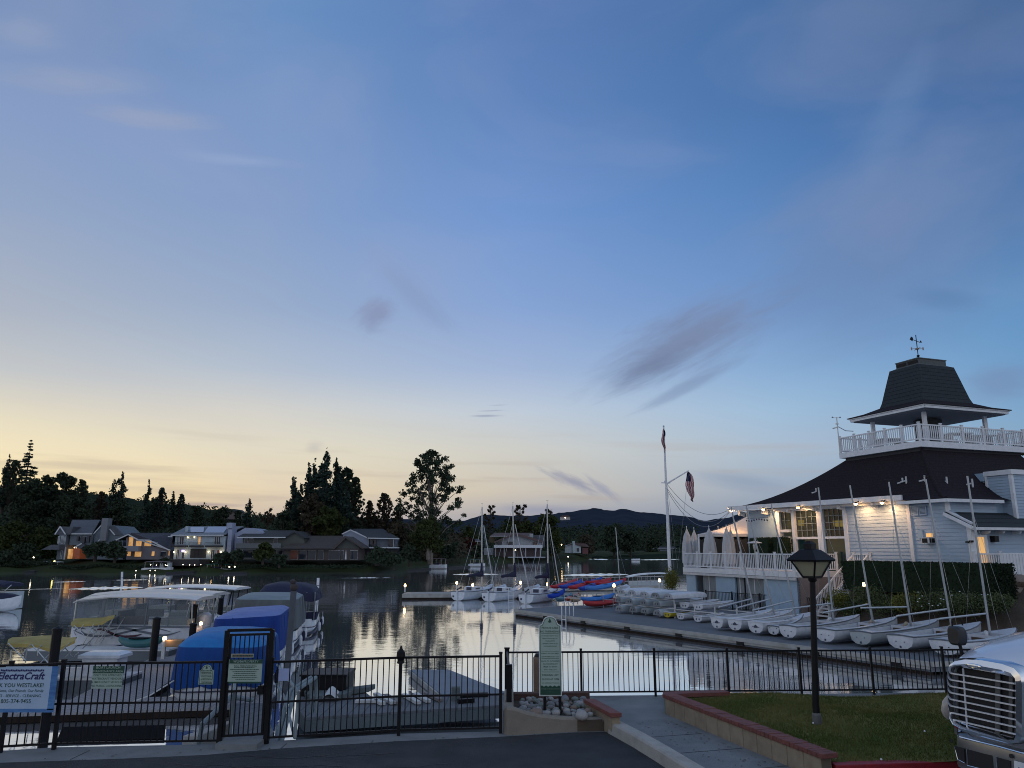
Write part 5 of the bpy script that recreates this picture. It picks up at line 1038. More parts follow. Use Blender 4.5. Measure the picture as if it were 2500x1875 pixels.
h.poly('wall', wallm('bright_white', (.42, .48, .5)), [(1383, 1346), (1383, 1332), (1401, 1326.5), (1418.5, 1333), (1418.5, 1350), (1383, 1350)], 0, 10); h.poly('roof', R7, [(1381, 1333), (1401, 1325.5), (1430, 1327), (1440, 1336), (1418, 1334), (1401, 1328)], -.5, 12); h.blk('chimney', MATS['wall_bright_white'], 1398, 1403, 1321, 1350, -1, 1); h.blk('wall', wallm('red_brown', (.13, .05, .05)), 1422, 1436, 1338, 1352, 0, 8); h.win(1408, 1414, 1338, 1347)
for i, (x0, x1, y0, y1, yy, c, lb) in enumerate(((1588, 1650, 1340, 1350, 520, (.16, .2, .26), 'long pale low building at the far end of the lake, left of the flagpole'), (1022, 1045, 1312, 1325, 300, (.2, .18, .17), 'pale house partly hidden by trees right of the sycamore'), (1150, 1172, 1322, 1340, 300, (.17, .15, .14), 'small pale house behind the left mast, beside the red tree'))):
    h = House('lake_house', lb, yy, (x0 + x1) / 2, y1); h.blk('wall', wallm('lake%d' % i, c), x0, x1, y0, y1, 0, 10); h.slope('roof', R6, (x0 - 2, y0, x1 + 2, y0), (x0 + 4, y0 - 5, x1 - 4, y0 - 5), -1, 8); h.win(x0 + 6, x0 + 12, y0 + 2, y1 - 3, n=2)
# hillside houses
rs_ = random.Random(9)
hp_ = [(1380, 1266, 'lit white house highest on the distant hill'), (1386, 1277, 'pale house on the hill right below the lit one'), (1397, 1277, 'pale hillside house, third from the left'), (1420, 1282, 'tiny pale house midway along the hillside row'), (1432, 1284, 'brightest house of the hillside row'), (1440, 1285, 'long pale house right in the hillside row'), (1455, 1286, 'last pale house at the right end of the hillside row'), (265, 1272, 'faint grey hillside house above the slate blue house'), (308, 1284, 'faint pale house on the wooded hill above the lamplit house'), (405, 1278, 'roof of a pale hillside house left of the white house chimney'), (560, 1256, 'pale low hillside house above the white house roof')]
for px, py, lb in hp_:
    far = px > 1000; yy = 1100 if far else 268; c = Y(px, py, yy); s_ = 7 if far else 3.0; h = thing('hillside_house', lb, 'house', c - UZ * (s_ * .4), 'houses on the distant hillside')
    k = MB(); k.box(c.x - s_, c.x + s_, c.y, c.y + 6, c.z - s_ * .55, c.z + s_ * .3); build(k, 'wall', wallm('hill_white' if far else 'hill_grey', (.45, .42, .42) if far else (.13, .11, .11)), h)
    k = MB(); k.prism([(c.x - s_ * 1.1, c.y - .5, c.z + s_ * .3), (c.x + s_ * 1.1, c.y - .5, c.z + s_ * .3), (c.x + s_ * .6, c.y - .5, c.z + s_ * .62), (c.x - s_ * .6, c.y - .5, c.z + s_ * .62)], (0, 8, 0)); build(k, 'roof', R7 if far else R6, h)
c = Y(1380, 1264, 1095); k = MB(); k.lathe([(.1, -1), (1.2, 0), (.1, 1)], c, 8); o = build(k, 'street_light', M('far_light_glow', (1, .9, .75), emit=3)); tag(o, 'single bright light on the distant hill', 'light')
# ------------------------------------------------------------------ trees
def tree_top(px, py, yy): return Y(px, py, yy)
def crown_cloud(clumps, n, size, seed, hollow=.45):
    C = np.array([c[:3] for c in clumps]); R = np.array([c[3:6] for c in clumps]); wts = (R[:, 0] * R[:, 1] + R[:, 0] * R[:, 2]); wts = wts / wts.sum()
    def f_(r, n):
        i = r.choice(len(C), n, p=wts); d_ = r.normal(size=(n, 3)); d_ /= np.linalg.norm(d_, axis=1)[:, None]; rad = (hollow + (1 - hollow) * r.random(n) ** .5)[:, None]; j = 1 + .35 * np.sin(d_[:, :1] * 5 + i[:, None] * 1.7) * np.cos(d_[:, 2:] * 6 + i[:, None])
        return C[i] + d_ * rad * R[i] * j
    return leaf_cloud(n, size, f_, seed, flat=.6)
def tree(kind, px, top, base, yy, w, label, m, bark=None, seed=1, dens=1.0, size=.33, trunk=.35, name='tree', shape=None, lean=0):
    """px/top/base in photo pixels at distance yy, w crown width in pixels"""
    r = random.Random(seed); tp = Y(px, top, yy); bs_ = Y(px, base, yy); H = tp.z - bs_.z; W = w / 1850 * yy * .98 / 2; x, y, z0 = bs_.x, yy, bs_.z; cl = []; tr = MB(); bark = bark or BARK
    t_ = thing(name, label, 'tree', (x, y, z0), 'trees along the far shore')
    if kind == 'spire':                                                       # tall narrow irregular conifer
        n = 26
        for i in range(n):
            t = .12 + .88 * i / (n - 1); ww = W * 1.25 * (1 - t) ** .7 * (.7 + .55 * r.random()) + .2; a = r.random() * 6.28; o_ = ww * .45
            cl.append((x + o_ * cos(a), y + o_ * sin(a), z0 + H * t, ww * .62, ww * .62, H / n * (1.0 + .7 * r.random())))
        tr.tube([(x, y, z0 - .5), (x, y, z0 + H * .6), (x, y, z0 + H * .98)], [W * .12 + .15, W * .06 + .08, .03], 6); hol = .1
    elif kind == 'tier':                                                      # open layered conifer
        n = 22
        for i in range(n):
            t = .15 + .83 * i / (n - 1) + r.uniform(-.012, .012); ww = (W * (1 - t) ** .85) * r.uniform(.65, 1.15) + .2
            for q in range(5):
                a = r.random() * 6.28
                for s_ in (.3, .6, .9): cl.append((x + ww * s_ * cos(a), y + ww * s_ * sin(a), z0 + H * t - s_ * .25 * ww + .0, ww * .22 + .1, ww * .22 + .1, .12))
                tr.tube([(x, y, z0 + H * t), (x + ww * cos(a), y + ww * sin(a), z0 + H * t - .28 * ww)], [.07, .02], 4, cap=False)
        tr.tube([(x, y, z0 - .5), (x, y, z0 + H)], [.35, .04], 6); hol = .0
    elif kind == 'airy':                                                      # sycamore: spreading limbs, gaps
        tr.tube([(x, y, z0 - .5), (x - .1, y, z0 + H * .18), (x + .3, y, z0 + H * .45), (x, y, z0 + H * .85)], [W * .075 + .12, W * .06 + .1, W * .03 + .06, .04], 7)
        n = 170
        for i in range(n):
            t = .16 + .82 * (i / n) ** .9; prof = (math.sin(pi * min(1, .12 + t * .86)) ** .7) * (1.1 - .45 * t) if shape is None else float(np.interp(t, shape[0], shape[1])); a = i * 2.4 + r.random(); o_ = W * prof * (.15 + .9 * r.random() ** .6); e_ = (x + o_ * cos(a), y + o_ * sin(a) * .8, z0 + H * t)
            s_ = W * (.06 + .085 * r.random()); cl.append((*e_, s_, s_, s_ * .8))
            if i % 2 == 0:
                b0 = max(.12, t - .2 - .15 * r.random()); mid = (x + o_ * .45 * cos(a), y + o_ * .4 * sin(a), z0 + H * (t * .6 + b0 * .4)); tr.tube([(x, y, z0 + H * b0), mid, e_], [.16 * (1.2 - t) + .05, .1 * (1.2 - t) + .03, .025], 4, cap=False)
        hol = .15
    elif kind == 'bare':                                                      # sparse winter crown
        tr.tube([(x, y, z0 - .5), (x, y, z0 + H * .5), (x + .3, y, z0 + H * .95)], [.3, .2, .05], 6)
        for i in range(26):
            t = .35 + .6 * r.random(); a = r.random() * 6.28; o_ = W * (.4 + .6 * r.random()) * math.sin(pi * min(1, t * .95)) ** .5; e_ = (x + o_ * cos(a), y + o_ * sin(a), z0 + H * t); tr.tube([(x, y, z0 + H * (t - .3)), e_], [.09, .02], 4, cap=False)
            for _ in range(3): tr.tube([e_, (e_[0] + r.uniform(-1, 1), e_[1], e_[2] + r.uniform(.2, 1.2))], [.04, .015], 3, cap=False)
            cl.append((*e_, W * .13, W * .13, W * .12))
        hol = 0
    else:                                                                     # round dense broadleaf
        n = 34; tr.tube([(x, y, z0 - .5), (x, y, z0 + H * .45)], [W * .08 + .1, W * .04 + .08], 6)
        for i in range(n):
            a = r.random() * 6.28; t = r.random(); rr = W * math.sqrt(r.random()) * .72; zz = z0 + H * (.22 + .66 * t) ; k_ = math.sqrt(max(.05, 1 - ((t - .42) / .62) ** 2)); s_ = W * (.2 + .14 * r.random())
            cl.append((x + rr * k_ * cos(a), y + rr * k_ * sin(a), zz, s_, s_, s_ * .75))
        for _ in range(3): a = r.random() * 6.28; tr.tube([(x, y, z0 + H * .25), (x + W * .4 * cos(a), y + W * .4 * sin(a), z0 + H * .6)], [.12, .04], 4, cap=False)
        hol = .3
    area = W * H; nl = int(min(15000, max(900, area * 26 * dens)) * (.42 / size) ** 1.5)
    build(tr, 'trunk', bark, t_); build(crown_cloud(cl, nl, size, seed, hol), 'crown', m, t_, fix=False); return t_
T = tree
# centre-left cluster
T('spire', 786, 1101, 1345, 172, 78, 'tallest pointed conifer of the central cluster behind the ranch house', LEAFC, seed=2, dens=2.6)
T('spire', 812, 1122, 1340, 176, 62, 'second tallest conifer spire, just right of the tallest', LEAFC, seed=3, dens=2.6)
T('spire', 757, 1131, 1345, 174, 58, 'conifer spire left of the tallest one in the central cluster', LEAFC, seed=4, dens=2.4)
T('spire', 743, 1136, 1350, 178, 40, 'slim spire at the left shoulder of the central cluster', LEAFC, seed=5, dens=2.4)
T('spire', 706, 1166, 1350, 172, 52, 'shorter dark conifer at the left edge of the central cluster', LEAFC, seed=6, dens=2.4)
T('spire', 724, 1184, 1350, 170, 46, 'small conifer between the left edge and the rusty tree', LEAFC, seed=7, dens=2.2)
T('round', 754, 1192, 1345, 166, 80, 'rusty brown tapered tree in front of the dark conifers', LEAFR, seed=8, dens=1.8)
T('airy', 838, 1140, 1345, 180, 86, 'open leafy tree at the right side of the conifer cluster', LEAFD, seed=9, dens=1.3)
T('airy', 862, 1163, 1340, 182, 62, 'rounded airy tree at the right edge of the conifer cluster', LEAFD, seed=10, dens=1.2)
T('spire', 838, 1190, 1345, 168, 50, 'dark columnar tree low in the right of the cluster', LEAFC, seed=11, dens=2.4)
T('round', 800, 1230, 1345, 164, 90, 'dark olive tree filling the cluster foot behind the ranch roof', LEAFG, seed=12, dens=1.8)
T('round', 690, 1222, 1350, 166, 60, 'dull bush tree at the far left foot of the cluster', LEAFD, seed=13, dens=1.5)
# sycamore and neighbours
T('airy', 1050, 1098, 1372, 168, 172, 'great open sycamore with pale trunk standing at the waterline', LEAFD, BARKP, seed=14, dens=1.1, size=.27, shape=((.1, .2, .32, .45, .6, .75, .9, 1), (.5, 1.0, 1.1, 1.0, .85, .72, .48, .15)))
T('round', 1045, 1262, 1360, 160, 100, 'dense green lower growth around the sycamore trunk', LEAFG, BARKP, seed=15, dens=1.6)
T('airy', 935, 1203, 1345, 185, 70, 'bronze leaved airy tree between the cluster and the sycamore', LEAFR, seed=16, dens=.8)
T('airy', 898, 1222, 1345, 186, 50, 'small bronze airy tree left of the larger bronze one', LEAFR, seed=17, dens=.9)
T('airy', 968, 1232, 1345, 184, 44, 'low airy tree tucked left of the sycamore crown', LEAFR, seed=18, dens=.9)
T('round', 968, 1268, 1368, 165, 90, 'dark brown-green tree right of the gabled white house', LEAFR, seed=19, dens=1.4)
T('round', 925, 1262, 1340, 188, 90, 'broad dark tree behind the gabled white house roof', LEAFR, seed=20, dens=1.4)
T('round', 1000, 1325, 1378, 160, 60, 'dark bush at the water left of the sycamore trunk', LEAFD, seed=21, dens=1.6)
T('round', 1092, 1325, 1372, 185, 60, 'dark round bush right of the sycamore trunk', LEAFD, seed=22, dens=1.6)
# left hill silhouettes
T('tier', 53, 1074, 1250, 215, 74, 'tall layered deodar rising highest at the left edge', LEAFC, seed=23, size=.3, dens=1.4)
T('spire', 4, 1112, 1250, 215, 40, 'ragged conifer cut by the left frame edge', LEAFC, seed=24, dens=1.4)
T('airy', 22, 1122, 1250, 212, 60, 'open tree left of the deodar', LEAFD, seed=25, dens=1.1)
T('round', 105, 1150, 1290, 208, 62, 'round treetop right of the deodar', LEAFD, seed=26, dens=1.6)
T('round', 143, 1143, 1300, 205, 78, 'big rounded treetop halfway down the left hill', LEAFD, seed=27, dens=1.8)
T('round', 60, 1160, 1320, 203, 120, 'wide dark tree mass below the deodar', LEAFD, seed=28, dens=1.8)
T('airy', 188, 1170, 1290, 205, 60, 'airy tree trailing off the right of the big rounded treetop', LEAFD, seed=29, dens=1.1)
T('round', 170, 1195, 1320, 203, 90, 'dark tree behind the slate blue house', LEAFD, seed=30, dens=1.6)
T('airy', 238, 1200, 1300, 215, 46, 'low airy tree between the left hill and the twin pines', LEAFR, seed=31, dens=1)
T('spire', 284, 1158, 1300, 210, 42, 'taller of the twin pines above the slate blue house', LEAFC, seed=32, dens=1.6)
T('spire', 266, 1170, 1300, 210, 36, 'shorter left of the twin pines', LEAFC, seed=33, dens=1.6)
T('round', 285, 1212, 1310, 208, 70, 'dark growth under the twin pines', LEAFD, seed=34, dens=1.5)
T('spire', 352, 1173, 1300, 222, 25, 'slender pine standing alone above the lamplit house', LEAFC, seed=35, dens=1.5)
T('airy', 386, 1190, 1300, 225, 44, 'leaning pine right of the slender one', LEAFC, seed=36, dens=1.2)
T('spire', 415, 1204, 1300, 240, 16, 'tiny pine above the white house, left one', LEAFC, seed=37, dens=1.3, size=.36)
T('airy', 436, 1205, 1290, 240, 30, 'small open pine above the white house, right one', LEAFC, seed=38, dens=1.1)
T('round', 372, 1208, 1300, 230, 50, 'rounded dark tree on the ridge between the slender pine and the small pines', LEAFD, seed=39, dens=1.3)
T('round', 475, 1228, 1300, 245, 46, 'low round tree on the ridge above the white house', LEAFD, seed=40, dens=1.2)
T('round', 540, 1232, 1310, 245, 60, 'broad oak on the ridge right above the solar panels', LEAFD, seed=41, dens=1.2)
T('spire', 603, 1218, 1310, 235, 34, 'bushy pine alone on the skyline left of the central cluster', LEAFC, seed=42, dens=1.6)
T('round', 578, 1240, 1310, 240, 26, 'small round tree left of the bushy skyline pine', LEAFD, seed=43, dens=1.2)
T('bare', 652, 1238, 1300, 240, 34, 'bare branched tree on the skyline left of the cluster', LEAFR, seed=44, dens=.25, size=.3)
T('round', 20, 1265, 1385, 165, 110, 'big olive tree by the water at the far left', LEAFG, seed=45, dens=1.5)
T('round', 95, 1285, 1380, 168, 100, 'olive green tree left of the slate blue house', LEAFG, seed=46, dens=1.5)
T('round', 60, 1325, 1395, 160, 90, 'dark bush at the shore left of the pontoon boat', LEAFD, seed=47, dens=1.5)
T('round', 10, 1340, 1398, 156, 70, 'dark shore bush at the left frame edge', LEAFD, seed=48, dens=1.5)
for i, (px, tp, bs_, w, lb, m) in enumerate(((232, 1322, 1366, 72, 'dark clipped bush mass right of the slate blue house', LEAFD), (280, 1322, 1368, 66, 'dark bush left of the lamplit house balcony', LEAFD), (642, 1325, 1372, 56, 'round olive bush in front of the balcony house', LEAFG), (540, 1350, 1378, 50, 'dark hedge bush right of the white house lamps', LEAFD), (575, 1345, 1372, 50, 'dark bush between the white house and the balcony house', LEAFD), (682, 1355, 1380, 44, 'low dark bush in front of the ranch house left windows', LEAFD), (920, 1342, 1375, 90, 'wide dark bush under the upper balcony of the gabled house', LEAFD), (960, 1350, 1385, 50, 'dark bush at the water beyond the ranch lawn', LEAFD), (400, 1364, 1382, 30, 'low planting between lamplit and white houses', LEAFD))):
    T('round', px, tp, bs_, 150 if px < 600 else 148, w, lb, m, seed=60 + i, dens=2.2, size=.3, name='bush')
# right island
T('bare', 1196, 1231, 1330, 310, 34, 'bare topped tree left of the second mast', LEAFR, seed=80, dens=.35, size=.5)
T('bare', 1270, 1229, 1330, 310, 50, 'wide bare topped tree between the second and third masts', LEAFR, seed=81, dens=.35, size=.5)
T('bare', 1342, 1238, 1330, 320, 28, 'small bare topped tree by the third mast', LEAFR, seed=82, dens=.5, size=.5)
T('round', 1262, 1263, 1335, 312, 120, 'wide olive tree behind the terracotta roofed house', LEAFG, seed=83, dens=.9, size=.6)
T('round', 1338, 1252, 1360, 305, 90, 'tall dark green tree right of the terracotta roofed house', LEAFG, seed=84, dens=1, size=.6)
T('round', 1355, 1300, 1368, 300, 50, 'green willow like tree hanging over the shore right of the third mast', LEAFG, seed=85, dens=1.1, size=.55)
T('round', 1148, 1285, 1345, 290, 50, 'olive tree left of the first mast', LEAFG, seed=86, dens=.9, size=.55)
T('round', 1140, 1310, 1352, 285, 46, 'dark red leaved tree near the first mast', LEAFRD, seed=87, dens=1.1, size=.5)
T('round', 1165, 1332, 1362, 262, 40, 'dark shore bush under the red tree', LEAFD, seed=88, dens=1.1, size=.5)
T('round', 1432, 1302, 1358, 350, 56, 'brown autumn tree beyond the small cottage', LEAFR, seed=89, dens=.8, size=.6)
T('round', 1500, 1271, 1362, 360, 70, 'tall dark tree directly behind the raked mast of the kayak rack boat', LEAFD, seed=90, dens=1, size=.65)
T('round', 1540, 1292, 1362, 365, 60, 'dark tree right of the tallest one on the far right shore', LEAFD, seed=91, dens=1, size=.65)
T('round', 1592, 1305, 1358, 430, 50, 'distant dark tree behind the long pale building', LEAFD, seed=92, dens=.8, size=.8)
T('round', 1112, 1318, 1372, 250, 40, 'dark tree at the inlet right of the sycamore', LEAFD, seed=93, dens=1.2, size=.5)
T('round', 2475, 1180, 1260, 90, 60, 'leafy tree behind the clubhouse at the right edge', LEAFG, seed=94, dens=3, size=.2)
T('round', 2510, 1060, 1260, 95, 60, 'tree top just above the tower railing at the right edge', LEAFG, seed=95, dens=3, size=.2)
# wooded hillsides, uncountable
def wood(px0, px1, ytop, yy0, yy1, n, size, m, label, seed, amp=10):
    r = np.random.default_rng(seed); k = None; pts = []
    for i in range(n):
        px = r.uniform(px0, px1); t = r.random(); yy = yy0 + (yy1 - yy0) * t; top = float(np.interp(px, rdx if yy1 < 500 else frx, rdy if yy1 < 500 else fry)); py = 1352 - (1352 - top - 1) * (t ** .6) if yy1 < 500 else ytop + (1345 - ytop) * (1 - t)
        c = Y(px, py, yy); pts.append((c.x, c.y, c.z, size * r.uniform(.7, 1.6), size * r.uniform(.7, 1.6), size * r.uniform(.6, 1.1)))
    mb = crown_cloud(pts, n * 60, size * .18, seed, .5); return tag(build(mb, 'distant_wood', m, fix=False), label, 'woodland', kind='stuff')
wood(-200, 720, 0, 200, 336, 950, 3.0, LEAFD, 'dark wooded hillside behind the left hand houses', 3)
wood(700, 1130, 0, 215, 335, 300, 3.2, LEAFR, 'brownish wooded rise behind the central trees', 4)
wood(1130, 1700, 1290, 520, 900, 330, 7, LEAFD, 'low dark woods at the foot of the distant hills', 6)
k = crown_cloud([(*Y(px, 1378 - 6 * random.random(), 156)[:], 2.2, 1.2, .6) for px in range(-60, 130, 16)] + [(*Y(px, 1381 + 4 * random.random(), 150)[:], 1.2, .6, .35) for px in list(range(140, 420, 14)) + list(range(560, 900, 15))], 9000, .16, 5, .3); tag(build(k, 'shore_grass', LEAFD, fix=False), 'rough low planting along the far waterline', 'plants', kind='stuff')
# ------------------------------------------------------------------ boats, docks and lights on the far shore
def far_boat(px0, px1, pyb, pyt, label, top, hullm=GEL, open_=True):
    yy = Z((px0 + px1) / 2, pyb, 0).y; a, b = Y(px0, pyb, yy), Y(px1, pyb, yy); zt = Y(px0, pyt, yy).z; Ln = b.x - a.x; hh = min(.95, (zt) * .45)
    t_ = thing('pontoon_boat', label, 'boat', ((a.x + b.x) / 2, yy + 1, 0), 'boats moored along the far shore')
    k = MB(); k.loft([[(x, yy + 1 - w, .05), (x, yy + 1 - w * 1.1, hh * h_), (x, yy + 1 + w * 1.1, hh * h_), (x, yy + 1 + w, .05)] for x, w, h_ in ((a.x, .9, .8), (a.x + Ln * .08, 1.1, .95), (a.x + Ln * .9, 1.1, 1), (b.x, .6, 1.05))]); build(k, 'hull', hullm, t_)
    k = MB(); k.box(a.x, b.x, yy - .3, yy + 2.3, -.1, .08); build(k, 'pontoon', DARKW, t_)
    if top:
        k = MB(); k.loft([[(x, yy - .1, zt - dz), (x, yy + 1, zt - dz + .08), (x, yy + 2.1, zt - dz)] + [(x, yy + 2.1, zt - dz - .08), (x, yy - .1, zt - dz - .08)] for x, dz in ((a.x + Ln * .08, .08), (a.x + Ln * .3, 0), (a.x + Ln * .7, 0), (b.x - Ln * .06, .08))]); build(k, 'canopy', top, t_)
        for f_ in (.12, .4, .68, .92):
            k = MB()
            for y2 in (0, 2): k.tube([(a.x + Ln * f_, yy + y2, hh * .8), (a.x + Ln * f_, yy + y2, zt - .06)], .035, 5)
            build(k, 'canopy_post', STEEL, t_)
    k = MB(); k.box(a.x + Ln * .3, a.x + Ln * .55, yy + .3, yy + 1.6, hh * .6, hh + .35); build(k, 'seat', NAVY, t_); return t_
far_boat(87, 142, 1395, 1371, 'white pontoon boat with pale roof moored at the far left shore', GEL)
far_boat(344, 413, 1398, 1371, 'white canopied boat with small deck lights below the lamplit house', M('brown_canopy', (.1, .08, .08), r=.7))
far_boat(497, 560, 1397, 1377, 'boat with a dark green canopy below the white house', M('green_canvas', (.01, .10, .07), r=.8), GELG)
far_boat(1047, 1090, 1389, 1364, 'white boat with a reddish canopy beneath the sycamore', M('maroon_canvas', (.10, .04, .04), r=.8))
far_boat(1143, 1184, 1384, 1366, 'white boat moored at the inlet right of the sycamore', M('dark_green_canvas', (.02, .04, .03), r=.8))
far_boat(1543, 1563, 1369, 1358, 'small white boat under way with a bright wake on the right', None)
for x0, x1, y0, y1, lb in ((995, 1047, 1390, 1387, 'low dock left of the sycamore boat'), (1095, 1145, 1384, 1382, 'inlet dock between the two white boats'), (580, 640, 1390, 1378, 'angled gangway on the ranch lawn'), (60, 88, 1394, 1392, 'small dock beside the far left pontoon boat'), (545, 590, 1398, 1396, 'short dark dock with two lights'), (405, 470, 1397, 1394, 'dock below the white house terrace'), (1420, 1465, 1362, 1360, 'pale dock on the far right shore'), (1480, 1540, 1360, 1357, 'pale moored dock row on the far right shore'), (1570, 1640, 1357, 1354, 'long pale dock at the far end of the lake')):
    a, b = Z(x0, y0, .35), Z(x1, y1, .35); k = MB(); w = Vector((.2, 2.4, 0)) if abs(y0 - y1) < 6 else Vector((1.6, .6, 0)); k.prism([a, b, b + w, a + w], (0, 0, -.4)); o = build(k, 'far_dock', WHW if 'pale' in lb or 'gangway' in lb else DKI); tag(o, lb, 'dock')
rs_ = random.Random(3)
for i in range(16):
    px = rs_.uniform(1440, 1660); yy = rs_.uniform(380, 520); c = Y(px, rs_.uniform(1350, 1360), yy); c.z = max(c.z, .6) if False else .9; t_ = thing('moored_boat', 'small pale boat in the distant moorings at the right end of the lake', 'boat', (c.x, c.y, 0), 'tiny boats at the far end of the lake')
    k = MB(); k.loft([[(c.x - 2.2, c.y - .6, 0), (c.x - 2.2, c.y - .8, .9), (c.x - 2.2, c.y + .8, .9), (c.x - 2.2, c.y + .6, 0)], [(c.x + 2.4, c.y - .1, .2), (c.x + 2.6, c.y - .1, 1.2), (c.x + 2.6, c.y + .1, 1.2), (c.x + 2.4, c.y + .1, .2)]]); build(k, 'hull', WHW, t_); k = MB(); k.box(c.x - 1.6, c.x + .6, c.y - .6, c.y + .6, 1.5, 1.62); k.box(c.x - 1.5, c.x - 1.4, c.y, c.y + .1, .9, 1.5); k.box(c.x + .4, c.x + .5, c.y, c.y + .1, .9, 1.5); build(k, 'canopy', WHW, t_)
def lampg(px, py, yy, label, m=COOL, s=.12, grp='small lights along the far shore'):
    c = Y(px, py, yy); zb = max(.2, c.z - 1.2); t_ = thing('shore_light', label, 'lamp', (c.x, c.y, zb), grp); k = MB(); k.tube([(c.x, c.y, zb), c], .04, 5); build(k, 'post', BLK, t_); s *= .7; k = MB(); k.lathe([(.02, -s), (s, 0), (.02, s)], c, 8); build(k, 'globe', m, t_)
lampg(82, 1361, 158, 'bright lamp on the dark shore left of the slate blue house', s=.2); lampg(133, 1370, 150, 'yellow lamp on top of the far left pontoon boat', M('yellow_lamp_glow', (1, .8, .2), emit=9), s=.22)
for px, py in ((332, 1393.5), (367, 1393), (379, 1393)): lampg(px, py, 146, 'white light low at the dock by the canopied boat under the lamplit house')
for px, py in ((404, 1379), (408, 1380.5), (447, 1378.5), (463, 1379), (475, 1379), (490, 1378.5), (368, 1379), (382, 1380)): lampg(px, py, 148, 'one of the small white lights along the terrace wall below the white house', s=.12)
for px, lb in ((560, 'left one of two white dock lights right of the green canopied boat'), (573, 'right one of two white dock lights right of the green canopied boat')): lampg(px, 1384, 146, lb, s=.2)
lampg(519, 1370, 150, 'warm lamp at the right end of the white house terrace', WARM, .16); lampg(1387, 1359, 300, 'white light at the shore right of the third mast', s=.35); lampg(1258, 1343, 280, 'warm light on the porch of the terracotta roofed house', WARM, .25); lampg(1371, 1330, 299, 'amber lamp among the trees right of the third mast', WARM, .35); lampg(1551, 1355, 400, 'white light at the distant moorings above the moving boat', s=.5)
# white marker posts in the water
for px, y0, y1, lb in ((298, 1396, 1428, 'white marker post in the lake at the left, below the lamplit house'), (775, 1411, 1452, 'white marker post in the lake below the ranch house lawn')):
    c = Z(px, y1, 0); tp = Y(px + (2 if px > 700 else 0), y0, c.y); t_ = thing('marker_post', lb, 'marker post', c); k = MB(); k.tube([c - UZ * .3, tp], .13, 10); build(k, 'post', GEL, t_); k = MB(); m_ = c.lerp(tp, .52); k.tube([m_, m_ + UZ * .07], .135, 10); build(k, 'band', EMB, t_)
# ------------------------------------------------------------------ left marina: docks
def slab(name, label, pts, z, th, m, edge=None, cat='dock'):
    k = MB(); k.prism([xy(p, z - .06) for p in pts], (0, 0, .06)); o = build(k, name, m); tag(o, label, cat)
    k = MB(); k.prism([xy(p, z - th) for p in pts], (0, 0, th - .065)); c = Vector((0, 0, 0))
    build(k, 'fascia', edge or DARKW, o); return o
HD = Vector((-.19, .98, 0)).normalized(); HR = Vector((HD.y, -HD.x, 0))
PL = .24
wl0 = Z(172, 1708, PL); wl1 = wl0 + HD * 24
pf = [Z(-700, 1762, PL), Z(0, 1745, PL), Z(520, 1728, PL), Z(660, 1724, PL), Z(668, 1690, PL), wl0 + HR * 4.2 + Vector((0, -.2, 0)), wl0 + HR * 2.0, wl0 + HR * 2.0 + HD * 24, wl1, wl0, Z(-700, 1712, PL)]
slab('landing_dock', 'wide grey plank landing with a walkway running back between the moored boats', pf, PL, .22, PLANK, DARKW)
d1a, d1b = Z(60, 1586, .5), Z(412, 1586, .5)
slab('boat_slip_dock', 'narrow pale topped dock in front of the white cabin boat', [d1a, d1b, d1b + Vector((0, 1.1, 0)), d1a + Vector((0, 1.1, 0))], .5, .42, WHW, M('grey_float', (.10, .115, .13), r=.7))
d2a, d2b = Z(122, 1657, .45), Z(300, 1655, .45)
slab('boat_slip_dock', 'short grey dock carrying the white dock box', [d2a, d2b, d2b + Vector((0, 1.3, 0)), d2a + Vector((0, 1.3, 0))], .45, .5, WHW, MATS['grey_float'])
k = MB(); p = Z(137, 1811, .05); q = Z(402, 1803, .05); k.prism([p + UZ * -.3, q + UZ * -.3, q + Vector((-.6, 1.4, -.3)), p + Vector((-.72, 1.5, -.3))], (0, 0, .3)); o = build(k, 'dark_slab', M('matt_black', (.006, .006, .007), r=.9, spec=.05)); tag(o, 'dark low flat slab on the water just inside the black fence at the left', 'float')  # flat matt black slab, added to make this patch of water dark
bx = Z(234, 1655, .45); t_ = thing('dock_box', 'white fibreglass dock box with an overhanging lid', 'storage box', bx + Vector((0, .45, 0)))
k = MB(); k.box(-.56, .56, -.35, .35, 0, .56); build(k, 'box', GEL, t_, world=False, bevel=.03); k = MB(); k.loft([[(-.66, -.42, .57), (.66, -.42, .57), (.66, .42, .57), (-.66, .42, .57)], [(-.66, -.42, .66), (.66, -.42, .66), (.66, .42, .66), (-.66, .42, .66)], [(-.5, -.25, .74), (.5, -.25, .74), (.5, .25, .74), (-.5, .25, .74)]]); build(k, 'lid', GEL, t_, world=False)
k = MB(); c = Z(165, 1656, .45); k.box(c.x - .3, c.x + .35, c.y + .1, c.y + .2, .45, .75); o = build(k, 'white_panel', GEL); tag(o, 'small white panel on the short dock left of the dock box', 'locker')  # thin upright white panel standing alone on the dock
def piling(px, top, Yd, r, label, m=BLK, zb=-.5):
    c = Y(px, top, Yd); b = Vector((c.x - .02, Yd, zb)); t_ = thing('piling', label, 'piling', (c.x, Yd, zb), 'dock pilings'); k = MB(); k.tube([b, c], r, 12); build(k, 'post', m, t_); k = MB(); k.lathe([(r * 1.1, 0), (r * 1.1, .05), (.02, .1)], c, 12); build(k, 'cap', m, t_)
piling(140, 1540, 18.4, .105, 'tall black piling behind the banner end')
piling(383, 1512, 30.2, .14, 'black piling in front of the cabin boat stern')
piling(474, 1481, 35.5, .15, 'black piling between the cabin boat and the blue covers')
piling(472, 1526, 33.0, .14, 'shorter black piling just right of the cabin boat')
piling(540, 1463, 44, .15, 'thin black piling by the farthest cabin boat')
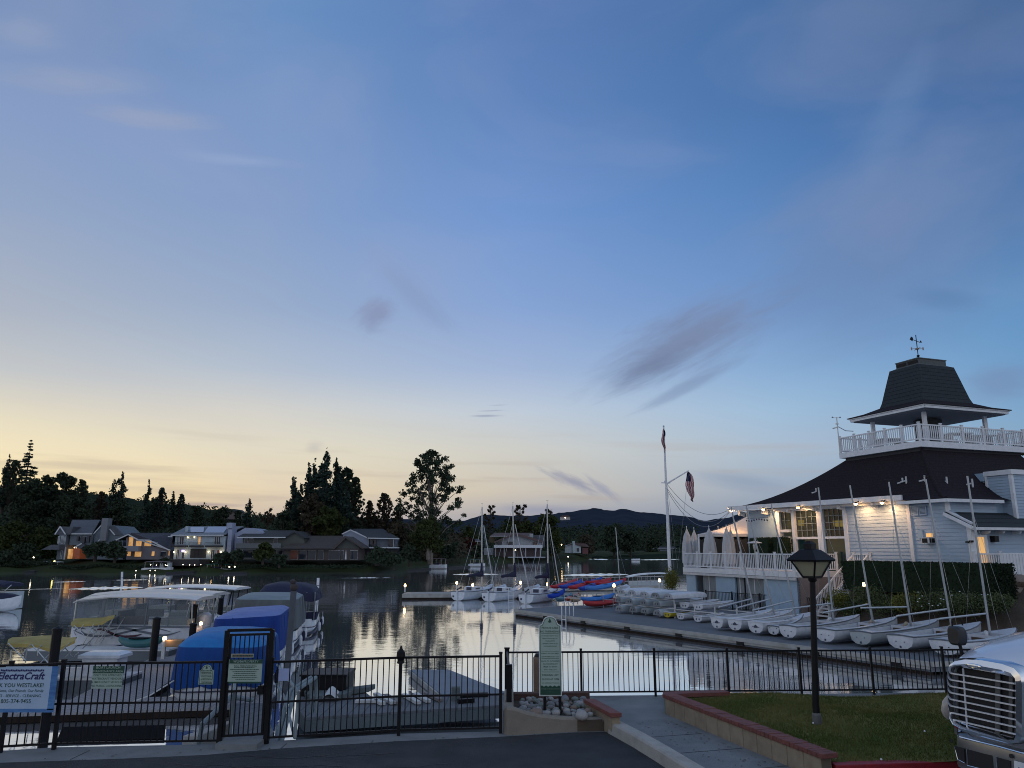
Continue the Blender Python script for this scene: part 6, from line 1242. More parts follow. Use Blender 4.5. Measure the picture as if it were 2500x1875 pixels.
c = Y(717, 1443, 19.6); k = MB(); k.bar((c.x - .1, 19.6, -.4), c, .12); o = build(k, 'square_piling', M('grey_piling', (.09, .10, .12), (.06, .07, .08), ns=3, r=.7)); tag(o, 'tall square grey piling right of the gate', 'piling')
t_ = thing('decoy_bird', 'dark bird shaped decoy perched on top of the square grey piling', 'decoy', c + UZ * .0); k = MB(); k.lathe([(.05, 0), (.09, .04), (.1, .12), (.07, .17)], (0, 0, 0), 10); build(k, 'body', M('decoy_brown', (.05, .04, .04), r=.8), t_, world=False, smooth=True); k = MB(); k.lathe([(.03, 0), (.07, .04), (.075, .09), (.04, .13), (.01, .15)], (-.03, 0, .15), 10); k.prism([(-.1, -.01, .22), (-.15, 0, .2), (-.1, .01, .22), (-.1, 0, .25)], (0, .02, 0)); build(k, 'head', M('decoy_brown', (0, 0, 0)), t_, world=False, smooth=True)
for px, py, Yd, lb in ((402, 1560, 29, 'lit pedestal lamp in front of the cabin boat stern'), (490.5, 1523, 35, 'lit pedestal lamp beside the outboard motor')):
    c = Y(px, py, Yd); t_ = thing('pedestal_lamp', lb, 'lamp', (c.x, c.y, .5), 'lit pedestal lamps on the left docks'); k = MB(); k.bar((c.x, c.y, .5), c, .12, .1); build(k, 'pedestal', WHW, t_); k = MB(); k.lathe([(.05, -.08), (.08, .0), (.07, .07), (.01, .1)], c, 10); build(k, 'lamp', M('pedestal_lamp_glow', (1, .72, .4), emit=3.5), t_)
    ld = bpy.data.lights.new('pedestal_lamp_light', 'POINT'); ld.energy = 5; ld.color = (1, .55, .28); ld.shadow_soft_size = .08; lo = bpy.data.objects.new('pedestal_lamp_light', ld); col.objects.link(lo); lo.location = c + Vector((.25, -.25, .05))
a, b = Y(401, 1580, 28.8), Y(446, 1563, 28.8); k = MB(); k.box(a.x, b.x, 28.8, 29.3, a.z, b.z); o = build(k, 'utility_cabinet', TAN, bevel=.02); tag(o, 'tan utility cabinet right of the lit pedestal lamp', 'cabinet')
# ------------------------------------------------------------------ cabin boats (roofed electric boats seen side on)
def rr(y0, y1, z0, z1): return [(y0 + .12, z0), (y0, z0 + .12), (y0 - .04, z1 - .1), (y0 + .05, z1), (y1 - .05, z1), (y1 + .04, z1 - .1), (y1, z0 + .12), (y1 - .12, z0)]
def cabin_boat(px0, px1, Yd, label, roof_py, roof0, roof1, hull_py, posts, dark=False, swirl=True, vinyl=True, bow=True):
    t_ = thing('cabin_boat', label, 'boat', (Y((px0 + px1) / 2, 1500, Yd).x, Yd + 1.2, 0), 'roofed electric boats at the left docks'); a = Y(px0, hull_py, Yd); b = Y(px1, hull_py, Yd); X0, X1, zt = a.x, b.x, a.z; Ln = X1 - X0; S = []
    for t, w, dz in ((0, .15, -.45), (.015, .6, -.2), (.05, .9, .0), (.12, 1, .03), (.5, 1, .0), (.9, 1, -.02), (.97, .9, -.1), (1, .6, -.2)):
        yc = Yd + 1.2; S.append([(X0 + Ln * t, y, z) for y, z in rr(yc - 1.2 * w, yc + 1.2 * w, .08 if 0 < t < 1 else .3, zt + dz)])
    k = MB(); k.loft(S); build(k, 'hull', GEL, t_, smooth=True)
    k = MB(); k.bar((X0 + .3, Yd - .03, .28), (X1 - .2, Yd - .03, .28), .05, .06); k.bar((X0 + .2, Yd - .03, zt - .02), (X1 - .1, Yd - .03, zt - .06), .05, .05); build(k, 'rub_rail', GUND, t_)
    r0, r1 = Y(roof0, roof_py, Yd - .1), Y(roof1, roof_py, Yd - .1); zr = r0.z; k = MB(); S = []
    for t, dz in ((0, -.12), (.04, -.02), (.3, .1), (.6, .1), (.9, .02), (1, -.03)): x = r0.x + (r1.x - r0.x) * t; S.append([(x, Yd - .12, zr + dz - .05), (x, Yd - .14, zr + dz), (x, Yd + .5, zr + dz + .09), (x, Yd + 1.9, zr + dz + .09), (x, Yd + 2.54, zr + dz), (x, Yd + 2.52, zr + dz - .05)])
    k.loft(S); build(k, 'roof', M('cabin_roof', (.62, .60, .58), (.5, .48, .46), ns=1.5, r=.35) if not dark else GEL, t_, smooth=True)
    for i, (pt, pb) in enumerate(posts):
        for yy in (Yd, Yd + 2.4): u, l_ = Y(pt, roof_py + 6, Yd), Y(pb, hull_py, Yd); k = MB(); k.tube([(l_.x, yy, zt - .1), (u.x, yy, zr - .03)], .035, 6); build(k, 'roof_post', BLK if dark else STEEL, t_)
    if vinyl:
        for yy in (Yd + .02, Yd + 2.38):
            k = MB(); k.add([(r0.x + .05, yy, zr), (r1.x - .25, yy, zr), (X1 - .25, yy, zt - .05), (X0 + .25, yy, zt - .05)], [(0, 1, 2, 3)]); build(k, 'side_curtain', VIN, t_)
        k = MB(); k.add([(r0.x + .05, Yd, zr), (r0.x + .05, Yd + 2.4, zr), (X0 + .25, Yd + 2.4, zt - .05), (X0 + .25, Yd, zt - .05)], [(0, 1, 2, 3)]); build(k, 'front_curtain', VIN, t_)
        k = MB()
        for f_ in (.28, .36, .62, .8): x = X0 + Ln * f_; k = MB(); k.bar((x, Yd - .0, zt - .05), (x + .05, Yd, zr), .12 if f_ in (.28,) else .04, .015); build(k, 'curtain_seam', M('grey_seam', (.14, .16, .18), r=.7), t_)
    k = MB(); k.box(X0 + Ln * .36, X0 + Ln * .6, Yd + .5, Yd + .6, zt - .1, zt + .35); k.box(X0 + Ln * .36, X0 + Ln * .38, Yd + .5, Yd + 1.8, zt - .1, zt + .55); build(k, 'windscreen_frame', M('brown_trim', (.08, .06, .05), r=.6), t_)
    k = MB(); k.box(X0 + Ln * .1, X0 + Ln * .3, Yd + .4, Yd + 2, zt - .2, zt + .25); k.box(X0 + Ln * .66, X0 + Ln * .92, Yd + .4, Yd + 2, zt - .2, zt + .2); build(k, 'bench_seat', M('seat_vinyl', (.2, .22, .2), r=.5), t_)
    if swirl:
        def swirlc(pts, w, m, nm):
            k = MB(); P_ = [Vector(p) for p in pts]; n = 28; C = []
            for i in range(n + 1):
                t = i / n * (len(P_) - 1); j = min(int(t), len(P_) - 2); f_ = t - j; p0, p1, p2, p3 = P_[max(j - 1, 0)], P_[j], P_[j + 1], P_[min(j + 2, len(P_) - 1)]
                C.append(.5 * ((2 * p1) + (p2 - p0) * f_ + (2 * p0 - 5 * p1 + 4 * p2 - p3) * f_ ** 2 + (3 * p1 - p0 - 3 * p2 + p3) * f_ ** 3))
            V = []
            for i, c in enumerate(C): h = w * sin(pi * i / n) ** .7 * .5 + .004; q = Y(c.x, c.y, Yd - .055); V += [(q.x, Yd - .055, q.z - h), (q.x, Yd - .055, q.z + h)]
            k.add(V, [(2 * i, 2 * i + 2, 2 * i + 3, 2 * i + 1) for i in range(n)]); build(k, nm, m, t_)
        swirlc([(228, 1540, 0), (250, 1537, 0), (290, 1553, 0), (325, 1553, 0), (347, 1548, 0)], .1, SWRD, 'plum_swirl')
        swirlc([(178, 1538, 0), (215, 1552, 0), (270, 1551, 0), (330, 1538, 0), (375, 1533, 0), (418, 1543, 0)], .075, SWGR, 'grey_swirl')
        swirlc([(260, 1540, 0), (300, 1534, 0), (350, 1543, 0), (400, 1551, 0), (441, 1541, 0)], .085, SWGR, 'grey_swirl')
        swirlc([(186, 1552, 0), (182, 1542, 0), (192, 1533, 0), (210, 1536, 0)], .07, SWGR, 'grey_swirl'); swirlc([(204, 1528, 0), (198, 1541, 0), (212, 1549, 0), (230, 1547, 0)], .06, SWGR, 'grey_swirl')
    return t_
cabin_boat(157, 472, 34.2, 'white cabin boat with clear curtains and grey and plum swirls, nearest of the roofed boats', 1463, 180, 481, 1527, ((470, 468), (187, 180)))
cabin_boat(200, 510, 38.5, 'second white cabin boat directly behind the swirl painted one', 1453, 205, 515, 1507, ((513, 508), (490, 480), (470, 455)), swirl=False, vinyl=False)
cabin_boat(330, 572, 45, 'farthest roofed boat with black slanting roof posts', 1438, 341, 575, 1492, ((532, 517), (550, 538), (570, 565), (420, 415), (465, 462), (350, 350)), dark=True, swirl=False, vinyl=False)
c = Y(495, 1545, 36.2); t_ = thing('outboard_motor', 'rounded white outboard motor tilted up behind the short piling', 'motor', (c.x, c.y, .5)); k = MB(); S = []
for z, r_ in ((0, .16), (.15, .28), (.45, .33), (.7, .27), (.82, .1)): S.append([(c.x + .1 * z + r_ * cos(q), c.y + r_ * 1.2 * sin(q), .5 + .25 + z) for q in [2 * pi * j / 12 for j in range(12)]])
k.loft(S); build(k, 'cowling', GEL, t_, smooth=True); k = MB(); k.bar((c.x, c.y, -.1), (c.x, c.y, .8), .14, .2); build(k, 'shaft', GELG, t_)
# long low white/teal canoe on the dock in front
kk_ = kayak(288, 1585, .5, 398, 1583, .55, 'long teal canoe lying on the dock along the cabin boat', TEAL, W=.6, H=.42)
# ------------------------------------------------------------------ covered boats in line
def covered(c, Wd, Ln, ztop, zc, mb_, mt_, label, crown=.16, tilt=0.0, rail=True, hullz=.85):
    t_ = thing('covered_boat', label, 'boat', (c.x, c.y, 0), 'covered pontoon boats in line along the walkway'); n = 96
    def ring(wx, ly, z, f=None, fold=0.0, tl=0.0):
        q = []
        for i in range(n):
            a = 2 * pi * (i + .5) / n; cx_, cy_ = cos(a), sin(a); e = 7.0; r = (abs(cx_) ** e + abs(cy_) ** e) ** (-1 / e)
            fd = fold * (sin(a * 23 + 1.3 * sin(a * 5)) * .6 + sin(a * 11 + z) * .6 + .4 * sin(a * 41)); p = c + HR * (r * cx_ * wx * (1 + fd)) + HD * (r * cy_ * ly * (1 + fd * .5) + Ln / 2); q.append((p.x, p.y, z + tl * cx_ + ((.035 * sin(a * 9) + .02 * sin(a * 23)) if fold > .02 else 0)))
        return q
    k = MB(); k.loft([ring(Wd * .42, Ln * .47, .05), ring(Wd * .48, Ln * .49, .3), ring(Wd * .5, Ln * .5, hullz * .6), ring(Wd * .5, Ln * .5, hullz)]); build(k, 'hull', GEL, t_, smooth=True)
    k = MB(); k.loft([ring(Wd * .502, Ln * .502, .42), ring(Wd * .502, Ln * .502, .46)]); k.loft([ring(Wd * .495, Ln * .495, .1), ring(Wd * .5, Ln * .5, .2)]); build(k, 'stripe', EMB, t_)
    k = MB(); k.loft([ring(Wd * .53, Ln * .51, zc, fold=.028), ring(Wd * .522, Ln * .51, zc + (ztop - zc) * .3, fold=.022), ring(Wd * .505, Ln * .503, zc + (ztop - zc) * .7, fold=.014), ring(Wd * .495, Ln * .495, zc + (ztop - zc) * .93, fold=.006), ring(Wd * .485, Ln * .485, ztop, tl=tilt)], cap=False); build(k, 'cover', mb_, t_, smooth=True)
    k = MB(); k.loft([ring(Wd * .487, Ln * .487, ztop - .01, tl=tilt), ring(Wd * .42, Ln * .42, ztop + crown * .55, tl=tilt), ring(Wd * .25, Ln * .25, ztop + crown * .9, tl=tilt * .5), ring(.05, .05, ztop + crown)]); build(k, 'cover_top', mt_, t_, smooth=True)
    k = MB()
    for f_ in (.28, .62):
        for s_ in (-1, 1): p = c + HR * (Wd * .535 * s_) + HD * (Ln * f_); k.tube([xy(p, zc + .05), xy(c + HR * (Wd * .5 * s_) + HD * (Ln * f_), ztop * .98)], .012, 4)
    k.tube([xy(c + HR * (-Wd * .2), zc + .05) - HD * .03, xy(c + HR * (-Wd * .19), ztop) + HD * .05], .014, 4); build(k, 'strap', mb_, t_)
    for f_, s_ in ((.18, 1), (.55, 1), (.85, 1), (.3, -1)):
        p = c + HR * (Wd * .56 * s_) + HD * (Ln * f_); k = MB(); k.lathe([(.02, .18), (.07, .24), (.08, .5), (.06, .6), (.015, .64), (.012, .9)], (p.x, p.y, 0), 8); build(k, 'fender', (GEL, NAVY)[f_ == .55], t_, smooth=True)
    k = MB(); p = c + HR * (-Wd * .45) + HD * .1; k.tube([xy(p, .75), xy(p - HR * .5 - HD * .5, .45), xy(p - HR * 1.0 - HD * .8, .3)], .02, 5); build(k, 'mooring_line', WHW, t_); return t_
def lineat(px, Yd): r = Y(px, 1500, Yd); return Vector((r.x, Yd, 0))
covered(lineat(540, 22.9), 2.55, 4.6, 1.62, .55, BLUE1, BLUE1T, 'boat under a bright blue cover nearest the gate', crown=.3, tilt=-.04)
covered(lineat(601, 28.4), 2.4, 4.8, 1.98, .75, BLUE2, BLUE2T, 'boat under a royal blue cover with a pale top, second from the gate', tilt=.06)
covered(lineat(645, 34.4), 2.75, 4.8, 2.22, .95, OLIVE, OLIVET, 'boat under a grey olive cover, third from the gate', tilt=-.03)
covered(lineat(697, 40.6), 3.0, 5.0, 2.2, 1.75, NAVY, NAVY, 'farthest covered boat with a navy canopy on poles', crown=.42, tilt=-.08)
k = MB(); cc_ = lineat(697, 40.6)
for s_ in (.52, .3, 1.0, 1.42):
    for q in (.1, 2.4): p = cc_ + HR * s_ + HD * q; k.tube([xy(p, .8), xy(p, 2.2)], .025, 5)
fr_ = [o for o in bpy.data.objects if o.name.startswith('covered_boat')][-1]
build(k, 'canopy_frame', STEEL, bpy.data.objects['covered_boat.003'])
p = cc_ + HR * 1.2 + HD * .2; k = MB(); k.loft([[(p.x - .35, p.y, 1.15), (p.x + .35, p.y, 1.2), (p.x + .4, p.y + .4, 1.2), (p.x - .3, p.y + .4, 1.15)], [(p.x - .3, p.y, .75), (p.x + .3, p.y, .8), (p.x + .3, p.y + .3, .8), (p.x - .2, p.y + .3, .75)]]); build(k, 'covered_console', NAVY, bpy.data.objects['covered_boat.003'])
# ------------------------------------------------------------------ small boats with yellow biminis
def bimini(Yd, canopy, poles, hull, label, far):
    """canopy: [(px, py_near, py_far)] outline of the cloth; poles: pixel segments"""
    x0 = Y(canopy[0][0], 1500, Yd).x; x1 = Y(canopy[-1][0], 1500, Yd).x; t_ = thing('small_boat', label, 'boat', ((x0 + x1) / 2, Yd + .7, 0), 'small boats with yellow canopies'); S = []
    for px, yn, yf in canopy: a, b = Y(px, yn, Yd), Y(px + 4, yf, Yd + far); m_ = a.lerp(b, .5) + UZ * .05; S.append([a - UZ * .0, a.lerp(b, .25) + UZ * .04, m_, a.lerp(b, .75) + UZ * .04, b])
    k = MB(); k.loft(S, closed=False, cap=False); q = [[p - UZ * .02 for p in s] for s in S]; k.loft(q, closed=False, cap=False); k.loft([[s[0], s[0] - UZ * (.06 + .05 * sin(i * 2.1) ** 2)] for i, s in enumerate(S)], closed=False, cap=False); build(k, 'canopy', YEL, t_, smooth=True)
    for (a, b) in poles:
        for dy in (0, far): k = MB(); k.tube([Y(*a, Yd) + Vector((0, dy, 0)), Y(*b, Yd) + Vector((0, dy, 0))], .017, 5); build(k, 'canopy_pole', STEEL, t_)
    h0, h1, zt = hull; a = Y(h0, 1600, Yd).x; b = Y(h1, 1600, Yd).x; mb = open_hull(b - a, 1.7, zt, bow=1.1); mb2 = deck_mb(b - a, 1.7, zt, bow=1.1); mb3 = gun_mb(b - a, 1.7, zt, bow=1.1)
    for m__, nm, mt in ((mb, 'hull', GEL), (mb2, 'deck', COCK), (mb3, 'rub_rail', NAVY)): m__.v = [(a + v[0], Yd + .7 + v[1], v[2] + .02) for v in m__.v]; build(m__, nm, mt, t_)
    return t_
bimini(23.6, [(18, 1568, 1562), (26, 1571, 1556), (60, 1572, 1554), (90, 1576, 1552), (120, 1583, 1551), (140, 1584, 1553), (160, 1576, 1556), (184, 1562, 1557)], [((20, 1570), (62, 1612)), ((76, 1573), (52, 1600)), ((78, 1574), (117, 1618)), ((102, 1575), (90, 1588)), ((128, 1590), (97, 1620)), ((172, 1568), (142, 1597)), ((132, 1607), (120, 1617)), ((66, 1588), (62, 1618)), ((28, 1586), (26, 1616))], (-150, 105, .62), 'small boat with a yellow canopy at the far left behind the banner', 1.3)
bimini(32.9, [(173, 1523, 1519), (180, 1525, 1510), (205, 1524, 1509), (230, 1524, 1508), (250, 1520, 1507), (262, 1511, 1504), (279, 1506, 1503)], [((205, 1524), (190, 1543)), ((229, 1523), (201, 1577)), ((243, 1524), (214, 1580)), ((275, 1512), (241, 1567)), ((180, 1526), (205, 1550)), ((215, 1530), (228, 1548))], (165, 290, .42), 'small boat with a narrow yellow canopy in front of the swirl painted cabin boat', 1.0)
# boats cut by the left frame edge
for c_, Ln, lb in ((Z(-60, 1494, 0), 3.0, 'white boat with a navy cover poking in at the left frame edge'),):
    t_ = thing('runabout', lb, 'boat', c_); kw = dict(bow=1.15); mb = hull_mb(Ln * 1.05, 1.9, 1.0, **kw); mb.v = [(c_.x + v[0], c_.y + v[1], v[2]) for v in mb.v]; build(mb, 'hull', GEL, t_, smooth=True); mb = MB(); S = []
    for t, w, h_ in ((0, .9, 1.15), (.4, .95, 1.3), (.75, .7, 1.25), (1.0, .15, 1.12)): S.append([(c_.x + Ln * t, c_.y - w, .93), (c_.x + Ln * t, c_.y - w * .6, h_), (c_.x + Ln * t, c_.y + w * .6, h_), (c_.x + Ln * t, c_.y + w, .93)])
    mb.loft(S); build(mb, 'cover', NAVY, t_, smooth=True)
a = Y(-60, 1420, 58); b = Y(30, 1423, 58); t_ = thing('canopy_boat', 'boat with a dark navy canopy at the upper left frame edge', 'boat', (a.x, 58, 0)); k = MB(); k.loft([[(x, 57, z), (x, 58, z + .15), (x, 59.4, z), (x, 59.4, z - .15), (x, 57, z - .15)] for x, z in ((a.x, a.z), (b.x - 1.2, a.z), (b.x - .3, a.z - .1), (b.x, b.z - .12))]); build(k, 'canopy', NAVY, t_)
k = MB(); k.tube([Y(28, 1428, 57), Y(10, 1444, 57)], .03, 5); build(k, 'canopy_pole', STEEL, t_); k = MB(); q = Y(9, 1447, 57); k.box(a.x, q.x, 57, 59.4, .05, q.z); build(k, 'hull', GELG, t_)
# ------------------------------------------------------------------ work floats in the middle
FG = M('float_grey_green', (.12, .145, .15), (.085, .105, .11), ns=1.5, r=.8, bump=.5, bs=30); FT = M('float_top_board', (.14, .15, .165), (.10, .11, .12), ns=2, r=.85, bump=.6, bs=30, rows=.32, rowax='x', rowd=.5)
wf = [Z(745, 1752, .5), Z(1226, 1721, .5), Z(1238, 1697, .5), Z(1080, 1700, .5), Z(905, 1700, .5), Z(880, 1680, .5), Z(735, 1690, .5), Z(726, 1729, .5)]
slab('work_float', 'low grey work float strewn with timber inside the fence', wf, .5, .32, FT, FG)
wf2 = [Z(1080, 1701, .5), Z(1240, 1695, .5), Z(1096, 1638, .5), Z(1002, 1638, .5)]
k = MB(); k.prism([xy(p, .3) for p in wf2], (0, 0, .24)); o = build(k, 'blue_grey_float', M('blue_grey_deck', (.15, .18, .22), (.12, .145, .18), ns=1.5, r=.6, bump=.3)); tag(o, 'smooth blue grey triangular ended float right of the work float', 'float')
k = MB(); a, b = xy(wf2[0], .46), xy(wf2[3], .46); k.bar(a + Vector((-.04, 0, 0)), b + Vector((-.04, 0, 0)), .06, .14); k.bar(a + Vector((-.02, 0, -.25)), b + Vector((-.02, 0, -.25)), .05, .2); build(k, 'edge_board', DOCKE, o)
a, b = Y(732, 1697, 21.8), Y(845, 1651, 21.8); k = MB(); k.box(a.x, b.x, 21.8, 22.9, .5, b.z); t_ = build(k, 'dark_crate', BLK, bevel=.02); tag(t_, 'large black box standing on the work float', 'crate'); k = MB(); k.box(a.x - .03, b.x + .03, 21.75, 22.95, b.z, b.z + .05); build(k, 'lid', BLK, t_)
t_ = build(MB().loft([[(Y(784 + 38 * t, 1700, 21).x, 21 + dy, .5 + .34 * sin(pi * (.1 + .8 * t)) * (1 - abs(dy - .35) * 1.2)) for dy in (0, .15, .35, .55, .7)] for t in [i / 8 for i in range(9)]]), 'folded_tarp', WHW, smooth=True); tag(t_, 'pale folded tarp heaped on the work float', 'tarp')
for i, (x0, x1, y0, y1) in enumerate(((742, 790, 1700, 1693), (745, 800, 1708, 1702), (835, 900, 1700, 1690), (752, 840, 1714, 1708))):
    a = Z(x0, y0, .52); b = Z(x1, y1, .52); k = MB(); k.prism([a, b, b + Vector((.1, .5, 0)), a + Vector((-.05, .5, 0))], (0, 0, .14)); o = build(k, 'hull_section', FG, bevel=.02); tag(o, ('pale panel at the left rear of the work float', 'shallow tray in front of the black box', 'dark panel right of the folded tarp', 'low board across the front of the tray')[i], 'panel')
for i, (x0, y0, x1, y1) in enumerate(((917, 1694, 960, 1716), (941, 1697, 975, 1716), (986, 1696, 1022, 1716), (1014, 1694, 1046, 1712), (1040, 1692, 1076, 1709), (868, 1712, 922, 1712), (905, 1704, 935, 1718))):
    a = Z(x0, y0, .56); b = Z(x1, y1, .56); k = MB(); k.bar(a, b, .14, .07); o = build(k, 'timber', (WHW, BRN)[i % 3 == 1]); tag(o, 'loose timber lying askew on the work float', 'timber', 'loose timbers on the work float')
for i, (x0, x1, y0) in enumerate(((1118, 1191, 1698), (1118, 1157, 1712))):
    a = Z(x0, y0, .56); b = Z(x1, y0 - 3, .56); k = MB(); k.bar(a, b, .12, .1); o = build(k, 'black_beam', BLK); tag(o, ('longer black beam on the blue grey float', 'shorter black beam in front of the longer one')[i], 'beam')
a = Z(1111, 1712, .5); k = MB(); k.box(a.x - .1, a.x + .12, a.y, a.y + .2, .4, .84); o = build(k, 'short_post', FG); tag(o, 'short square post on the blue grey float', 'post')
k = MB(); a = Z(830, 1760, .2); k.box(a.x - .25, a.x + .1, a.y - .04, a.y, .25, .32); o2 = build(k, 'bracket', BLK, [q for q in bpy.data.objects if q.name == 'work_float'][0])
# ------------------------------------------------------------------ gangway and abutment
g0a, g0b = Vector((-5.15, 14.95, .93)), Vector((-4.32, 15.0, .93)); gd = (Z(605, 1716, .3) - (g0a + g0b) / 2); gd = Vector((gd.x, gd.y, -.64))
t_ = thing('gangway', 'narrow grey gangway leading down from the gate to the landing', 'gangway', (g0a + g0b) / 2)
k = MB(); k.prism([g0a, g0b, g0b + gd, g0a + gd], (0, 0, -.08)); build(k, 'deck', FT, t_)
k = MB(); k.bar(g0a + UZ * .03, g0a + gd + UZ * .03, .05, .12); build(k, 'side_rail', WHW, t_)
for s_, p in ((-1, g0a + Vector((-.03, 0, 0))), (1, g0b + Vector((.35, -.1, 0)))):
    k = MB(); q = p + gd * 1.0; k.tube([p + UZ * .1, p + UZ * .85 + Vector((0, .1, 0)), p.lerp(q, .5) + UZ * .95, q + UZ * 1.0, q + Vector((.02, .2, .9)), q + Vector((.02, .22, 0))], .035, 8); k.tube([p + UZ * .1, p.lerp(q, .5) + UZ * .5, q + UZ * .5], .03, 8); build(k, 'handrail', OLIVET, t_, smooth=True)
k = MB()
for i in range(2): p = Z(672 + i * 14, 1815, .5); k.tube([p, p + Vector((-.1, 1.2, .8)), p + Vector((.05, 2.4, .9)), p + Vector((.1, 2.5, .1))], .05, 8)
build(k, 'lower_handrail', OLIVET, t_, smooth=True)
k = MB(); a = Z(448, 1815, .3); b = Z(515, 1815, .3); k.prism([(a.x, a.y - .1, -.3), (b.x - .25, b.y - .1, -.3), (b.x + .15, b.y + 1.7, -.3), (a.x + .55, a.y + 1.7, -.3)], (0, 0, .78)); o = build(k, 'concrete_block', CONL, bevel=.03); tag(o, 'pale concrete block at the water edge left of the gate', 'block')
k = MB(); a = Z(500, 1808, .9); k.tube([(a.x - .1, 15.0, .2), (a.x - .05, 15.2, 1.2), (a.x + .1, 16.2, 1.5), (a.x + .1, 17.5, 1.2)], .05, 8); o = build(k, 'dock_pipe', OLIVET, smooth=True); tag(o, 'pale bent pipe beside the left gate post', 'pipe')
# ------------------------------------------------------------------ plaza, asphalt, kerbs
PZ = .95
FLp = [Z(-400, 1850, PZ), Z(0, 1838, PZ), Z(120, 1830, PZ), Z(530, 1822, PZ), Z(650, 1815, PZ), Z(975, 1796, PZ), Z(1228, 1790, PZ)]
q0 = FLp[-1]; FR0 = Vector((-.12, 19.15, PZ)); FR1 = Vector((16, 19.9, PZ))
plz = [Vector((-30, -25, 0)), Vector((-30, FLp[0].y + .1, 0))] + [p + Vector((0, .16, 0)) for p in FLp[:-1]] + [Vector((q0.x - .05, q0.y + .15, 0)), Vector((q0.x - .05, FR0.y + .15, 0)), FR1 + Vector((0, .15, 0)), Vector((60, 21, 0)), Vector((60, -25, 0))]
k = MB(); k.prism([xy(p, PZ - 2.2) for p in plz], (0, 0, 2.2)); tag(build(k, 'pavement', CON), kind='structure')
asp = [Vector((-30, -25, 0)), Vector((-30, 12.5, 0)), Z(-100, 1868, PZ), Z(0, 1863, PZ), Z(300, 1853, PZ), Z(500, 1844, PZ), Z(700, 1827, PZ), Z(975, 1810, PZ), Z(1228, 1799, PZ), Z(1400, 1789, PZ), Z(1500, 1787, PZ), Z(1560, 1803, PZ), Z(1600, 1829, PZ), Z(1655, 1872, PZ), Vector((3.3, 9.5, 0)), Vector((4.2, -25, 0))]
k = MB(); A0 = [xy(p, PZ + .006) for p in asp]; k.f.append(tuple(range(len(A0)))); k.v += [tuple(p) for p in A0]; tag(build(k, 'road', ASP), kind='structure')
# dark patching seams on the asphalt
r_ = random.Random(12); k = MB()
for i in range(6):
    x, y = r_.uniform(-7, 1), r_.uniform(11.8, 14); P_ = [Vector((x, y, PZ + .011))]
    for j in range(9): P_.append(P_[-1] + Vector((r_.uniform(.15, .45), r_.uniform(-.12, .12), 0)))
    for a, b in zip(P_[:-1], P_[1:]): w = .008 + .012 * r_.random(); k.add([a - Vector((0, w, 0)), b - Vector((0, w, 0)), b + Vector((0, w, 0)), a + Vector((0, w, 0))], [(0, 1, 2, 3)])
tag(build(k, 'road', M('crack_filler', (.016, .017, .02), r=.6), fix=False), kind='structure')
for px in (200, 690, 1060, 905): a = Z(px, 1840 - (px - 200) * .035, PZ + .008); k = MB(); k.box(a.x - .008, a.x + .008, a.y - .35, a.y + .25, PZ + .002, PZ + .004); tag(build(k, 'pavement', BLK), kind='structure')
for t in (.15, .4, .65, .9):
    p = Vector((2.2, 15.9, PZ + .005)).lerp(Vector((4.0, 11.5, PZ + .005)), t); k = MB(); k.prism([p, p + Vector((1.15, .32, 0)), p + Vector((1.15, .335, 0)), p + Vector((0, .015, 0))], (0, 0, .001)); tag(build(k, 'pavement', MATS['crack_filler']), kind='structure')
# fallen leaves and grit at the kerb line
r_ = random.Random(31); k = MB()
for i in range(260):
    if r_.random() < .5: p = Z(r_.uniform(0, 1480), 1, PZ) if False else Vector((r_.uniform(-8, 1.8), 0, 0)); p.y = 13.5 + (p.x + 8) * .2 + r_.uniform(-.5, .4)
    else: t = r_.random(); p = Vector((3.2, 16.8, 0)).lerp(Vector((4.6, 12.6, 0)), t) + Vector((-r_.random() ** 2 * .9 - .03, 0, 0))
    a = r_.random() * 6.28; s_ = r_.uniform(.012, .035); u_ = Vector((cos(a), sin(a), .1)) * s_; v_ = Vector((-sin(a), cos(a), .1)) * s_ * .5; c = xy(p, PZ + .012); k.add([c - u_, c - v_, c + u_, c + v_], [(0, 1, 2, 3)])
tag(build(k, 'leaf_litter', M('dry_leaf', (.10, .07, .04), (.05, .035, .025), ns=9, r=.9), fix=False), 'sparse dry leaves scattered along the kerb and wall foot', 'leaves', kind='stuff')
# kerb wall beside the path
ks = [(1486, 1762), (1545, 1793), (1600, 1825), (1650, 1856), (1690, 1880)]
kl = [Z(x, y, 1.16) for x, y in ks] + [Vector((3.6, 9.0, 1.16))]; S = []
for i, p in enumerate(kl):
    t = (kl[min(i + 1, len(kl) - 1)] - kl[max(i - 1, 0)]).normalized(); n = Vector((-t.y, t.x, 0)); n = n if n.x > 0 else -n; w = .27
    S.append([xy(p - n * .03, PZ - .1), xy(p - n * .0, 1.13), xy(p + n * .03, 1.16), xy(p + n * (w - .03), 1.16), xy(p + n * w, 1.13), xy(p + n * (w + .02), PZ - .1)])
k = MB(); k.loft(S); o = build(k, 'kerb', CONL); tag(o, 'pale worn concrete kerb between the asphalt and the path', 'kerb')
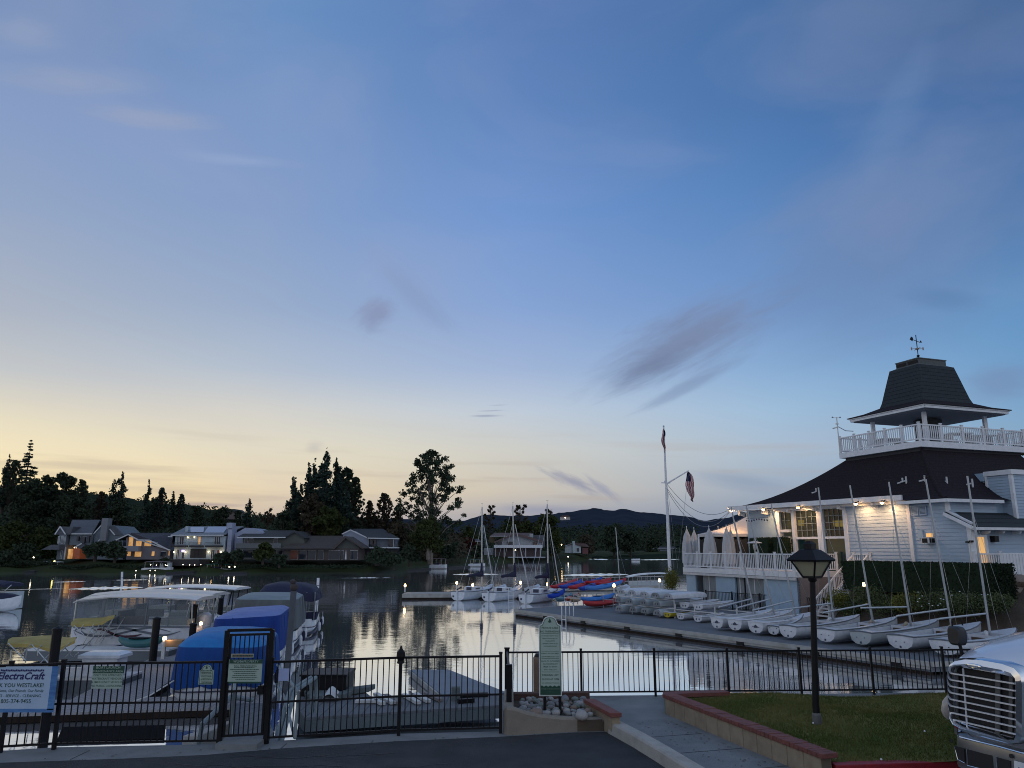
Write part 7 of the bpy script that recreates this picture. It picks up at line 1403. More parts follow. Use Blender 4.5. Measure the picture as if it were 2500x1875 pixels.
# brick capped wall round the lawn
w0, w1 = Vector((3.28, 17.35, 0)), Vector((4.72, 12.55, 0)); wd = (w1 - w0).normalized(); wn_ = Vector((-wd.y, wd.x, 0)); WT = 1.27
t_ = thing('garden_wall', 'low tan block wall with a red brick cap between path and lawn', 'wall', xy(w0, PZ))
BLK_J = M('mortar_joint', (.13, .10, .075), r=.9)
k = MB(); L_ = (w1 - w0).length; nb = 12
for i in range(nb):
    a = w0 + wd * (L_ * i / nb + .006); b = w0 + wd * (L_ * (i + 1) / nb - .006); k.prism([xy(a, PZ - .02), xy(b, PZ - .02), xy(b + wn_ * .2, PZ - .02), xy(a + wn_ * .2, PZ - .02)], (0, 0, WT - PZ + .01))
build(k, 'block', BLOCK, t_, bevel=.01); k = MB(); k.prism([xy(w0 + wn_ * .015, PZ), xy(w1 + wn_ * .015, PZ), xy(w1 + wn_ * .18, PZ), xy(w0 + wn_ * .18, PZ)], (0, 0, WT - PZ - .01)); build(k, 'mortar', BLK_J, t_)
k = MB(); nb = 46
for i in range(nb):
    a = w0 - wd * .05 + wd * ((L_ + .12) * i / nb + .004); b = w0 - wd * .05 + wd * ((L_ + .12) * (i + 1) / nb - .004); z = WT + .012 * random.random(); k.prism([xy(a - wn_ * .03, WT), xy(b - wn_ * .03, WT), xy(b + wn_ * .27, WT), xy(a + wn_ * .27, WT)], (0, 0, .07 + z - WT))
build(k, 'brick_cap', BRK, t_, bevel=.008); k = MB(); k.prism([xy(w0 + wn_ * -.01, WT), xy(w1 + wn_ * -.01, WT), xy(w1 + wn_ * .25, WT), xy(w0 + wn_ * .25, WT)], (0, 0, .06)); build(k, 'cap_mortar', BLK_J, t_)
k = MB(); a = w0 + Vector((-.03, -.0, 0)); k.prism([xy(a, WT), xy(a + Vector((1.55, .42, 0)), WT - .03), xy(a + Vector((1.5, .68, 0)), WT - .03), xy(a + Vector((.05, .3, 0)), WT)], (0, 0, .075)); build(k, 'brick_cap', BRK, t_); k = MB(); a = w0 + Vector((0, .02, 0)); k.prism([xy(a, PZ - .02), xy(a + Vector((1.5, .4, 0)), PZ - .02), xy(a + Vector((1.45, .6, 0)), PZ - .02), xy(a + Vector((.05, .25, 0)), PZ - .02)], (0, 0, WT - PZ - .02)); build(k, 'block', BLOCK, t_)
a, b = Z(2040, 1868, 1.17), Z(2400, 1857, 1.17); b = a + (b - a) * 3; k = MB(); k.prism([xy(a, PZ - .1), xy(b, PZ - .1), xy(b + Vector((0, .2, 0)), PZ - .1), xy(a + Vector((0, .2, 0)), PZ - .1)], (0, 0, 1.17 - PZ + .1)); o = build(k, 'red_kerb', REDK, bevel=.015); tag(o, 'red painted kerb along the near edge of the lawn', 'kerb')
ka, kb = a, b
# lawn
def lawnz(x, y):
    t = min(1, max(0, (18.9 - y) / 1.2)); return 1.0 + .26 * t * t * (3 - 2 * t) + .035 * sin(x * 1.7 + y * .6) + .03 * sin(y * 2.3 + x * .5) - .08 * max(0, min(1, (13.6 - y))) + .06 * sin(x * .45 + 1)
nx_, ny_ = 70, 40; V = []
for j in range(ny_ + 1):
    for i in range(nx_ + 1):
        y = 12.72 + (19.0 + .03 - 12.72) * j / ny_; xw = w0.x + (w1.x - w0.x) * (w0.y - y) / (w0.y - w1.y) + .24 if y < w0.y + .1 else w0.x + .3; x = xw + (16 - xw) * (i / nx_) ** 1.4; V.append((x, y, lawnz(x, y)))
k = MB().add(V, [(j * (nx_ + 1) + i, j * (nx_ + 1) + i + 1, (j + 1) * (nx_ + 1) + i + 1, (j + 1) * (nx_ + 1) + i) for j in range(ny_) for i in range(nx_)]); tag(build(k, 'ground', LAWN, smooth=True), kind='structure')
r_ = np.random.default_rng(4); n = 70000; ys = 12.75 + 6.3 * r_.random(n); xs = np.where(ys < w0.y, w0.x + (w1.x - w0.x) * (w0.y - ys) / (w0.y - w1.y) + .3, w0.x + .3) + 8.5 * r_.random(n) ** 1.1
V = []; F = []
for i, (x, y) in enumerate(zip(xs.tolist(), ys.tolist())):
    z = lawnz(x, y); a = 6.28 * random.random(); h = .025 + .035 * random.random(); w = .007; dx, dy = w * cos(a), w * sin(a); V += [(x - dx, y - dy, z - .005), (x + dx, y + dy, z - .005), (x + random.uniform(-.02, .02), y + random.uniform(-.02, .02), z + h)]; F.append((3 * i, 3 * i + 1, 3 * i + 2))
k = MB(); k.v = V; k.f = F; tag(build(k, 'grass', LAWN, fix=False), 'short clipped lawn grass on the mound beside the path', 'grass', kind='stuff')
r2 = random.Random(2); k = MB()
for px, py in ((1798, 1756), (2010, 1835), (2040, 1840), (2257, 1781), (2150, 1840), (1985, 1762)): c = Z(px, py, 1.28); c.z = lawnz(c.x, c.y) + .03; k.lathe([(.01, 0), (.02, .012), (.006, .03)], c, 6)
tag(build(k, 'litter', WH), 'scattered pale specks of litter on the lawn', 'litter', kind='stuff')
# ------------------------------------------------------------------ fences
metal_fence('metal_fence', 'long black picket fence on the plaza edge behind the lawn', [FR0, Vector((-.12 + 8.9, 19.55, PZ)), FR1], 1.02, (5, 4), bsp=.122, z0=.11, pw=.05, bw=.018)
metal_fence('metal_fence', 'short black fence panel turning the corner beside the trash can', [Z(1227, 1792, PZ) + Vector((.12, .9, 0)), FR0], 1.05, (1,), bsp=.13, pw=.11, z0=.1)
HL = 1.43
lf = metal_fence('metal_fence', 'tall black fence section left of the gate carrying the banner', [FLp[0], FLp[1] + (FLp[2] - FLp[1]) * .0, Vector((FLp[2].x + .08, FLp[2].y, PZ)), Z(536, 1822, PZ)], HL, (1, 1, 1), bsp=.107, z0=.1, mid=.755, pw=.06, bw=.017)
rf_ = metal_fence('metal_fence', 'tall black fence section right of the gate with a small lantern post', [Z(652, 1815, PZ), Z(973, 1796, PZ), Z(1222, 1790, PZ)], 1.4, (1, 1), bsp=.107, z0=.1, mid=.70, pw=.06, bw=.017)
c = Z(973, 1796, PZ); k = MB(); k.lathe([(.02, 1.28), (.075, 1.3), (.06, 1.35), (.085, 1.42), (.08, 1.5), (.03, 1.56), (.015, 1.62)], c, 12); build(k, 'post_lantern', BLK, rf_)
# gate
GP0, GP1 = Z(534, 1822, PZ), Z(648, 1816, PZ); GH = 1.98; gate = thing('metal_gate', 'tall black picket gate with signs, open view to the gangway', 'gate', (GP0 + GP1) / 2); gx = (GP1 - GP0).normalized()
for p in (GP0, GP1): k = MB(); k.bar(p, p + UZ * GH, .075); build(k, 'gate_post', BLK, gate)
k = MB(); k.bar(GP0 + UZ * GH, GP1 + UZ * GH, .06, .05); build(k, 'header', BLK, gate)
a, b = GP0 + gx * .07, GP1 - gx * .07; k = MB()
for z in (GH - .08, .92, .17): k.bar(a + UZ * z, b + UZ * z, .035, .04)
for p in (a, b): k.bar(p + UZ * .15, p + UZ * (GH - .06), .04)
for i in range(1, 8): p = a.lerp(b, i / 8); k.bar(p + UZ * .17, p + UZ * (GH - .08), .017)
build(k, 'gate_leaf', BLK, gate); k = MB(); k.box(b.x - .12, b.x - .02, b.y - .06, b.y + .06, PZ + .85, PZ + 1.0); build(k, 'latch', BLK, gate)
k = MB(); k.box(GP0.x + .02, GP1.x - .02, GP0.y - .25, GP0.y + .3, PZ - .3, PZ + .09); tag(build(k, 'step', CON), 'concrete threshold step under the gate', 'step')
# ------------------------------------------------------------------ signs
RX = Vector((1, 0, 0))
def quadpt(px, py, yy): return Y(px, py, yy)
def board(name, label, px0, px1, py0, py1, yy, m, th=.012, cat='sign'):
    a, b = Y(px0, py1, yy), Y(px1, py0, yy); ax = Y(px1, py1, yy).x; k = MB(); k.box(a.x, ax, yy - th, yy, a.z, b.z); o = build(k, name, m); tag(o, label, cat); return o, a.x, ax, a.z, b.z
def words(o, lines, x0, z0, yy, m, nm='lettering'): return build(letters(lines, (x0, yy, z0), RX, UZ), nm, m, o, fix=False)
yy = FLp[1].y - .02
o, x0, x1, z0, z1 = board('banner', 'pale blue vinyl banner for boat service with navy lettering on the fence', -190, 119, 1627, 1730, yy, BANR); w = x1 - x0
k = MB(); k.box(x1 - .02, x1 + .09, yy - .013, yy - .001, z0 - .02, z1); k.box(x0, x1 + .09, yy - .013, yy - .0, z0 - .06, z0); build(k, 'wave_border', BANB, o)
def zc(py): return Y(60, py, yy).z - z0
xr = x1 - x0 - .03
words(o, [('ElectraCraft', Y(108, 1655, yy).x - x0, zc(1658), .168, 'RIGHT', .022, .25)], x0, z0, yy - .016, INKB)
words(o, [('THANK YOU WESTLAKE!', Y(108, 1676, yy).x - x0, zc(1677), .092, 'RIGHT', .01, 0), ('Our Home, Our Friends, Our Family', Y(107, 1688, yy).x - x0, zc(1689), .062, 'RIGHT', .004, .15), ('SALES - SERVICE - CLEANING', Y(101, 1700, yy).x - x0, zc(1701.5), .066, 'RIGHT', 0, 0), ('805-374-9455', Y(77, 1716, yy).x - x0, zc(1716), .095, 'RIGHT', .003, 0)], x0, z0, yy - .016, INK)
k = MB()
for i in range(26): a = Y(2 + i * 4.1, 1636 + (i % 3) * .4, yy - .016); k.box(a.x, a.x + .022, yy - .018, yy - .015, a.z - .018, a.z + .012)
build(k, 'faded_line', INKB, o)
yy = FLp[3].y - .13 - .12
o, x0, x1, z0, z1 = board('notice_sign', 'green and sage boat launch notice on the left fence', 223, 297, 1626, 1681, yy, SGN); w = x1 - x0; zt = Y(260, 1643, yy).z; k = MB(); k.box(x0 + .002, x1 + .015, yy - .02, yy - .001, zt, z1); build(k, 'header_band', SGNG, o)
cx_ = w / 2; words(o, [('BOAT LAUNCH', cx_ + .005, zt - z0 + .075, .062, 'CENTER', .004, 0), ('MAINTENANCE AREA', cx_ + .005, zt - z0 + .015, .055, 'CENTER', .004, 0)], x0, z0, yy - .023, SGN)
H_ = zt - z0; words(o, [(s, cx_, H_ * f_, .05, 'CENTER', .004, 0) for s, f_ in (('ONLY FOR APPROVED', .80), ('WATERCRAFT VENDORS', .58), ('& EMERGENCY VEHICLES', .36), ('NO PUBLIC LAUNCHING', .12))], x0, z0, yy - .014, INK)
def dashes(k, px0, px1, py, yy, h=.014, seed=0):
    r = random.Random(seed); x = px0
    while x < px1: w_ = r.uniform(1.2, 4.2); a, b = Y(x, py, yy), Y(min(x + w_, px1), py, yy); k.box(a.x, b.x, yy - .002, yy, a.z - h / 2, a.z + h / 2); x += w_ + .9
def arch_outline(x0, x1, z0, z1, sh, n=10):
    w = x1 - x0; c = (x0 + x1) / 2; r = w * .30; pts = [(x0, z0), (x1, z0), (x1, z1 - sh)]
    for i in range(5): a = pi / 2 * i / 4; pts.append((x1 - (w / 2 - r) * .9 * sin(a) * 1.0, z1 - sh + (sh * .45) * (1 - cos(a))))
    for i in range(n + 1): a = pi * i / n; pts.append((c + r * cos(a), z1 - sh * .55 + sh * .55 * sin(a)))
    for i in range(5): a = pi / 2 * (4 - i) / 4; pts.append((x0 + (w / 2 - r) * .9 * sin(a), z1 - sh + (sh * .45) * (1 - cos(a))))
    pts.append((x0, z1 - sh)); return pts
def arch_sign(o_y, x0, x1, z0, z1, sh, name, label, parent=None):
    P2 = arch_outline(x0, x1, z0, z1, sh); k = MB(); k.prism([(x, o_y, z) for x, z in P2], (0, .02, 0)); o = build(k, name, SGN, parent)
    if parent is None: tag(o, label, 'sign')
    cx2, cz2 = (x0 + x1) / 2, (z0 + z1) / 2
    def ins(d): sx_ = 1 - 2 * d / (x1 - x0); sz_ = 1 - 2 * d / (z1 - z0); return [(cx2 + (x - cx2) * sx_, cz2 + (z - cz2) * sz_) for x, z in P2]
    A, Bp = ins(.012), ins(.020); n = len(A); k = MB(); k.add([(x, o_y - .002, z) for x, z in A] + [(x, o_y - .002, z) for x, z in Bp], [(i, (i + 1) % n, n + (i + 1) % n, n + i) for i in range(n)]); build(k, 'border_line', INK, o, fix=False)
    c = (x0 + x1) / 2; s_ = (x1 - x0) * .09; z_ = z1 - sh * .62; k = MB(); k.prism([(c - s_, o_y - .003, z_), (c + s_ * .1, o_y - .003, z_ - s_ * .3), (c + s_ * .0, o_y - .003, z_ + s_ * 2.3)], (0, .002, 0)); k.prism([(c + s_ * .15, o_y - .003, z_ - s_ * .2), (c + s_ * .9, o_y - .003, z_), (c + s_ * .1, o_y - .003, z_ + s_ * 1.8)], (0, .002, 0)); build(k, 'sail_emblem', INK, o, fix=False); return o
yy = FLp[3].y - .1; a, b = Y(484, 1671, yy), Y(523, 1623, yy); o = arch_sign(yy, a.x, b.x, a.z, b.z, .1, 'arched_sign', 'small sage arched sign on the fence left of the gate'); k = MB()
for i in range(9): dashes(k, 490 + (i % 3), 517 - (i % 2) * 2, 1637.5 + i * 3.6, yy - .004, .012 if i < 2 else .008, i)
build(k, 'lettering', INK, o, fix=False)
yy = GP0.y - .06; o, x0, x1, z0, z1 = board('gate_sign', 'sage no trespassing sign with a dark green header on the gate', 556, 638, 1610, 1664, yy, SGN); zt = Y(600, 1619.5, yy).z; k = MB(); k.box(x0 + .01, x1 + .01, yy - .02, yy - .001, zt, z1); k.box(x0 + .02, x1, yy - .015, yy + .001, z0 - .03, z0); build(k, 'header_band', SGNG, o)
w = x1 - x0; words(o, [('WLMA', w * .28, zt - z0 + .016, .06, 'CENTER', .012, 0), ('PROPERTY', w * .66, zt - z0 + .016, .058, 'CENTER', 0, 0)], x0, z0, yy - .023, SGN); words(o, [('NO TRESPASSING', w / 2, zt - z0 - .058, .052, 'CENTER', .003, 0)], x0, z0, yy - .014, INK); k = MB()
for i, (a, b) in enumerate(((572, 622), (562, 632), (568, 626), (572, 624), (568, 626), (566, 628), (575, 622))): dashes(k, a, b, 1629.5 + i * 4.8, yy - .013, .012, 30 + i)
build(k, 'small_print', INK, o, fix=False)
o, x0, x1, z0, z1 = board('bronze_plate', 'small bronze coloured plate above the gate sign', 565, 619, 1596, 1605, yy, SGN); k = MB(); k.box(x0 + .01, x1 - .01, yy - .015, yy - .011, z0 + .008, z1 - .008); build(k, 'plate_face', COPPER, o); k = MB(); dashes(k, 568, 617, 1600.6, yy - .018, .03, 77); build(k, 'small_print', INK, o, fix=False)
yy = Z(680, 1813, PZ).y - .06; o, *_ = board('paper_notice', 'creased lavender paper notice tied to the fence right of the gate', 680, 705, 1632, 1662, yy, PAPER); k = MB(); a = Y(693, 1632, yy); k.box(a.x - .002, a.x, yy - .014, yy - .012, a.z - .2, a.z); build(k, 'crease', SGN, o)
# tall sign on two posts
sy = 16.25; t_ = thing('tall_sign', 'tall narrow sage sign with arched top on two posts in the stone planter', 'sign', (Y(1345, 1600, sy).x, sy, 1.3))
a, b = Y(1318, 1698, sy), Y(1369, 1506, sy); x0, x1, z0, z1 = a.x, a.x + (Y(1369, 1600, sy).x - Y(1317, 1600, sy).x), a.z, b.z
o = arch_sign(sy, x0, x1, z0, z1, .17, 'sign_board', '', t_); k = MB(); P2 = arch_outline(x0 - .012, x1 + .012, z0 - .012, z1 + .012, .175); k.prism([(x, sy + .003, z) for x, z in P2], (0, .016, 0)); build(k, 'white_edge', WH, t_)
w = x1 - x0; Hs = z1 - z0; L_ = []
def ln_(s, f_, sz, b=.004): L_.append((s, w / 2, Hs * f_, sz, 'CENTER', b, 0))
ln_('PRIVATE LAKE', .845, .054); ln_('NO TRESPASSING', .80, .05)
for i, s in enumerate(('FISHING BY PERMIT ONLY', 'PERMITS AVAILABLE AT', 'WLMA OFFICE', 'TRIUNFO CANYON RD', 'WESTLAKE VILLAGE', '- - - - - - - -')): ln_(s, .748 - i * .033, .030, 0)
ln_('PUBLIC WATERCRAFT', .522, .036, 0); ln_('USE PROHIBITED BY LAW', .482, .031, 0)
for i, s in enumerate(('WLMA TO AUTHORIZE', 'ALL WATERCRAFT', 'PRIOR TO ENTRY', 'INTO THE LAKE')): ln_(s, .425 - i * .036, .036, 0)
ln_('PARKING LOT', .245, .052); ln_('CLOSES AT 11PM', .195, .046); ln_('NO OVERNIGHT PARKING', .15, .029, 0)
build(letters(L_, (x0, sy - .004, z0), RX, UZ), 'lettering', INK, o, fix=False); k = MB()
for f_ in (.783, .557, .465, .295): k.box(x0 + .04, x1 - .04, sy - .004, sy - .001, z0 + Hs * f_, z0 + Hs * f_ + .005)
build(k, 'rule', INK, o); k = MB(); n = 24; T_ = [(x0 + .02 + (w - .04) * i / n, z0 + Hs * .118 + .012 * sin(i * 1.2)) for i in range(n + 1)]; k.prism([(x, sy - .004, z) for x, z in [(x0 + .02, z0 + .02), (x1 - .02, z0 + .02)] + T_[::-1]], (0, .003, 0)); build(k, 'green_footer', SGNG, o)
build(letters([('MANAGED BY THE LAKE ASSOCIATION', w / 2, Hs * .078, .021, 'CENTER', 0, 0), ('- - - - - - - - - -', w / 2, Hs * .042, .024, 'CENTER', 0, 0)], (x0, sy - .007, z0), RX, UZ), 'footer_lettering', SGN, o, fix=False)
for px in (1329, 1366): c = Y(px, 1700, sy + .06); k = MB(); k.tube([(c.x + .01, sy + .06, 1.15), (c.x, sy + .06, z1 - .35)], .03, 8); build(k, 'post', BLK, t_)
# ------------------------------------------------------------------ trash can, planter, stones
c = Z(1336, 1712, PZ); t_ = thing('trash_can', 'octagonal tan trash can half hidden behind the tall sign', 'trash can', (c.x, c.y + .1, PZ)); k = MB(); k.lathe([(.34, 0), (.34, .93), (.30, .98)], (0, 0, 0), 8, rot=pi / 8); build(k, 'body', M('tan_bin_panel', (.20, .13, .09), (.15, .10, .07), ns=5, r=.8, bump=.6), t_, world=False); k = MB(); k.lathe([(.31, .98), (.27, 1.04), (.1, 1.07)], (0, 0, 0), 8, rot=pi / 8); build(k, 'lid', BLK, t_, world=False)
t_ = thing('planter', 'curved tan stucco planter filled with river stones around the tall sign', 'planter', Z(1350, 1790, PZ)); pts = [(1231, 1793, 1733), (1237, 1795, 1726), (1255, 1795, 1728), (1285, 1793, 1738), (1320, 1791, 1745), (1370, 1788, 1750), (1430, 1785, 1752), (1484, 1783, 1753)]; S = []
for px, yb, yt in pts:
    b = Z(px, yb, PZ); tz = Y(px, yt, b.y + .05).z; S.append([(b.x, b.y, PZ - .05), (b.x, b.y + .0, tz - .04), (b.x, b.y + .04, tz), (b.x, b.y + .16, tz), (b.x, b.y + .2, tz - .04), (b.x, b.y + .2, PZ - .05)])
k = MB(); k.loft(S); build(k, 'stucco_wall', STU, t_, smooth=True)
k = MB(); a = Z(1231, 1793, PZ); k.box(a.x - .02, a.x + .18, a.y + .15, a.y + 2.4, PZ - .05, 1.36); build(k, 'side_wall', STU, t_, bevel=.03)
bk0, bk1 = Vector((a.x + .1, a.y + 2.2, 0)), Vector((1.72, a.y + 2.35, 0)); k = MB(); k.prism([xy(bk0, PZ), xy(bk1, PZ), xy(bk1 + Vector((0, .2, 0)), PZ), xy(bk0 + Vector((0, .2, 0)), PZ)], (0, 0, .34)); build(k, 'back_wall', M('dark_brick', (.10, .05, .04), (.07, .04, .035), ns=12, r=.9, rows=.075), t_)
k = MB(); p, q = Z(1424, 1706, 1.36), Z(1490, 1741, 1.36); k.prism([p, q, q + Vector((.22, .02, 0)), p + Vector((.24, .02, 0))], (0, 0, -.08)); build(k, 'brick_cap', BRK, t_, bevel=.008); k = MB(); k.prism([xy(p, PZ) + Vector((.03, .02, 0)), xy(q, PZ) + Vector((.03, .06, 0)), xy(q, PZ) + Vector((.19, .06, 0)), xy(p, PZ) + Vector((.2, .02, 0))], (0, 0, .33)); build(k, 'block', BLOCK, t_)
k = MB(); k.prism([(a.x + .1, a.y + .18, PZ), (1.75, a.y + .25, PZ), (1.75, a.y + 2.3, PZ), (a.x + .1, a.y + 2.3, PZ)], (0, 0, .2)); build(k, 'gravel_bed', DIRT, t_)
protos = []; r_ = random.Random(8)
for i in range(6):
    k = MB(); S = []; ph = r_.random() * 6
    for j in range(7): t = -1 + 2 * j / 6; rr_ = sqrt(max(.02, 1 - t * t)) ; S.append([((1 + .16 * sin(2 * q + ph)) * rr_ * cos(q), .82 * rr_ * sin(q) * (1 + .12 * cos(3 * q + ph)), .68 * t) for q in [2 * pi * w_ / 10 for w_ in range(10)]])
    k.loft(S); protos.append(k)
mesh_ = []
for i, k in enumerate(protos):
    for m_ in ROCKM:
        me = bpy.data.meshes.new('river_stone'); me.from_pydata(k.v, [], k.f); me.polygons.foreach_set('use_smooth', [True] * len(me.polygons)); me.materials.append(m_); mesh_.append(me)
placed = []
for i in range(420):
    x = r_.uniform(a.x + .3, 1.55); y = r_.uniform(a.y + .35, a.y + 2.1); s_ = .055 + .055 * r_.random() ** 1.6
    if len(placed) < 1: x, y, s_ = Z(1308, 1737, 1.3).x, Z(1308, 1737, 1.3).y, .17
    elif len(placed) < 2: x, y, s_ = Z(1420, 1738, 1.3).x, Z(1420, 1738, 1.3).y, .14
    if any((x - X) ** 2 + (y - Y2) ** 2 < (.82 * (s_ + S2)) ** 2 for X, Y2, S2 in placed): continue
    if x < -.0 + a.x + .3 + s_ * .5: continue
    placed.append((x, y, s_)); o = bpy.data.objects.new('river_stone', mesh_[r_.randrange(len(mesh_))]); col.objects.link(o); o.location = (x, y, 1.17 + s_ * .45 + .02 * r_.random()); o.scale = (s_, s_ * r_.uniform(.85, 1.1), s_); o.rotation_euler = (r_.uniform(-.3, .3), r_.uniform(-.3, .3), r_.random() * 6.28)
    tag(o, ('largest pale stone at the left of the planter', 'large grey green stone at the right of the planter')[len(placed) - 1] if len(placed) < 3 else 'rounded river stone among others in the curved planter', 'stone', 'river stones in the planter')
# ------------------------------------------------------------------ street lamp on the lawn
lb_ = Z(1995, 1762, 1.26); t_ = thing('street_lamp', 'black post lamp with an unlit four sided lantern standing on the lawn', 'street lamp', lb_); ly = lb_.y; top = Y(1983.5, 1415, ly); k = MB(); k.tube([lb_ - UZ * .1, lb_ + UZ * .3, top], [.075, .062, .052], 14); build(k, 'post', BLK, t_, smooth=True); k = MB(); k.lathe([(.085, -.05), (.08, .12), (.066, .16)], lb_, 14); build(k, 'base_sleeve', M('worn_grey_metal', (.12, .12, .12), (.08, .08, .08), ns=9, r=.6), t_)
k = MB(); k.lathe([(.06, -.04), (.085, -.01), (.07, .03), (.10, .06)], top, 14); build(k, 'collar', BLK, t_)
cx_, cz = top.x, top.z + .06; hb = Y(1983, 1408, ly).z; ht = Y(1980, 1369, ly).z; r0_, r1_ = .125, .26
def sq4(r, z, rot=.5): return [Vector((cx_ + r * sqrt(2) * cos(rot + pi / 2 * i), ly + r * sqrt(2) * sin(rot + pi / 2 * i), z)) for i in range(4)]
rt_ = pi / 4 + .62; k = MB(); lo4, hi4 = sq4(r0_ * .93, hb, rt_), sq4(r1_ * .93, ht, rt_); k.loft([lo4, hi4]); build(k, 'glass', M('lantern_glass', (.34, .32, .22), (.28, .27, .19), ns=3, r=.35), t_); k = MB(); a4, b4 = sq4(r0_, hb, rt_), sq4(r1_, ht, rt_)
for i in range(4): k.bar(a4[i], b4[i], .03); k.bar(a4[i], a4[(i + 1) % 4], .03); k.bar(b4[i], b4[(i + 1) % 4], .03)
k.loft([sq4(r0_, hb - .03, rt_), sq4(r0_ * 1.02, hb, rt_)]); build(k, 'lantern_frame', BLK, t_)
k = MB(); zr = ht + .02; k.loft([sq4(.31, zr - .03, rt_), sq4(.325, zr, rt_), sq4(.24, zr + .09, rt_), sq4(.15, zr + .18, rt_), sq4(.10, zr + .2, rt_)]); k.loft([sq4(.085, zr + .2, rt_), sq4(.085, zr + .3, rt_), sq4(.06, zr + .32, rt_), sq4(.04, zr + .36, rt_)]); build(k, 'lantern_roof', BLK, t_)
# ------------------------------------------------------------------ truck
tL = Y(2321, 1643, 11.4); tR = Y(2477, 1669, 10.45); g = Vector((tR.x - tL.x, tR.y - tL.y, 0)).normalized(); nb_ = Vector((-g.y, g.x, 0)); nb_ = nb_ if nb_.x > 0 else -nb_     # nb_ points back along the hood
def G(px, py, back=0.0):
    o_ = Vector((tL.x, tL.y, 0)) + nb_ * back; r = ray(px, py); n_ = nb_; t = o_.dot(n_) / (r.x * n_.x + r.y * n_.y); return r * t + Vector((0, 0, CAMH))
tr = thing('truck', 'white truck nose with a chrome grille parked by the red kerb', 'truck', (tL.x + 1.2, tL.y, PZ))
PAINT = M('white_truck_paint', (.62, .66, .74), (.58, .62, .70), ns=1.5, r=.18, coat=.6)
outer = [(2317, 1650), (2317, 1636), (2321, 1622), (2334, 1612), (2360, 1606), (2400, 1607), (2450, 1616), (2482, 1628), (2498, 1646), (2503, 1670), (2503, 1800), (2495, 1815), (2470, 1818), (2420, 1806), (2350, 1786), (2330, 1774), (2321, 1755), (2318, 1720)]
inner = [(2322, 1650), (2322, 1638), (2325, 1631), (2335, 1629), (2360, 1631), (2400, 1638), (2450, 1647), (2468, 1652), (2476, 1662), (2478, 1675), (2477, 1790), (2474, 1800), (2464, 1802), (2420, 1791), (2350, 1771), (2334, 1764), (2327, 1752), (2323, 1720)]
k = MB(); n = len(outer); rings = []
for pts, d in ((inner, .05), (inner, -.0), ([((a[0] * .4 + b[0] * .6), (a[1] * .4 + b[1] * .6)) for a, b in zip(outer, inner)], -.05), ([((a[0] * .85 + b[0] * .15), (a[1] * .85 + b[1] * .15)) for a, b in zip(outer, inner)], -.03), (outer, .03), (outer, .14)): rings.append([G(*p, 0) + nb_ * d for p in pts])
k.loft(rings, cap=False); build(k, 'grille_surround', CHR, tr, smooth=True)
k = MB(); k.v = [tuple(G(*p) + nb_ * .1) for p in inner]; k.f = [tuple(range(n))]; build(k, 'radiator_mesh', M('radiator_black', (.012, .012, .014), r=.7), tr)
ly_ = [440, 525, 608, 690, 775, 860, 945, 1030]; ry_ = [575, 665, 760, 855, 945, 1035, 1130, 1222]
for a_, b_ in zip(ly_, ry_): k = MB(); k.bar(G(2322, 1560 + a_ * .1898), G(2478, 1560 + b_ * .1898), .03, .017); build(k, 'grille_bar', M('sky_bright_grille_bar', (.78, .80, .84), r=.35, metal=.35), tr)  # sky reflected in the chrome bars is put into a pale, mostly diffuse colour
k = MB(); k.bar(G(2351.5, 1632), G(2361, 1775), .016, .016); build(k, 'grille_divider', MATS['sky_bright_grille_bar'], tr)
for x0, x1 in ((2331, 2338), (2430, 2441), (2463, 2472)):
    k = MB(); k.prism([G(x0, 1640, .06), G(x1, 1643, .06), G(x1 - 1, 1795, .06), G(x0 - 1, 1790, .06)], nb_ * .02)
    build(k, 'grille_brace', M('dark_brace', (.09, .095, .10), r=.5), tr)
k = MB(); e0_ = G(2387, 1626) - nb_ * .062; S = []
for r_s, d in ((1, 0), (1, .015), (.8, .022)): S.append([e0_ + g * (.115 * r_s * (abs(cos(q)) ** .6) * (1 if cos(q) > 0 else -1)) + UZ * (.036 * r_s * sin(q)) - g * 0 - nb_ * d + UZ * (-.0) for q in [2 * pi * j / 20 for j in range(20)]])
k.loft(S); bd = build(k, 'badge', CHR, tr, smooth=True); k = MB(); k.ob(e0_ - g * .075 - UZ * .012 - nb_ * .026, g * .15, UZ * .024, -nb_ * .003); build(k, 'badge_bar', M('badge_grey', (.3, .32, .36), r=.3), bd)
# hood: lofted back from the surround
S = []; zt0 = G(2400, 1607).z
for d, rise, wl, wr, drop in ((.06, .0, .0, 1.06, .08), (.12, .03, -.01, 1.07, .07), (.35, .11, -.05, 1.12, .09), (.8, .2, -.13, 1.2, .12), (1.4, .28, -.22, 1.3, .15), (2.1, .33, -.3, 1.38, .18)):
    o_ = Vector((tL.x, tL.y, 0)) + nb_ * d; row = []
    for s_, z in ((wl - .02, -.75), (wl, -.25), (wl + .03, -.10), (wl + .12, -.03), (wl + .3, .0), ((wl + wr) / 2, .03 + .02 * d), (wr - .3, .0), (wr - .12, -.03), (wr - .03, -.10), (wr, -.25), (wr + .02, -.75)): row.append(xy(o_ + g * s_, zt0 + rise + z - .03 if z > -.2 else zt0 + z))
    S.append(row)
k = MB(); k.loft(S, cap=False, closed=False); build(k, 'hood', PAINT, tr, smooth=True)
def tb(s0, s1, d0, d1, z0, z1, nm, m, bev=.04): k = MB(); o2 = Vector((tL.x, tL.y, 0)); k.ob(xy(o2 + g * s0 + nb_ * d0, z0), g * (s1 - s0), nb_ * (d1 - d0), UZ * (z1 - z0)); return build(k, nm, m, tr, bevel=bev)
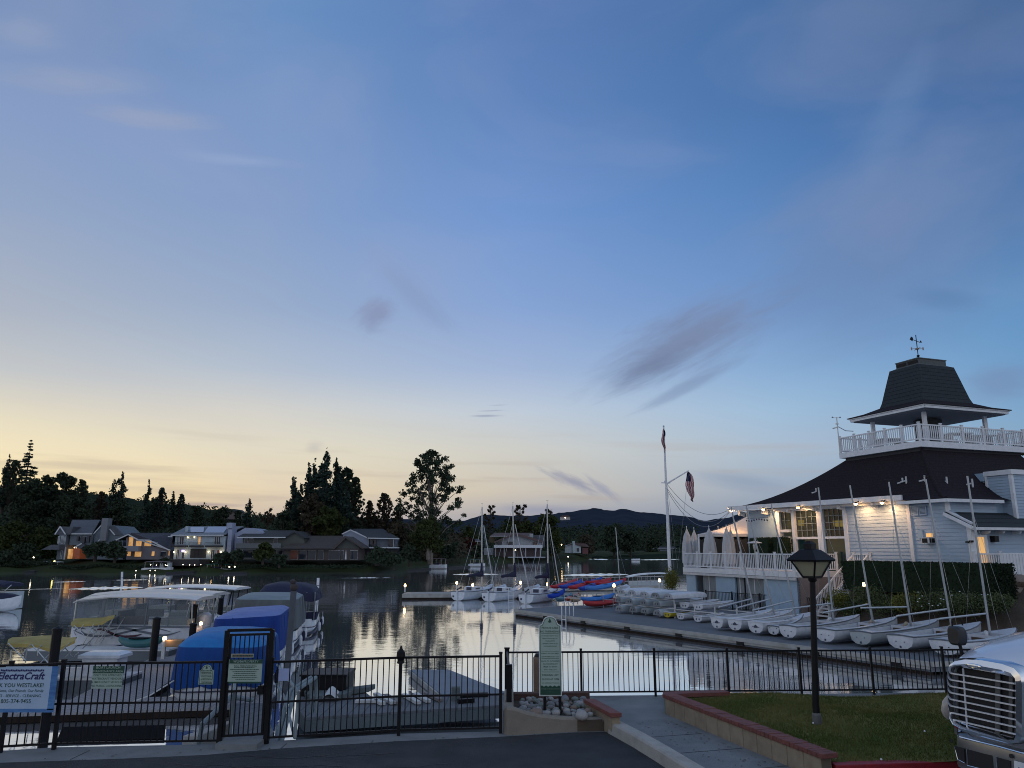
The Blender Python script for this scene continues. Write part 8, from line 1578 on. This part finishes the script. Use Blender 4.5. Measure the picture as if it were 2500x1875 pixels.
tb(-.42, -.02, .35, 1.6, 1.35, 1.95, 'fender', PAINT, .12); tb(1.1, 1.5, .35, 1.6, 1.35, 1.95, 'fender', PAINT, .12); tb(-.45, 1.55, 2.05, 3.7, 1.5, 3.6, 'cab', PAINT, .15); tb(-.35, 1.45, 2.0, 2.06, 2.75, 3.4, 'windscreen', GLS, .03); tb(.0, 1.05, .2, 7.5, 1.25, 1.45, 'chassis', BLK, .02); tb(-.5, 1.6, 3.9, 8.5, 1.5, 4.0, 'cargo_body', PAINT, .05)
for s_ in (-.42, 1.2):
    for d in (.95, 5.8): k = MB(); c = xy(Vector((tL.x, tL.y, 0)) + g * s_ + nb_ * d, PZ + .48); k.tube([c, c + g * .28], .48, 20); w_ = build(k, 'wheel', M('tyre_rubber', (.02, .02, .022), r=.8), tr); k = MB(); k.tube([c - g * .01, c + g * .29], .26, 16); build(k, 'rim', STEEL, w_)
# headlight housing and bumper
k = MB(); S = []
for t, w_ in ((0, .02), (.25, .07), (.6, .085), (.85, .06), (1, .02)): c = G(2316, 1698 + 58 * t, .12); S.append([c + g * (-w_ * cos(q)) + nb_ * (w_ * 1.4 * sin(q)) for q in [2 * pi * j / 10 for j in range(10)]])
k.loft(S); build(k, 'headlight', M('headlight_lens', (.42, .38, .34), r=.15), tr, smooth=True)
bt = [(2312, 1784), (2318, 1793), (2345, 1800), (2400, 1812), (2450, 1824), (2500, 1839), (2530, 1846)]; bb = [(2316, 1800), (2322, 1830), (2338, 1872), (2400, 1898), (2450, 1912), (2500, 1925), (2530, 1930)]
CHD = M('dull_chrome_bumper', (.33, .34, .35), (.27, .28, .29), ns=3, r=.32, metal=.75)
k = MB(); S = []
for (a, b), d in zip(zip(bt, bb), (.42, .16, .02, -.02, -.02, .0, .04)): p, q = G(*a) + nb_ * d, G(*b) + nb_ * d; S.append([p + nb_ * .16, p + nb_ * .02 + UZ * .005, p - nb_ * .02, p.lerp(q, .12) - nb_ * .03, p.lerp(q, .9) - nb_ * .03, q, q + nb_ * .14])
k.loft(S, cap=False, closed=False); bp_ = build(k, 'bumper', CHD, tr, smooth=True); k = MB(); k.tube([s[2] - nb_ * .012 + UZ * .004 for s in S], .012, 6); build(k, 'bright_lip', CHR, bp_)
for pts in ([(2337, 1820), (2361, 1827), (2363, 1862), (2346, 1853)], [(2368, 1829), (2430, 1844), (2434, 1884), (2370, 1868)], [(2440, 1847), (2474, 1857), (2476, 1900), (2444, 1890)]):
    k = MB(); k.prism([G(*p) - nb_ * .056 for p in pts], nb_ * .02); build(k, 'bumper_opening', MATS['radiator_black'], bp_); k = MB()
    P3 = [G(*p) - nb_ * .058 for p in pts]; k.tube([P3[0], P3[3], P3[2]], .006, 5); build(k, 'opening_trim', CHR, bp_)
for px, py in ((2331, 1808), (2477, 1845)): k = MB(); c = G(px, py) - nb_ * .053; k.tube([c, c - nb_ * .01], .028, 12); build(k, 'tow_hole', MATS['radiator_black'], bp_)
k = MB(); k.prism([G(*p) - nb_ * .06 for p in ((2484, 1856), (2530, 1868), (2531, 1905), (2486, 1893))], nb_ * .01); lp = build(k, 'licence_plate', WH, tr); build(letters([('9D', .03, -.10, .1, 'LEFT', 0, 0)], G(2487, 1863) - nb_ * .066, g, UZ), 'plate_number', INKB, lp, fix=False)
k = MB(); c = G(2337, 1552, .5); k.tube([G(2352, 1612, .5), G(2345, 1580, .5), G(2337, 1562, .5)], [.03, .024, .022], 8); mir = build(k, 'mirror_arm', BLK, tr); k = MB(); S = []
for d, r_s in ((0, .8), (.03, 1), (.12, 1), (.17, .75)): S.append([c + g * (.12 * r_s * (abs(cos(q)) ** .5) * (1 if cos(q) > 0 else -1)) + UZ * (.135 * r_s * (abs(sin(q)) ** .5) * (1 if sin(q) > 0 else -1)) + nb_ * (d - .08) for q in [2 * pi * j / 20 for j in range(20)]])
k.loft(S); build(k, 'mirror_housing', M('mirror_grey', (.02, .023, .028), (.014, .016, .02), ns=8, r=.5), mir, smooth=True)
k = MB()
for px, py in ((2325, 1529), (2350, 1527)): p = G(px, py, .5); k.lathe([(.012, 0), (.012, .06), (.004, .1)], p, 6)
build(k, 'mirror_bolt', BLK, mir)
